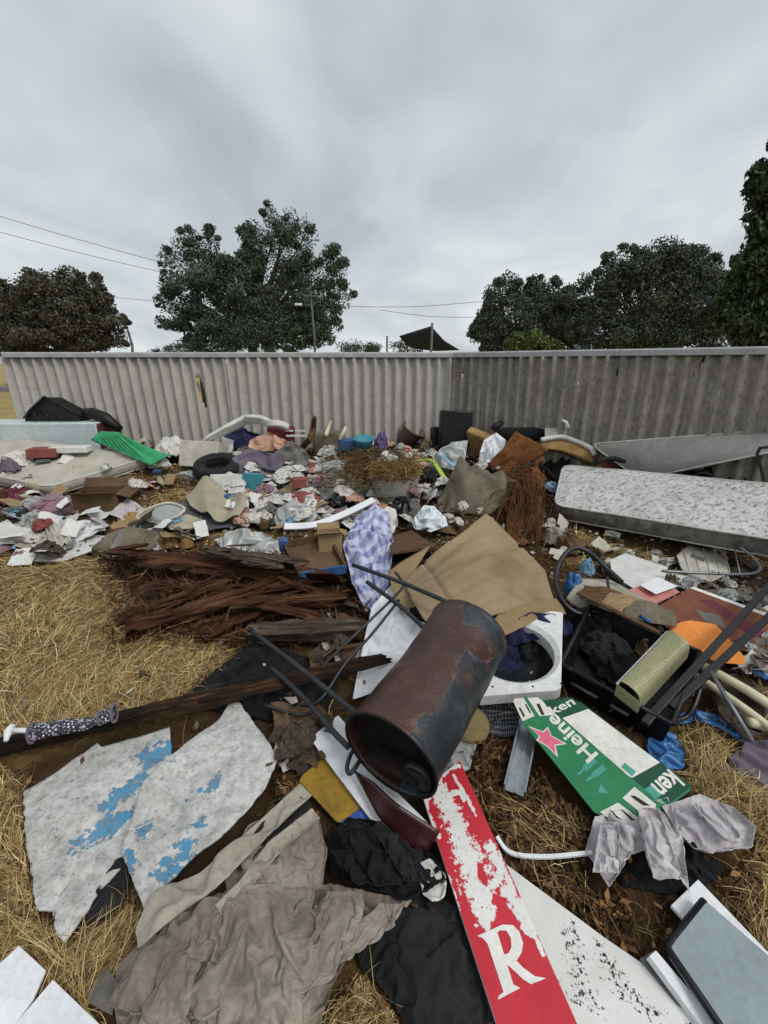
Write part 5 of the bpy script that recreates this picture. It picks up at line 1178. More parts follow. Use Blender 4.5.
emit('wood_strip', *ribbon([P(578, 592, .3), P(660, 632, .3)], .03, .012), M['wood'], smooth=False, label='thin brown wooden strip slanting over the back of the black tub', cat='strip')
for i, (x, y, w_, m_, lb) in enumerate([(612, 662, 40, 'charcoal', 'dark rag lying inside the black tub'), (640, 640, 34, 'brownfab', 'brown rag at the back inside the black tub'), (598, 640, 26, 'blackfab', 'black rag at the left inside the black tub'), (625, 680, 44, 'blackfab', 'black rag at the front inside the black tub'), (660, 660, 34, 'carddark', 'brown card wad inside the black tub under the clear tray'), (585, 630, 24, 'charcoal', 'charcoal rag in the back left corner of the tub')]):
    lump('rag', x, y, w_*1.3, 24, M[m_], lb, 'rag', 84+i, .07)
emit('screwdriver', *tube([P(650, 622, .3), P(640, 616, .3)], .012, 8), M['blue'], label='short blue handle poking out behind the clear tray', cat='handle')
# right middle: blue film, cream tubes, grey pole
fabric('blue_bag', [(650, 738), (662, 728), (676, 735)], [(676, 735), (684, 752), (682, 768)], [(652, 762), (666, 770), (682, 768)], [(650, 738), (648, 750), (652, 762)], M['bluebag'], 'bright blue plastic bag bunched below the tub', 'plastic bag', 1.6, 1.6, 28, 81, .05, 9, h=.03, floor=.02)
fabric('blue_film', [(668, 716), (692, 711), (720, 716), (742, 734)], [(742, 734), (744, 742)], [(672, 724), (695, 720), (715, 726), (744, 742)], [(668, 716), (672, 724)], M['bluebag'], 'strip of blue plastic film trailing to the right of the tub', 'plastic film', 1.2, 1.5, 40, 82, .02, 9, h=.03, floor=.015, nv=12)
fabric('blue_film', [(745, 660), (760, 655), (790, 665)], [(790, 665), (795, 680)], [(748, 672), (765, 680), (795, 680)], [(745, 660), (748, 672)], M['bluebag'], 'patch of blue film at the right edge above the cream tubes', 'plastic film', 1.4, 1.5, 24, 83, .02, 9, h=.04, nv=12)
for i, (a, b_, r_, lb) in enumerate([((700, 664, .16), (790, 718, .14), .022, 'upper cream plastic tube at the right edge'), ((690, 672, .12), (780, 735, .12), .018, 'thinner cream tube below the upper cream tube'), ((748, 722, .1), (800, 740, .1), .022, 'short cream tube end near the purple cloth')]):
    emit('cream_tube', *tube(path(a, ((a[0]+b_[0])/2, (a[1]+b_[1])/2-2, a[2]), b_), r_, 10), M['cream'], label=lb, cat='tube', group='cream tubes on the right')
emit('grey_pole', *tube([P(711, 672, .24), P(753, 742, .12)], .0095, 10), M['greysteel'], label='thin grey metal pole leaning across the cream tubes', cat='pole')
fabric('grey_rag', [(712, 690), (735, 676), (760, 690)], [(760, 690), (765, 712), (760, 735)], [(735, 730), (748, 740), (760, 735)], [(712, 690), (720, 712), (735, 730)], M['brownfab'], 'grey brown rag hanging over the cream tubes', 'rag', 1.4, 1.4, 26, 85, .03, 8, h=.08, floor=.06)

# ================================================================ BACK OF THE HEAP
def pbox(name, x, y, w, hp, d, m, label, cat, rz=0.0, h=0.0, tx=0.0, ty=0.0, bevel=.008, parent=None, group=None):
    """a box whose base centre shows at (x, y); w x hp its size in pixels, d its depth in metres"""
    p = P(x, y, h); k = mpp(p); Mx = Matrix.Rotation(rz, 3, 'Z')@Matrix.Rotation(tx, 3, 'X')@Matrix.Rotation(ty, 3, 'Y')
    c = p+Vector((0, d*.4, 0))+Mx@Vector((0, 0, hp*k/2))
    return emit(name, *cbox(c, w*k, d, hp*k, M=Mx), m, parent, smooth=False, bevel=bevel, label=label, cat=cat, group=group)
# --- mattresses
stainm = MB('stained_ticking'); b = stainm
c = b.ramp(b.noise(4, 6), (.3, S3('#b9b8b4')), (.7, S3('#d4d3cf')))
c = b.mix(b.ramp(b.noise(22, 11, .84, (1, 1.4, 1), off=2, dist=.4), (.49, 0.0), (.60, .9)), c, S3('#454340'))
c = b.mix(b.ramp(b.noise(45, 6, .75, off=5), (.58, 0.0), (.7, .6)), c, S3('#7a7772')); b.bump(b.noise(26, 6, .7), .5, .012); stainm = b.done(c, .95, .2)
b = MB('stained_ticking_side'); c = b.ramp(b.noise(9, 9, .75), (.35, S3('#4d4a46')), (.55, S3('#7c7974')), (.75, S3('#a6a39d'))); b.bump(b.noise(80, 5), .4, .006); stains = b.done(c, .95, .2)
pipem = mat('mattress_piping', '#cfcdc7', '#a9a7a1', rough=.9, dirt=.3)
FL, FR, BL = PZ(554, 505, .28), PZ(832, 549, .42), PZ(563, 465, .55); BRm = BL+(FR-FL)*.98
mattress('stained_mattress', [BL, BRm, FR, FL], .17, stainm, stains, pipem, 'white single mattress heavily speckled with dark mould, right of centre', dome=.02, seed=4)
greyt = mat('grey_mattress_fabric', '#9b9a96', '#85847f', scale=4, rough=.95, dirt=.35, dcol='#6b6a64', dscale=3)
g1, g2, g3, g4 = PZ(590, 444, .80), PZ(770, 430, 1.08), PZ(795, 447, 1.0), PZ(640, 479, .5)
mattress('grey_mattress', [g1, g2, g3, g4], .13, greyt, mat('grey_mattress_side', '#97948a', '#7e7b72', rough=.95, dirt=.4), pipem, 'large grey mattress leaning against the right run of the fence', dome=.01, seed=6)
n1_, n2_, n3_ = P(50, 487, .14), P(146, 458, .17), P(-80, 461, .2)
mattress('sagging_mattress', [n3_+(n2_-n1_), n2_, n1_, n3_][::1], .11, mat('cream_mattress_fabric', '#bcb7ab', '#a39e92', scale=4, rough=.95, dirt=.4, dcol='#837c6c'), mat('cream_mattress_side', '#b3b0a6', '#98958b', rough=.95, dirt=.3), pipem,
         'sagging cream mattress on the left with rubbish lying on it', dome=-.02, seed=8)
# --- left back
pl_ = thing('upholstered_base', tuple(P(45, 440)), 'long pale blue upholstered base with a maroon end, left against the fence', 'bed base')
a_, b2 = PY(-60, 435, 5.72), PY(96, 423, 5.82); zt = b2.z; a_.z = zt-.4; b2.z = zt-.4
dv = (b2-a_); nv_ = Vector((-dv.y, dv.x, 0)).normalized()
emit('body', *boxv(a_, dv*.995, nv_*.5, Vector((0, 0, .4))), M['palepanel'], pl_, smooth=False, bevel=.015)
emit('end_panel', *boxv(b2+dv.normalized()*.002, dv.normalized()*.02, nv_*.48, Vector((0, 0, .39))), M['maroon'], pl_, smooth=False, bevel=.006)
bt = P(52, 424, .26); k = mpp(bt)
tubm = thing('overturned_bin', tuple(bt), 'black plastic bin overturned against the fence at far left', 'bin')
v8 = [PY(24, 421, 6.0), PY(28, 412, 5.95), PY(44, 397, 6.0), PY(80, 416, 6.0), PY(79, 423, 5.95), PY(50, 424, 5.9)]
emit('body', *hexa(v8, Vector((.03, .28, -.02))), M['black'], tubm, smooth=False, bevel=.012)
emit('rim', *tube([PY(44, 396.5, 5.98), PY(62, 406, 5.97), PY(81, 416.5, 5.98)], .014, 6), M['black'], tubm); emit('rim', *tube([PY(24, 418, 5.96), PY(29, 411, 5.9), PY(44, 396.5, 5.98)], .014, 6), M['black'], tubm)
for q in range(3): emit('rib', *tube([PY(33+q*13, 409+q*1.5, 5.93), PY(36+q*13, 420, 5.86)], .012, 6), M['black'], tubm)
emit('black_roll', *tube([PY(84, 412, 6.05), PY(92, 413, 6.0), PY(106, 419, 6.0), PY(120, 429, 5.95)], [.05, .075, .085, .05], 10), M['black'], label='bulky black roll lying right of the overturned bin', cat='roll')
gs = patch([(93, 438, .3), (100, 431, .36), (118, 432, .36)], [(118, 432, .36), (145, 444, .32), (169, 455, .26)], [(93, 441, .24), (120, 452, .22), (150, 465, .18), (169, 455, .26)], [(93, 438, .3), (92, 440, .28), (93, 441, .24)], 120, 20)
gs[..., 2] += .022*np.clip(2.5*np.sin(np.linspace(0, 62, 120)), -1, 1)[None, :]*np.sin(np.linspace(0, np.pi, 20))[:, None]
V, Fc, uv = gridmesh(gs); emit('green_tray', V, Fc, M['green'], solid=.012, label='bright green ribbed plastic tray tipped on the cream mattress', cat='tray')
pbox('red_packet', 41, 458, 26, 9, .2, M['redfab'], 'faded red packet lying on the cream mattress', 'packet', .2, .2)
pbox('white_carton', 68, 453, 36, 6, .16, M['white'], 'flat white carton between the red packet and the green tray', 'carton', .1, .22)
board('grey_offcut', [(33, 463), (40, 456), (55, 453), (50, 461)], (.19, .19, .19), .01, M['greyvinyl'], 'small dark grey offcut on the cream mattress', 'offcut')
for i, (x, y, w_, m_, lb) in enumerate([(12, 466, 26, 'whitefab', 'white crumpled clothes at the left edge on the cream mattress'), (6, 472, 20, 'purplefab', 'grey purple clothes at the left edge below the white ones')]):
    lump('clothes', x, y, w_, 15, M[m_], lb, 'clothes', 30+i, .16, .9)
lump('white_bag', 168, 456, 34, 20, M['whitefab'], 'white bag hanging down beside the green tray', 'bag', 33, .1)
lump('grey_coat', 186, 436, 44, 20, M['brownfab'], 'dark grey coat heaped against the fence below the cracked joint', 'coat', 34, .1, .8)
lump('brown_rags', 155, 440, 34, 16, M['carddark'], 'brown rags heaped left of the dark grey coat', 'rags', 35, .05)
pbox('striped_box', 200, 470, 42, 26, .25, M['offwhite'], 'off white box with a yellowish band behind the tyre', 'box', -.2, .05, -.35)
tp_ = P(214, 474, .16); tyre(tp_+Vector((0, .14, .04)), (.05, -.28, 1), .27, .16, 'black car tyre lying flat left of centre in front of the striped box')
# arched white foam topper
arch = patch([(206, 436, .3), (226, 424, .46), (245, 414, .58), (262, 415, .58), (288, 428, .42)], [(288, 428, .42), (289, 432, .4)], [(200, 443, .2), (224, 432, .34), (246, 422, .46), (262, 421, .48), (289, 432, .4)], [(206, 436, .3), (200, 443, .2)], 36, 10)
V, Fc, uv = gridmesh(arch); emit('foam_topper', V, Fc, M['whitefab'], solid=.06, label='white foam topper bent into an arch near the fence', cat='foam topper')
lump('dark_blue_cloth', 238, 448, 46, 20, M['navy'], 'dark blue cloth under the white arched foam topper', 'cloth', 36, .05, .7)
pbox('maroon_cushion', 279, 442, 27, 15, .2, M['maroon'], 'maroon cushion under the right end of the foam topper', 'cushion', .2, .12, .1, .15, .02)
for i, y in enumerate((430, 435)):
    emit('white_batten', *ribbon([P(286, y, .3), P(306, y, .28)], .03, .02), M['white'], smooth=False, label=['upper', 'lower'][i]+' white batten sticking out right of the maroon cushion', cat='batten', group='white battens')
sf = thing('broken_seat', tuple(P(328, 452)), 'broken tan upholstered seat with a dark curved wooden arm near the fence', 'seat')
pbox('seat_box', 327, 452, 28, 19, .3, M['carpet'], None, None, .1, .05, parent=sf, bevel=.02)
emit('arm', *ribbon([P(301, 448, .12), P(309, 440, .3), P(313, 428, .42), P(314, 418, .55)], [.07, .08, .07, .05], .05, Vector((0, -1, .2))), M['wood'], sf, smooth=False, bevel=.01)
for i, (x0, y0, x1, y1) in enumerate([(326, 435, 331, 421), (340, 440, 346, 427)]):
    emit('white_stake', *tube([P(x0, y0, .3), P(x1, y1, .42)], [.028, .018], 6), M['cream'], label=['white stake standing behind the broken seat', 'thinner white stake leaning right of the broken seat'][i], cat='stake', group='white stakes')
fabric('grey_tarpaulin', [(232, 458, .25), (250, 448, .34), (280, 455, .28)], [(280, 455, .28), (284, 462, .2), (280, 470, .15)], [(238, 476, .1), (262, 472, .14), (280, 470, .15)], [(232, 458, .25), (233, 468, .2), (238, 476, .1)], M['purplefab'], 'dark grey tarpaulin domed right of the tyre', 'tarpaulin', 1.2, 1.2, 26, 91, .03, 5)
fabric('grey_blanket', [(275, 452, .25), (292, 440, .36), (305, 450, .28)], [(305, 450, .28), (310, 458, .2), (306, 466, .15)], [(282, 468, .12), (295, 468, .14), (306, 466, .15)], [(275, 452, .25), (277, 460, .2), (282, 468, .12)], M['greyfab'], 'grey blanket with a peaked fold below the maroon cushion', 'blanket', 1.3, 1.3, 24, 92, .04, 6)
fabric('peach_clothes', [(250, 440, .3), (268, 432, .38), (290, 442, .3)], [(290, 442, .3), (300, 446, .26), (302, 450, .22)], [(252, 452, .2), (276, 450, .22), (302, 450, .22)], [(250, 440, .3), (248, 446, .25), (252, 452, .2)], M['peach'], 'peach coloured clothes spilling from under the foam topper', 'clothes', 1.4, 1.4, 24, 93, .04, 7)
# boxes in the middle
bx_ = thing('printed_box', tuple(P(233, 500)), 'white box with a teal printed side and purple edge below the tyre', 'box')
pbox('white_side', 227, 499, 30, 23, .2, M['white'], None, None, .05, .02, -.2, parent=bx_, bevel=.004); pbox('teal_side', 250, 498, 17, 23, .18, M['teal'], None, None, -.35, .02, -.2, parent=bx_, bevel=.004); pbox('purple_edge', 241, 498, 2.5, 24, .16, M['purple'], None, None, 0, .03, -.2, parent=bx_, bevel=.002)
fabric('blue_cloth', [(212, 500, .1), (228, 493, .16), (246, 496, .12)], [(246, 496, .12), (246, 502, .08)], [(214, 508, .06), (230, 507, .06), (246, 502, .08)], [(212, 500, .1), (214, 508, .06)], M['blue'], 'blue printed cloth in front of the printed box', 'cloth', 1.3, 1.3, 20, 94, .03, 8, h=.08)
# curled vinyl
def curl(S, amp=.12):
    nv, nu, _ = S.shape; v = np.linspace(0, 1, nv)[:, None]; u = np.linspace(0, 1, nu)[None]; S = S.copy(); S[..., 2] += amp*(np.sin(np.pi*u*1.6)**2)*(1-.5*v); return S
sheet('curled_vinyl', [(185, 496), (205, 487), (225, 493), (247, 506)], [(247, 506), (247, 514), (240, 521)], [(200, 512), (215, 522), (240, 521)], [(185, 496), (190, 505), (200, 512)], M['beigevinyl'], 'curled beige vinyl sheet in front of the printed box', 'vinyl sheet', .008, 30, .12, .02, 4, 17, fun=lambda S: curl(S, .13))
sheet('vinyl_backing', [(140, 515), (170, 502), (200, 504)], [(200, 504), (235, 515), (252, 524)], [(170, 528), (205, 530), (252, 524)], [(140, 515), (150, 524), (170, 528)], M['greyvinyl'], 'grey vinyl flooring offcut lying under the curled beige vinyl', 'vinyl sheet', .008, 30, .06, .04, 4, 18)
sheet('vinyl_offcut', [(166, 524), (186, 514), (206, 520)], [(206, 520), (198, 526)], [(170, 529), (185, 529), (198, 526)], [(166, 524), (170, 529)], M['beigevinyl'], 'small beige vinyl flap folded over the grey offcut', 'vinyl sheet', .006, 18, .13, .03, 6, 19)
ws = thing('clear_moulding', tuple(P(160, 520)), 'clear dirty plastic moulding with a pale rim left of the curled vinyl', 'plastic moulding')
rimp = path((137, 516, .1), (148, 509, .14), (168, 503, .17), (184, 508, .15), (178, 516, .12), (158, 522, .08), (140, 520, .08), (137, 516, .1), n=4)
emit('rim', *tube(rimp[:-1], .014, 6, True), M['offwhite'], ws)
emit('pane', [*[p-Vector((0, 0, .01)) for p in rimp[:-1]]], [tuple(range(len(rimp)-1))], M['clearish'], ws, smooth=False)
cb = P(97, 515, .02); carton('brown_carton', tuple(cb+Vector((0, .12, .02))), .42, .26, .2, .12, M['carddark'], 'open brown cardboard carton in front of the cream mattress', tilt=.05)
# left clothes and papers
for i, (x, y, w_, hp, m_, lb, ct) in enumerate([(14, 504, 38, 16, 'maroon', 'maroon jacket at the left edge below the cream mattress', 'jacket'), (52, 514, 48, 17, 'pinkfab', 'dusty pink towel heaped left of the brown carton', 'towel'),
      (17, 523, 28, 13, 'blackbag', 'small black bag below the maroon jacket', 'bag'), (55, 525, 28, 8, 'lightblue', 'light blue wrapper in front of the pink towel', 'wrapper'), (70, 512, 20, 10, 'foam', 'mustard rag between the pink towel and the carton', 'rag')]):
    lump('clothes_heap' if i < 2 else ct.replace(' ', '_'), x, y, w_, hp, M[m_], lb, ct, 40+i, .02, .9)
sheet('white_sheet_metal', [(-20, 532), (20, 521), (60, 522)], [(60, 522), (58, 530), (50, 541)], [(-20, 548), (20, 545), (50, 541)], [(-20, 532), (-20, 548)], M['whitefab'], 'torn white plastic sheet at the left edge', 'plastic sheet', .004, 24, .06, .05, 5, 23)
sheet('pleated_cloth', [(36, 543), (52, 523), (63, 520)], [(63, 520), (68, 532), (72, 542)], [(36, 545), (55, 546), (72, 542)], [(36, 543), (36, 545)], M['offwhite'], 'pleated off white cloth fanned out above the speckled board', 'cloth', .004, 36, .09, .01, 5, 24, fun=lambda S: S+np.array([0, 0, 1.])*(.018*np.sin(np.linspace(0, 40, S.shape[1]))[None, :, None]))
spm = mat('speckled_white_board', '#d2d1cd', '#b9b8b3', rough=.7, dirt=.45, dcol='#77746c', dscale=22)
board('speckled_board', [(12, 560), (50, 543), (82, 533), (106, 536), (98, 548), (62, 561)], (.02, .05, .04), .012, spm, 'white speckled board lying flat at the edge of the straw', 'board', idx=(0, 2, 5))
fabric('white_wrap', [(68, 527), (85, 520), (104, 522)], [(104, 522), (106, 530)], [(72, 535), (90, 535), (106, 530)], [(68, 527), (72, 535)], M['cleanwhite'], 'crumpled white wrapping between the pleated cloth and the dark underlay', 'wrapping', 1.35, 1.35, 22, 95, .03, 8, h=.05)
fabric('pink_paper', [(-15, 540), (5, 536), (15, 540)], [(15, 540), (14, 548)], [(-15, 556), (2, 553), (14, 548)], [(-15, 540), (-15, 556)], M['pinkfab'], 'pale pink paper at the left edge above the straw', 'paper', 1.2, 1.2, 14, 96, .02, 8, h=.02)
# dark underlay roll with yellow foam
ur = patch([(93, 548, .12), (110, 532, .2), (132, 526, .22), (156, 532, .18)], [(156, 532, .18), (157, 545, .1), (150, 553, .04)], [(94, 554, .04), (110, 557, .03), (130, 555, .03), (150, 553, .04)], [(93, 548, .12), (92, 552, .08), (94, 554, .04)], 26, 18)
V, Fc, uv = gridmesh(roughen(ur, .02, 5, 4)); emit('underlay_roll', V, Fc, M['carpet'], solid=.012, label='half rolled dark grey carpet underlay behind the timber heap', cat='underlay')
for i, (x, y, w_, hp, lb) in enumerate([(166, 549, 28, 17, 'larger yellow foam chunk beside the rolled underlay'), (186, 549, 14, 18, 'upright yellow foam chunk right of the larger one'), (128, 520, 26, 8, 'flat yellow foam piece in front of the clear moulding')]):
    lump('foam_chunk', x, y, w_, hp, M['foam'], lb, 'foam', 50+i, .02, .7, 1.4, .45)
fabric('clear_film', [(214, 540, .1), (235, 530, .14), (262, 532, .12), (284, 545, .08)], [(284, 545, .08), (280, 554, .05)], [(222, 548, .06), (250, 552, .06), (280, 554, .05)], [(214, 540, .1), (222, 548, .06)], M['clearish'], 'clear plastic film spread behind the rotten timber', 'plastic film', 1.35, 1.4, 36, 97, .04, 9, h=.06, nv=20)
# tray of junk, small carton
tw = thing('wooden_tray', tuple(P(312, 570)), 'shallow wooden drawer with blue edges left of the checked sheet', 'drawer')
da, db_, dc, dd_ = P(284, 548, .2), P(328, 540, .26), P(346, 572, .18), P(300, 580, .14)
emit('base', *hexa([da, db_, dc, dd_], Vector((0, 0, -.01))), M['carddark'], tw, smooth=False)
for a, b_, m_ in ((da, db_, 'wood'), (db_, dc, 'wood'), (dc, dd_, 'blue'), (dd_, da, 'wood')):
    emit('side', *ribbon([a+Vector((0, 0, .055)), b_+Vector((0, 0, .055))], .02, .06), M[m_], tw, smooth=False)
emit('corner_cap', *cbox(da+Vector((0, 0, .03)), .07, .07, .1, .3), M['blue'], tw, smooth=False, bevel=.015)
cb = P(330, 566, .1); carton('small_carton', tuple(cb+Vector((0, .05, 0))), .17, .14, .24, .2, M['card'], 'narrow open brown carton standing in the wooden drawer', tilt=-.1)
# curved white trim, red shoes, bags
emit('curved_trim', *ribbon(path((284, 526, .16), (315, 524, .2), (345, 513, .24), (374, 499, .28)), .07, .02, Vector((0, -.6, 1))), M['cleanwhite'], smooth=False, bevel=.004, label='curved white plastic trim pointing up to the checked sheet', cat='trim')
fabric('clear_bag', [(276, 510, .16), (292, 500, .24), (312, 506, .2)], [(312, 506, .2), (318, 515, .14), (312, 524, .1)], [(278, 528, .06), (295, 528, .08), (312, 524, .1)], [(276, 510, .16), (274, 520, .1), (278, 528, .06)], M['clearish'], 'bulging clear plastic bag left of the curved white trim', 'plastic bag', 1.3, 1.3, 28, 98, .04, 7)
shoe = thing('red_bag', tuple(P(305, 508)), 'faded red vinyl bag with a white loop above the curved trim', 'bag')
A, f = lumpmesh(.17, .12, .13, 61, 1.3, .25, 3, False); emit('body', A+np.array(P(306, 509, .05)), f, M['redfab'], shoe)
emit('flap', *cbox(P(300, 495, .2), .2, .16, .03, .3), M['redfab'], shoe, smooth=False, bevel=.01); emit('loop', *tube(path((307, 506, .2), (312, 500, .24), (316, 502, .22), (312, 508, .18)), .01, 6), M['cleanwhite'], shoe)
pbox('tan_book', 292, 500, 20, 5, .18, M['carpet'], 'tan book lying left of the red bag', 'book', .3, .12)
pbox('red_box', 299, 488, 14, 9, .14, M['redfab'], 'small faded red box on top of the red bag', 'box', .2, .2)
lump('black_bag', 336, 516, 34, 22, M['blackbag'], 'black bin bag behind the curved white trim', 'plastic bag', 62, .02)
lump('white_bag', 345, 500, 34, 14, M['whitefab'], 'cream white bags behind the black bin bag', 'bag', 63, .08)
sheet('white_corrugated', [(322, 485, .1), (345, 482, .14), (374, 482, .14)], [(374, 482, .14), (374, 496, .06)], [(324, 497, .05), (350, 497, .05), (374, 496, .06)], [(322, 485, .1), (324, 497, .05)], M['white'], 'flat white ribbed sheet left of the straw topped basket', 'plastic sheet', .006, 30, .08, .005, 4, 25, fun=lambda S: S+np.array([0, 0, 1.])*(.012*np.sin(np.linspace(0, 45, S.shape[0]))[:, None, None]))
# basket with straw
bk = thing('straw_basket', tuple(P(398, 510)), 'pale grey basket drum topped with matted straw, centre', 'basket')
bp0 = P(398, 508, .0)+Vector((0, .2, -.03)); emit('body', *lathe(bp0, (-.1, -.12, 1), [(0, .2), (.12, .23), (.36, .26), (.362, .001)], 28), mat('grey_wicker', '#8a8880', '#6c6a63', scale=40, rough=.95, dirt=.35, bump=.9, bscale=60), bk)
strawm = leafmat('matted_straw', '#4a3720', '#7a6138', '#a88c56')
rs = np.random.RandomState(5); pts = rs.normal(size=(3500, 3))*np.array([.14, .14, .035]); pts = pts[np.hypot(pts[:, 0], pts[:, 1]) < .29]
V, Fc = leaves(pts+np.array(bp0+Vector((-.04, -.05, .4))), .1, rs, .2, .07); fast('straw_mat', V-np.array(bk.location), Fc, strawm, kind='stuff', parent=bk)
lump('black_bag', 402, 520, 26, 24, M['blackbag'], 'black bag sagging in front of the straw topped basket', 'plastic bag', 64, .04)
fabric('blue_white_bag', [(416, 515, .2), (424, 505, .28), (434, 506, .26)], [(434, 506, .26), (446, 518, .18), (448, 526, .14)], [(414, 528, .12), (430, 532, .12), (448, 526, .14)], [(416, 515, .2), (412, 522, .15), (414, 528, .12)], maskmat('blue_white_plastic', '#cfd6da', '#2a7ba6', amp=.5, scale=5, edge=.04, rough=.35, dirt=.1), 'blue and white plastic bag above the cardboard sheet', 'plastic bag', 1.35, 1.35, 28, 99, .04, 7)
board('brown_board', [(388, 538), (412, 530), (436, 546), (392, 552)], (.26, .24, .26), .02, M['wood'], 'flat brown board between the checked sheet and the cardboard', 'board')
pbox('dark_tray', 408, 560, 42, 9, .2, M['black'], 'black tray under the flat brown board', 'tray', .25, .1)
# weeds heap
wr = thing('dry_weeds', tuple(P(375, 480)), 'heap of pulled up dry brown weeds below the fence, left of the suitcases', 'dry weeds')
tw_ = []; rr = random.Random(3)
for k in range(260):
    x = rr.gauss(375, 26); y = rr.uniform(452, 490)-abs(x-375)*.15; p = P(x, y, rr.uniform(.02, .3)); a = rr.uniform(0, 6.28); l = rr.uniform(.12, .4); dz = rr.uniform(-.2, .5)
    q = [p, p+Vector((math.cos(a)*l*.5, math.sin(a)*l*.5, dz*l*.6)), p+Vector((math.cos(a+.5)*l, math.sin(a+.5)*l, dz*l))]
    tw_.append(tube(smoothpath(q, 3), list(np.linspace(.006, .002, 7)), 4, cap=False))
emit('stems', *join(*tw_), mat('dry_weed_stem', '#6b5636', '#4a3a24', rough=.95, dirt=.3), wr)
pts = np.array([tuple(P(rr.gauss(372, 24), rr.uniform(455, 488), rr.uniform(.02, .25))) for _ in range(1500)]); V, Fc = leaves(pts, .1, np.random.RandomState(8), .1, .08); fast('dry_leaves', V-np.array(wr.location), Fc, strawm, kind='stuff', parent=wr)
# middle back things
lump('purple_bag', 381, 448, 15, 17, M['purple'], 'small purple bag on top of the dry weeds', 'bag', 65, .2)
p = P(364, 446, .22); emit('teal_tub', *lathe(p, (0, -.2, 1), [(0, .001), (0, .09), (.09, .12), (.1, .125), (.095, .11), (.02, .08), (.02, .001)], 20), M['teal'], label='small teal plastic tub left of the purple bag', cat='tub')
pbox('blue_crate', 347, 450, 18, 10, .2, M['blue'], 'small dark blue crate right of the broken seat', 'crate', .2, .15)
p = P(409, 446, .06)+Vector((0, .15, .1)); emit('plant_pot', *lathe(p, (.5, -.25, .85), [(-.14, .001), (-.14, .11), (.12, .165), (.16, .17), (.16, .185), (.13, .185), (.155, .155), (-.1, .1), (-.1, .001)], 24), M['pot'], label='brown plastic plant pot tipped over left of the suitcases', cat='plant pot')
board('tan_plank', [(420, 448), (424, 440), (436, 437), (436, 446)], (.1, .14, .14), .02, M['palewood'], 'short tan plank leaning by the suitcases', 'plank')
sc = thing('suitcase', tuple(P(449, 452)), 'lower wide black suitcase standing against the fence bend', 'suitcase', None)
sh_ = pbox('shell', 450, 452, 36, 24, .24, M['black'], None, None, .1, .02, -.12, parent=sc, bevel=.02); pbox('latch', 452, 441, 7, 8, .02, M['greysteel'], None, None, .1, .12, -.12, parent=sh_, bevel=.002); pbox('seam', 450, 441, 36.5, 1.2, .25, M['charcoal'], None, None, .1, .12, -.12, parent=sh_, bevel=.001)
sc2 = thing('suitcase', tuple(P(455, 428, .3)), 'upper narrower black suitcase stacked behind the lower one', 'suitcase', None)
pbox('shell', 455, 446, 31, 34, .2, M['black'], None, None, .05, .16, -.1, .03, parent=sc2, bevel=.02); pbox('handle', 455, 414, 9, 3, .05, M['greyvinyl'], None, None, .05, .5, -.1, parent=sc2, bevel=.004)
# grey stiff carpet tent
cp = patch([(436, 503, .06), (450, 480, .3), (461, 456, .52), (468, 462, .46), (490, 471, .38), (512, 478, .3)], [(512, 478, .3), (519, 487, .22), (517, 496, .16)], [(437, 509, .03), (462, 514, .03), (490, 513, .06), (517, 496, .16)], [(436, 503, .06), (437, 509, .03)], 70, 36)
uu_ = np.linspace(0, 1, 70)[None]; vv_ = np.linspace(0, 1, 36)[:, None]; cp[..., 2] += .05*np.sin(uu_*24+3*vv_+2*np.sin(uu_*7))*np.sin(np.pi*np.clip(vv_*.9+.1, 0, 1)); cp[..., 1] -= .05*np.cos(uu_*17)*vv_*(1-vv_)*3
V, Fc, uv = gridmesh(roughen(cp, .06, 6, 9, 4)); emit('stiff_carpet', V, Fc, M['carpet'], solid=.012, label='stiff dirty grey carpet tented up in the centre', cat='carpet')
lf = thing('lime_frame', tuple(P(430, 485)), 'lime green plastic frame left of the tented carpet', 'frame')
emit('bar', *ribbon(path((411, 461, .24), (428, 459, .3), (434, 462, .3), (447, 481, .2)), .05, .02), M['lime'], lf, smooth=False, bevel=.005); emit('bar', *ribbon(path((414, 463, .22), (422, 474, .16)), .045, .02), M['lime'], lf, smooth=False, bevel=.005)
lump('black_bag', 432, 488, 28, 20, M['blackbag'], 'dark bag inside the lime green frame', 'plastic bag', 66, .02)
fabric('clear_film', [(432, 456, .25), (452, 442, .38), (468, 440, .38)], [(468, 440, .38), (466, 455, .3), (462, 470, .2)], [(440, 466, .18), (452, 470, .18), (462, 470, .2)], [(432, 456, .25), (434, 462, .2), (440, 466, .18)], M['clearish'], 'cloudy plastic film in front of the black suitcases', 'plastic film', 1.3, 1.3, 26, 101, .04, 7)
emit('blue_strap', *ribbon(path((440, 454, .3), (447, 460, .28), (455, 466, .25)), .05, .008), M['lightblue'], smooth=False, label='bright blue strap lying on the cloudy film', cat='strap')
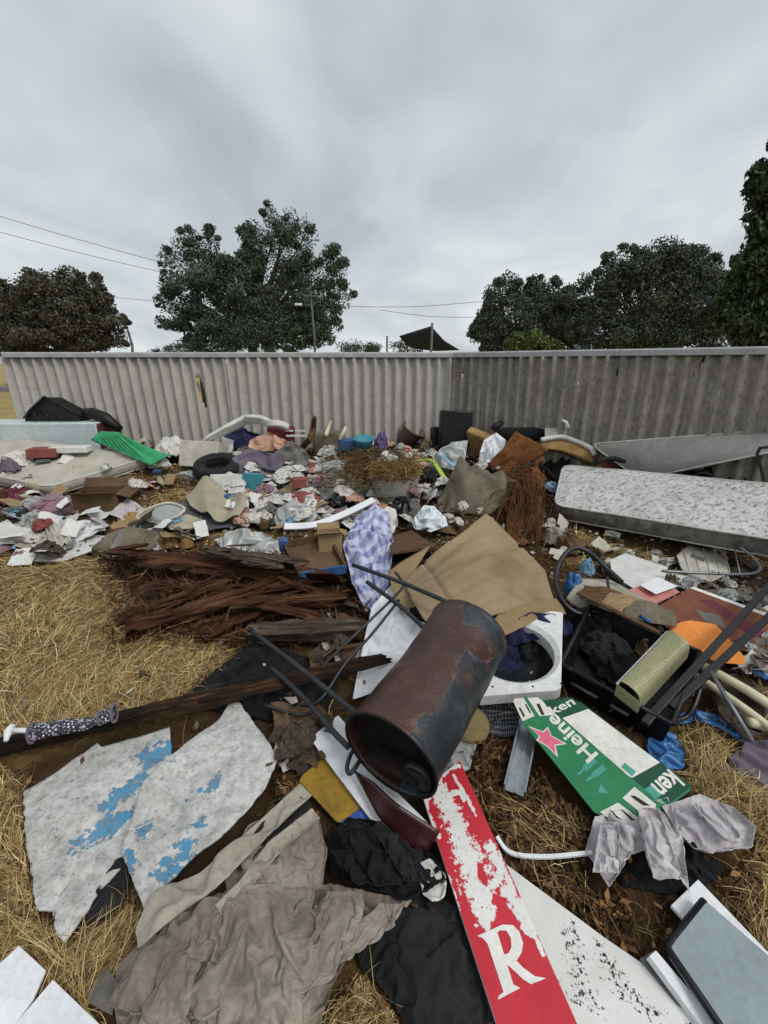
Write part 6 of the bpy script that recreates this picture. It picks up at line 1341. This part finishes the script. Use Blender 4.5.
# foam blocks, coir mat
fb = P(482, 462, .05); Mx = Matrix.Rotation(-.5, 3, 'Z')@Matrix.Rotation(-.9, 3, 'X')@Matrix.Rotation(.35, 3, 'Y')
emit('foam_block', *cbox(fb+Vector((0, .1, .2)), .34, .42, .11, M=Mx), M['foam'], smooth=False, bevel=.025, label='tan foam cushion block standing on edge right of the suitcases', cat='foam')
fabric('white_cover', [(484, 440, .4), (496, 432, .46), (506, 440, .4)], [(506, 440, .4), (504, 450, .3), (494, 460, .2)], [(478, 464, .12), (486, 464, .14), (494, 460, .2)], [(484, 440, .4), (480, 452, .28), (478, 464, .12)], M['cleanwhite'], 'white cover sliding off the tan foam block', 'cover', 1.3, 1.2, 22, 102, .04, 7)
cm = patch([(488, 466, .16), (502, 450, .36), (516, 431, .56)], [(516, 431, .56), (532, 440, .48), (549, 450, .38)], [(500, 468, .12), (520, 468, .16), (549, 450, .38)], [(488, 466, .16), (494, 468, .14), (500, 468, .12)], 26, 22)
V, Fc, uv = gridmesh(roughen(cm, .02, 8, 4)); cmr = thing('coir_mat', tuple(P(515, 480)), 'rust brown coir mat standing up with shredded fibres below it', 'mat')
emit('mat_body', V, Fc, M['coir'], cmr, solid=.03)
lump('dark_bags', 722, 484, 66, 24, M['blackbag'], 'added black wads standing in for the dark void between the two right mattresses', 'plastic bag', 77, .42, .5)  # black filler added where the gap under the grey mattress is only shade
lump('dark_bags', 766, 486, 60, 26, M['charcoal'], 'added dark wad standing in for the shaded gap at the right edge', 'cloth', 78, .5, .5)  # second dark filler added for the same shaded gap
tw_ = []
for k in range(210):
    x = rr.gauss(521, 9); y0 = rr.uniform(462, 500); a = P(x, y0, .26); e = P(x+rr.gauss(0, 12), y0+rr.uniform(10, 60), rr.uniform(.0, .14)); mid = (a+e)/2+Vector((rr.gauss(0, .07), rr.gauss(0, .05), rr.uniform(-.03, .1)))
    tw_.append(tube(smoothpath([a, mid, e], 3), list(np.linspace(.005, .002, 7)), 4, cap=False))
hs = patch([(500, 466, .2), (520, 462, .26), (545, 460, .3)], [(545, 460, .3), (542, 500, .12), (538, 540, .03)], [(508, 542, .03), (522, 546, .03), (538, 540, .03)], [(500, 466, .2), (506, 505, .1), (508, 542, .03)], 22, 30)
V, Fc, uv = gridmesh(roughen(hs, .07, 9, 6, 4)); emit('hanging_piece', V, [q for i, q in enumerate(Fc) if float(vnoise(V[q[0]][0]*22, V[q[0]][1]*9+V[q[0]][2]*9, 4)) > .33], M['coir'], cmr, solid=.012)
emit('fibres', *join(*tw_), mat('coir_fibre', '#6a452b', '#3f2816', rough=1, dirt=.4), cmr, )
emit('black_bolster', *tube([PY(497, 436, 5.35), PY(505, 434.5, 5.4), PY(535, 434, 5.45), PY(544, 435, 5.45)], [.07, .085, .085, .07], 14), M['blackfab'], label='black bolster lying against the fence right of the suitcases', cat='bolster')
emit('black_boot', *tube([PY(493, 430, 5.3), PY(497, 426, 5.3), PY(502, 422, 5.32)], [.05, .045, .03], 8), M['black'], label='small black boot sticking up at the left end of the bolster', cat='boot')
fabric('white_casing', [(545, 428, .5), (562, 427, .52), (585, 428, .5)], [(585, 428, .5), (592, 436, .42), (588, 442, .38)], [(545, 441, .4), (566, 440, .42), (588, 442, .38)], [(545, 428, .5), (545, 441, .4)], M['offwhite'], 'torn off white casing right of the black bolster', 'casing', 1.25, 1.3, 26, 103, .04, 8)
emit('white_shred', *tube([PY(568, 428, 5.1), PY(566, 422, 5.1), PY(562, 420, 5.1)], [.03, .02, .012], 6), M['cleanwhite'], label='small white shred sticking up from the torn casing', cat='shred')
fcush = thing('foam_cushion', tuple(P(565, 470)), 'sagging orange foam cushion with a torn white cover edge', 'cushion')
fcp = patch([(541, 441, .44), (560, 438, .48), (580, 444, .44), (594, 452, .4)], [(594, 452, .4), (593, 462, .32)], [(541, 448, .38), (560, 450, .38), (580, 456, .36), (593, 462, .32)], [(541, 441, .44), (541, 448, .38)], 28, 10)
V, Fc, uv = gridmesh(fcp); emit('foam', V, Fc, M['foam'], fcush, solid=.09)
emit('torn_cover', *tube(path((541, 440, .46), (560, 437, .5), (575, 441, .47), (590, 448, .44), (595, 455, .4)), .028, 7), M['whitefab'], fcush)
mo = thing('monitor', tuple(P(552, 475)), 'dark flat screen tilted beside the stained mattress', 'monitor')
mq = [PZ(535, 470, .38), PZ(548, 447, .62), PZ(572, 456, .6), PZ(562, 482, .36)]
emit('casing', *hexa(mq, Vector((.02, .05, -.03))), M['black'], mo, smooth=False); mc = sum(mq, Vector())/4; mn = (mq[1]-mq[0]).cross(mq[3]-mq[0]).normalized(); mn = mn if mn.y < 0 else -mn
emit('screen', *hexa([mc+(q-mc)*.88+mn*.006 for q in mq], -mn*.004), M['screen'], mo, smooth=False); emit('pale_edge', *tube([mq[0], mq[1]], .008, 5), M['white'], mo)
ro = [PZ(592, 474, .5), PZ(600, 461, .62), PZ(648, 463, .62), PZ(630, 475, .5)]
emit('red_brown_board', *hexa(ro, Vector((0, .01, -.025))), M['redwood'], smooth=False, bevel=.004, label='red brown wooden board behind the stained mattress', cat='board')
emit('rubber_arc', *tube([PZ(597, 462, .66), PZ(604, 459, .68), PZ(614, 458.5, .68), PZ(626, 461.5, .66)], .025, 8), M['rubber'], label='black rubber arc above the red brown board', cat='rubber')
hk = emit('bent_tube', *tube([PZ(768, 447, 1.02), PZ(760, 448, 1.0), PZ(757, 454, .95), PZ(760, 465, .85), PZ(764, 482, .72)], .012, 8), M['blacksteel'], label='bent black steel tube at the right edge above the mattress', cat='tube')
for i, (x, y, w_, m_, lb) in enumerate([(572, 552, 30, 'carddark', 'crumpled brown cardboard left of the black hoop'), (556, 545, 22, 'stonefab', 'grey crumpled wrapper above the cardboard corner')]):
    lump('crumpled_card' if i == 0 else 'wrapper', x, y, w_, 18, M[m_], lb, 'cardboard' if i == 0 else 'wrapper', 70+i, .05)

# ================================================================ SMALL RUBBISH (individuals), then straw and litter
rr = random.Random(11)
def sample(polys):
    while True:
        p = rr.choice(polys); x0 = min(q[0] for q in p); x1 = max(q[0] for q in p); y0 = min(q[1] for q in p); y1 = max(q[1] for q in p)
        x, y = rr.uniform(x0, x1), rr.uniform(y0, y1)
        if poly_sd(np.array([x]), np.array([y]), p)[0] > 0: return x, y
BACK = [[(0, 470), (60, 440), (130, 432), (190, 430), (300, 438), (420, 440), (560, 440), (600, 470), (540, 500), (430, 505), (340, 530), (250, 500), (120, 500), (0, 520)],
        [(200, 440), (440, 445), (450, 500), (380, 520), (330, 530), (250, 530), (220, 500)], [(225, 470), (340, 460), (345, 520), (260, 530), (230, 510)]]
LEFTB = [[(0, 500), (130, 500), (220, 530), (130, 555), (0, 560)]]
RIGHTM = [[(600, 560), (768, 560), (768, 690), (700, 660), (620, 600)], [(735, 640), (768, 640), (768, 670), (745, 660)], [(640, 575), (768, 585), (768, 640), (690, 600)]]
CENT = [[(530, 500), (620, 530), (640, 570), (560, 560)], [(400, 505), (480, 505), (440, 545), (400, 535)], [(600, 545), (768, 560), (768, 600), (660, 580)]]
MIDL = [[(300, 590), (390, 600), (370, 660), (300, 660), (330, 620)], [(285, 700), (330, 720), (310, 770), (280, 760)]]
LAND = [('the black tyre', 214, 466), ('the green tray', 130, 448), ('the cream mattress', 60, 468), ('the brown carton', 97, 500), ('the pink towel', 52, 508), ('the striped box', 200, 455), ('the foam topper', 245, 420), ('the maroon cushion', 279, 435),
        ('the grey tarpaulin', 258, 462), ('the printed box', 233, 488), ('the curled vinyl', 217, 505), ('the clear moulding', 160, 512), ('the yellow foam', 168, 540), ('the clear film', 248, 542), ('the wooden drawer', 312, 560), ('the curved trim', 330, 512),
        ('the red bag', 306, 500), ('the broken seat', 327, 444), ('the dry weeds', 375, 468), ('the straw basket', 398, 485), ('the checked sheet', 368, 550), ('the plant pot', 409, 436), ('the suitcases', 450, 432), ('the lime frame', 430, 470),
        ('the tented carpet', 475, 488), ('the foam block', 478, 445), ('the coir mat', 518, 450), ('the coir fibres', 521, 510), ('the foam cushion', 567, 448), ('the monitor', 552, 464), ('the black bolster', 520, 434), ('the speckled board', 58, 548), ('the pleated cloth', 55, 533),
        ('the maroon jacket', 14, 498), ('the rolled underlay', 125, 540), ('the grey coat', 186, 428), ('the purple bag', 381, 440), ('the stained mattress', 640, 510), ('the black hoop', 575, 580), ('the wire rack', 710, 565), ('the poster board', 730, 620),
        ('the orange panel', 710, 640), ('the white plasterboard', 640, 570), ('the cream tubes', 745, 690), ('the clear tray', 650, 665), ('the grey pole', 732, 705), ('the blue bag', 666, 750), ('the pink card', 650, 595), ('the white sheet', 385, 640), ('the tube frame', 310, 665),
        ('the blunt timber', 305, 632), ('the yellow board', 335, 790), ('the white board', 370, 780), ('the black bag', 270, 690), ('the blue crate', 347, 445), ('the white stakes', 336, 432), ('the cardboard sheet', 480, 570), ('the blue bag in the centre', 430, 518)]
USED = set()
def spot_label(base, x, y):
    for nm, lx, ly in sorted(LAND, key=lambda q: (q[1]-x)**2+((q[2]-y)*1.5)**2):
        dx, dy = x-lx, (y-ly)*1.5; dist = math.hypot(dx, dy)
        a = ('just ' if dist < 28 else '' if dist < 60 else 'some way ')
        w_ = 'right of' if dx > abs(dy)*1.6 else 'left of' if -dx > abs(dy)*1.6 else ('in front of' if dy > 0 else 'behind')
        if abs(dx) < 2*abs(dy) and abs(dy) < 2*abs(dx): w_ = ('front ' if dy > 0 else 'back ')+('right of' if dx > 0 else 'left of')
        lb = (base+' '+a+w_+' '+nm)
        if lb not in USED: USED.add(lb); return lb
    return base
def unit(v, f, m, name):
    me = bpy.data.meshes.new(name); me.from_pydata([tuple(q) for q in v], [], f); me.polygons.foreach_set('use_smooth', [True]*len(me.polygons)); me.materials.append(m); return me
def scatter(name, meshes, n, zones, size, label, cat, group, lift=(0, .1), zscale=1.0, tilt=.3):
    for i in range(n):
        x, y = sample(zones); p = P(x, y, rr.uniform(*lift)); s = rr.uniform(*size)*(1.0)
        o = bpy.data.objects.new(name, rr.choice(meshes)); col.objects.link(o); o.location = p
        o.scale = (s*rr.uniform(.8, 1.25), s*rr.uniform(.8, 1.25), s*zscale*rr.uniform(.8, 1.2)); o.rotation_euler = (rr.gauss(0, tilt), rr.gauss(0, tilt), rr.uniform(0, 6.28))
        tag(o, spot_label(label, x, y), cat, group)
def crumple(m, nm, k=4, fr=2.0, amp=.5): return [unit(*lumpmesh(1, .9, .5, i*5+sum(map(ord, nm)), fr, amp, 3), m, nm) for i in range(k)]
def flats(m, nm, k=4, amp=.22):
    out = []
    for i in range(k):
        n = 9; u, v = np.meshgrid(np.linspace(-1, 1, n), np.linspace(-.75, .75, n)); z = amp*(fbm(u*1.6+i*9+len(nm), v*1.6, i+2)-.45)*2 + .12*np.sin(u*2+i)
        jx = .18*(vnoise(v*2+i, u*0+i, 3)-.5); V, Fc, _ = gridmesh(np.stack([u+jx, v+.14*(vnoise(u*2, v*0+i, 5)-.5), z], -1))
        out.append(unit(V, Fc, m, nm))
    return out
def boxes(m, nm, dims):
    out = []
    for d in dims:
        v, f = cbox((0, 0, d[2]/2), *d); v = [Vector(q)+Vector((rr.uniform(-.06, .06), rr.uniform(-.06, .06), rr.uniform(-.05, .05))) for q in v]
        me = unit(v, f, m, nm); me.polygons.foreach_set('use_smooth', [False]*len(me.polygons)); out.append(me)
    return out
def bottle(m, nm):
    return [unit(*lathe((0, 0, 0), (1, 0, .05), [(-1, .001), (-1, .26), (-.9, .3), (.25, .3), (.55, .16), (.7, .1), (.9, .1), (.9, .13), (1, .13), (1, .001)], 14), m, nm)]
scatter('plastic_bag', crumple(M['whitefab'], 'wb', 5), 120, BACK, (.05, .12), 'small crumpled white plastic bag', 'plastic bag', 'small white bags along the fence', (.03, .16))
scatter('plastic_bag', crumple(M['blackbag'], 'bb', 3), 18, BACK, (.05, .13), 'small crumpled black plastic bag', 'plastic bag', 'small black bags along the fence')
scatter('plastic_bag', crumple(M['clearish'], 'cb', 3), 18, BACK+LEFTB, (.06, .14), 'small clear plastic bag', 'plastic bag', 'small clear bags along the fence')
scatter('rag', crumple(M['greyfab'], 'gr', 4, 1.7, .6), 36, BACK, (.07, .16), 'small crumpled grey rag', 'rag', 'small grey rags along the fence')
scatter('rag', crumple(M['brownfab'], 'br', 3, 1.7, .6), 8, BACK+LEFTB, (.07, .15), 'small crumpled dark brown rag', 'rag', 'small brown rags along the fence')
scatter('rag', crumple(M['peach'], 'pe', 3, 1.7, .6), 30, BACK, (.06, .12), 'small crumpled peach rag', 'rag', 'small peach rags along the fence')
scatter('rag', crumple(M['redfab'], 'rf', 2, 1.7, .6), 14, BACK+LEFTB, (.05, .1), 'small crumpled faded red rag', 'rag', 'small red rags along the fence')
scatter('rag', crumple(M['lightblue'], 'lb', 2, 1.7, .6), 26, BACK+LEFTB, (.04, .1), 'small crumpled light blue rag', 'rag', 'small light blue rags along the fence')
scatter('paper_scrap', flats(M['white'], 'ps', 5), 120, BACK+LEFTB, (.04, .12), 'flat scrap of white paper', 'paper', 'white paper scraps along the fence', (.02, .16), 1, .45)
scatter('cardboard_scrap', flats(M['card'], 'cs', 4), 44, BACK+LEFTB, (.06, .15), 'flat scrap of brown cardboard', 'cardboard', 'cardboard scraps along the fence', (.02, .14), 1, .45)
scatter('rag', crumple(M['pinkfab'], 'pf', 3, 1.7, .6), 16, BACK+LEFTB, (.05, .11), 'small crumpled pink rag', 'rag', 'small pink rags along the fence', (.02, .14))
scatter('cloth_scrap', flats(M['paleclothes'], 'pc', 4), 40, BACK+LEFTB, (.06, .13), 'flat scrap of pale cloth', 'cloth', 'pale cloth scraps along the fence', (.03, .15), 1, .45)
scatter('vinyl_scrap', flats(M['beigevinyl'], 'vs', 3), 14, BACK+LEFTB, (.06, .14), 'flat scrap of beige vinyl', 'vinyl', 'vinyl scraps along the fence', (.02, .12), 1, .4)
scatter('small_carton', boxes(M['carddark'], 'sb', [(1.6, 1.1, .7), (1.2, 1.2, 1.2)]), 12, BACK, (.06, .1), 'small dark cardboard box', 'box', 'small dark boxes along the fence', (.0, .08))
scatter('packet', boxes(M['offwhite'], 'pk', [(1.6, 1, .5), (1.3, .8, .8)]), 26, BACK, (.05, .09), 'small off white packet', 'packet', 'off white packets along the fence', (.02, .12))
scatter('packet', boxes(M['blue'], 'pb', [(1.6, 1, .5)]), 6, BACK, (.04, .07), 'small blue packet', 'packet', 'blue packets along the fence', (.05, .14))
scatter('bottle', bottle(M['glassplastic'], 'bt'), 12, BACK, (.09, .13), 'small clear plastic bottle', 'bottle', 'clear bottles along the fence', (.05, .14), 1, .2)
scatter('paper_scrap', flats(M['white'], 'p2', 4), 50, RIGHTM, (.03, .08), 'flat scrap of white paper', 'paper', 'white paper scraps by the tub', (.01, .1), 1, .45)
scatter('paper_scrap', flats(M['carpet'], 'p3', 4), 54, RIGHTM, (.04, .1), 'flat scrap of grey brown paper', 'paper', 'brown paper scraps by the tub', (.01, .1), 1, .45)
scatter('rag', crumple(M['greyfab'], 'g2', 3, 1.7, .6), 30, RIGHTM, (.03, .08), 'small crumpled grey rag', 'rag', 'small grey rags by the tub')
scatter('plastic_bag', crumple(M['clearish'], 'c2', 3), 10, RIGHTM, (.04, .08), 'small clear plastic bag', 'plastic bag', 'small clear bags by the tub')
scatter('paper_scrap', flats(M['offwhite'], 'p4', 3), 34, MIDL, (.03, .07), 'small dirty paper scrap', 'paper', 'dirty paper scraps by the timber', (.01, .06), 1, .5)
scatter('rag', crumple(M['brownfab'], 'b3', 3, 1.7, .6), 22, MIDL, (.03, .08), 'small dark rag', 'rag', 'dark rags by the timber')

scatter('paper_scrap', flats(M['offwhite'], 'p5', 4), 40, CENT, (.03, .08), 'torn off white paper scrap', 'paper', 'torn paper scraps in the centre', (.01, .1), 1, .5)
scatter('cardboard_scrap', flats(M['carddark'], 'p6', 4), 34, CENT+MIDL, (.04, .1), 'torn dark cardboard scrap', 'cardboard', 'torn cardboard scraps in the centre', (.01, .08), 1, .5)
scatter('rag', crumple(M['whitefab'], 'wr', 3), 16, CENT, (.03, .07), 'small crumpled white rag', 'rag', 'small white rags in the centre')
scatter('wood_stick', [unit(*log((-1, 0, .05), (1, 0, .1), .05, 50+i, .7, .1, 14, 8)[:2], M['wood'], 'stick') for i in range(3)], 70, CENT+MIDL+RIGHTM+BACK, (.06, .2), 'thin broken stick', 'stick', 'broken sticks through the heap', (.01, .1), 1, .35)
# ---------------------------------------------------------------- straw, leaf litter and chips
ZS = [([(0, 556), (112, 556), (118, 640), (200, 650), (270, 690), (200, 715), (110, 735), (0, 775)], 1.0), ([(0, 765), (25, 780), (40, 915), (70, 945), (130, 870), (150, 920), (120, 960), (112, 1030), (-10, 1030), (-10, 800)], .8),
      ([(290, 930), (350, 935), (392, 1000), (460, 1030), (280, 1030)], .8), ([(680, 770), (700, 735), (768, 690), (768, 1000), (745, 890), (700, 800)], .7),
      ([(540, 490), (625, 525), (768, 560), (640, 572), (560, 565)], .8), ([(110, 470), (235, 465), (240, 500), (140, 530), (100, 500)], .5), ([(200, 520), (340, 515), (340, 570), (190, 555)], .55),
      ([(440, 740), (520, 800), (600, 830), (620, 930), (500, 860), (440, 800)], .2), ([(270, 690), (330, 700), (310, 800), (270, 790)], .45), ([(640, 720), (768, 700), (768, 760), (700, 780), (660, 770)], .6)]
def zone_density(px, py):
    d = np.full(px.shape, .06)
    for p, k in ZS: d = np.maximum(d, k*np.clip(.5+poly_sd(px, py, p)/24, 0, 1))
    return d
me = g.data; co = np.empty(len(me.vertices)*3); me.vertices.foreach_get('co', co); co = co.reshape(-1, 3)
px_, py_, dd = proj((co[:, 0], co[:, 1], co[:, 2])); ok = (dd > .2) & (np.abs(px_-384) < 900) & (np.abs(py_-512) < 900)
mk = np.full(len(co), .1); mk[ok] = zone_density(px_[ok], py_[ok]); at_ = me.attributes.new('mask', 'FLOAT', 'POINT'); at_.data.foreach_set('value', mk.astype(np.float32))
# footprint of everything built so far, so that straw grows between the things and not through them
OC = .012; ONX, ONY = int(10/OC), int(7/OC); OCC = np.zeros((ONY, ONX), bool); rso = np.random.RandomState(2)
bpy.context.view_layer.update()
for o in bpy.data.objects:
    if o.type != 'MESH' or o.get('kind') or len(o.data.vertices) == 0 or o.name.startswith(('crown', 'trunk', 'corrugated')): continue
    mw = np.array(o.matrix_world); n_ = len(o.data.vertices); cv_ = np.empty(n_*3); o.data.vertices.foreach_get('co', cv_); cv_ = cv_.reshape(-1, 3)@mw[:3, :3].T+mw[:3, 3]
    if cv_[:, 1].min() > 7 or cv_[:, 1].max() < .2: continue
    o.data.calc_loop_triangles(); nt_ = len(o.data.loop_triangles); ti = np.empty(nt_*3, int); o.data.loop_triangles.foreach_get('vertices', ti); tri = cv_[ti.reshape(-1, 3)]
    e1_, e2_ = tri[:, 1]-tri[:, 0], tri[:, 2]-tri[:, 0]; ar = np.abs(e1_[:, 0]*e2_[:, 1]-e1_[:, 1]*e2_[:, 0])/2; cnt = np.minimum(1+(ar/OC**2*2.5).astype(int), 20000)
    ix = np.repeat(np.arange(nt_), cnt); a_ = rso.rand(len(ix)); b_ = rso.rand(len(ix)); fl_ = a_+b_ > 1; a_[fl_] = 1-a_[fl_]; b_[fl_] = 1-b_[fl_]
    q = tri[ix, 0]+e1_[ix]*a_[:, None]+e2_[ix]*b_[:, None]; q = q[(q[:, 2] < TT(q[:, 0], q[:, 1])+.3)]
    xi = ((q[:, 0]+5)/OC).astype(int); yi = (q[:, 1]/OC).astype(int); ok = (xi >= 0) & (xi < ONX) & (yi >= 0) & (yi < ONY); OCC[yi[ok], xi[ok]] = True
def free(p):
    xi = np.clip(((p[:, 0]+5)/OC).astype(int), 0, ONX-1); yi = np.clip((p[:, 1]/OC).astype(int), 0, ONY-1); return ~OCC[yi, xi]
def straws(n, dens, lmin, lmax, wd, up, seed, lift=.03, region=(-4.6, 4.2, .35, 6.3), flow=1.0):
    rs = np.random.RandomState(seed); m = n*9
    Y = region[2]+(region[3]-region[2])*rs.rand(m)**1.7; X = (rs.rand(m)*2-1)*np.minimum(4.6, Y*1.0+.5)
    Z = T(X, Y); px, py, _ = proj((X, Y, Z)); d = dens(px, py)*(py < 1060)*(py > 425)*(np.abs(px-384) < 420)
    d = d*(.35+1.3*vnoise(X*4, Y*4, 77))*np.clip(.25+1.5*fbm(X*1.5+3, Y*1.5, 55), .2, 1.3)
    k = np.where(rs.rand(m) < d)[0][:n]; X, Y, Z = X[k], Y[k], Z[k]; n = len(k)
    a = 6.283*vnoise(X*.8, Y*.8, 5)*flow*1.5+rs.normal(size=n)*1.0; l = rs.uniform(lmin, lmax, n); b0 = np.abs(rs.normal(size=n))*up+(rs.rand(n) < .07)*rs.rand(n)*.9; b1 = b0-rs.uniform(.1, .9, n)*.7; bend = rs.normal(size=n)*.5
    pts = [np.stack([X, Y, Z+rs.rand(n)*lift], 1)]
    for q in range(3):
        f_ = q/2; aa = a+bend*f_; bb = b0*(1-f_)+b1*f_; pts.append(pts[-1]+np.stack([np.cos(aa)*np.cos(bb), np.sin(aa)*np.cos(bb), np.sin(bb)], 1)*(l/3)[:, None])
    pts = np.stack(pts, 1); fr_ok = free(pts[:, 0]) & ((free(pts[:, 1]) & free(pts[:, 2]) & free(pts[:, -1])) | (rs.rand(n) < .05)); pts = pts[fr_ok]; a = a[fr_ok]; n = len(a)
    pts[..., 2] = np.maximum(pts[..., 2], T(pts[..., 0], pts[..., 1])+.003)
    s = np.stack([-np.sin(a), np.cos(a), rs.normal(size=n)*.6], 1); s /= np.linalg.norm(s, axis=1)[:, None]; w_ = wd*rs.uniform(.6, 1.4, n)*np.clip(.55+.25*pts[:, 0, 1], .6, 1.6)
    tp = np.array([1, 1, .8, .25]); A = pts+s[:, None]*(w_[:, None]*tp)[..., None]/2; B = pts-s[:, None]*(w_[:, None]*tp)[..., None]/2
    V = np.stack([A, B], 2).reshape(-1, 3); b_ = np.arange(n)[:, None]*8; f = np.concatenate([np.concatenate([b_+2*q, b_+2*q+1, b_+2*q+3, b_+2*q+2], 1) for q in range(3)], 0)
    return V, f
sm1 = leafmat('golden_straw', '#745d38', '#b0955e', '#dcc792'); sm2 = leafmat('dull_brown_straw', '#33261a', '#5f492e', '#8e744c')
fast('dry_straw', *straws(115000, lambda x, y: zone_density(x, y)-.12, .05, .2, .0027, .17, 3), sm1, label='golden dry straw covering the ground', cat='straw')
fast('brown_straw', *straws(60000, lambda x, y: .16+.6*zone_density(x, y), .05, .18, .003, .18, 4), sm2, label='dull brown straw and stems mixed through the rubbish', cat='straw')
# leaf litter
rs = np.random.RandomState(9)
LIT = [([(430, 735), (520, 730), (620, 830), (630, 930), (560, 920), (480, 850)], 1.0), ([(690, 780), (768, 780), (768, 960), (720, 880)], .6), ([(270, 690), (330, 700), (320, 800), (280, 800)], .8), ([(300, 600), (390, 600), (380, 690), (300, 680)], .8), ([(110, 560), (340, 560), (340, 660), (200, 660)], .7)]
m = 90000; Y = .45+5.6*rs.rand(m)**1.7; X = (rs.rand(m)*2-1)*np.minimum(4.4, Y+.5); Z = T(X, Y); px, py, _ = proj((X, Y, Z)); d = np.full(m, .16)
for p, k in LIT: d = np.maximum(d, k*np.clip(.5+poly_sd(px, py, p)/30, 0, 1))
k = np.where((rs.rand(m) < d*.75) & (free(np.stack([X, Y], 1)) | (rs.rand(m) < .06)))[0]; V, Fc = leaves(np.stack([X[k], Y[k], Z[k]+.006+.03*rs.rand(len(k))], 1), .034, rs, 0.0, .5)
m2 = 60000; Y2 = 2.2+1.6*rs.rand(m2); X2 = -2.4+2.9*rs.rand(m2); Z2 = T(X2, Y2); px2, py2, _ = proj((X2, Y2, Z2)); d2 = np.clip(.5+poly_sd(px2, py2, [(105, 555), (200, 550), (345, 575), (385, 610), (370, 690), (280, 690), (200, 660), (120, 640)])/40, 0, 1)
k2 = np.where(rs.rand(m2) < d2*.14)[0]; V2, F2 = leaves(np.stack([X2[k2], Y2[k2], Z2[k2]+.01+.09*rs.rand(len(k2))**2], 1), .15, rs, 0.0, .06)
fast('timber_splinters', V2, F2, leafmat('timber_splinters', '#1d130d', '#4a3120', '#7d5a3a'), label='dark splinters and bark shreds through the rotten timber', cat='splinters')
fast('leaf_litter', V, Fc, leafmat('dead_leaves', '#241710', '#553721', '#8d6a42'), label='dead leaves and bark chips between the things', cat='leaf litter')
# pale flecks of torn paper and plastic too small to pick apart
m = 9000; Y = 1.6+4.6*rs.rand(m); X = (rs.rand(m)*2-1)*np.minimum(4.4, Y+.3); Z = T(X, Y); px, py, _ = proj((X, Y, Z))
keep = ((py < 560) & (py > 430)) | ((px > 600) & (py < 700) & (py > 550)) | (rs.rand(m) < .05); X, Y, Z = X[keep], Y[keep], Z[keep]
V, Fc = leaves(np.stack([X, Y, Z+.01+.06*rs.rand(len(X))], 1), .042, rs, 0.0, .6); fast('litter_flecks', V, Fc, leafmat('paper_flecks', '#3a342c', '#6e675c', '#c9c6bf'), label='tiny flecks of torn paper and plastic through the heap', cat='litter')
# standing dry grass tufts along the fence
tf = []
rs2 = np.random.RandomState(14); nb = 0
for (x, y, n, hgt, lb) in [(308, 444, 260, .34, 'taller tuft of dry pale grass against the fence behind the broken seat'), (338, 446, 160, .26, 'lower tuft of dry pale grass right of the taller one')]:
    p = P(x, y, 0); V = []; F_ = []
    root = thing('grass_tuft', tuple(p), lb, 'grass')
    for k in range(n):
        a = rs2.uniform(0, 6.28); r_ = rs2.rand()*.16; b0 = Vector((math.cos(a)*r_, math.sin(a)*r_*.5, 0)); l = hgt*rs2.uniform(.5, 1.15); ln = rs2.normal(size=2)*.18; w_ = .004; bs = len(V)
        for q in (0, .5, 1): c_ = b0+Vector((ln[0]*l*q*q, ln[1]*l*q*q, l*q)); V += [c_+Vector((w_*(1-q*.8), 0, 0)), c_-Vector((w_*(1-q*.8), 0, 0))]
        F_ += [(bs, bs+1, bs+3, bs+2), (bs+2, bs+3, bs+5, bs+4)]
    fast('blades', np.array([tuple(q) for q in V]), np.array(F_), leafmat('pale_dry_grass', '#8d7a4c', '#b09c68', '#c9b986'), kind='stuff', parent=root)
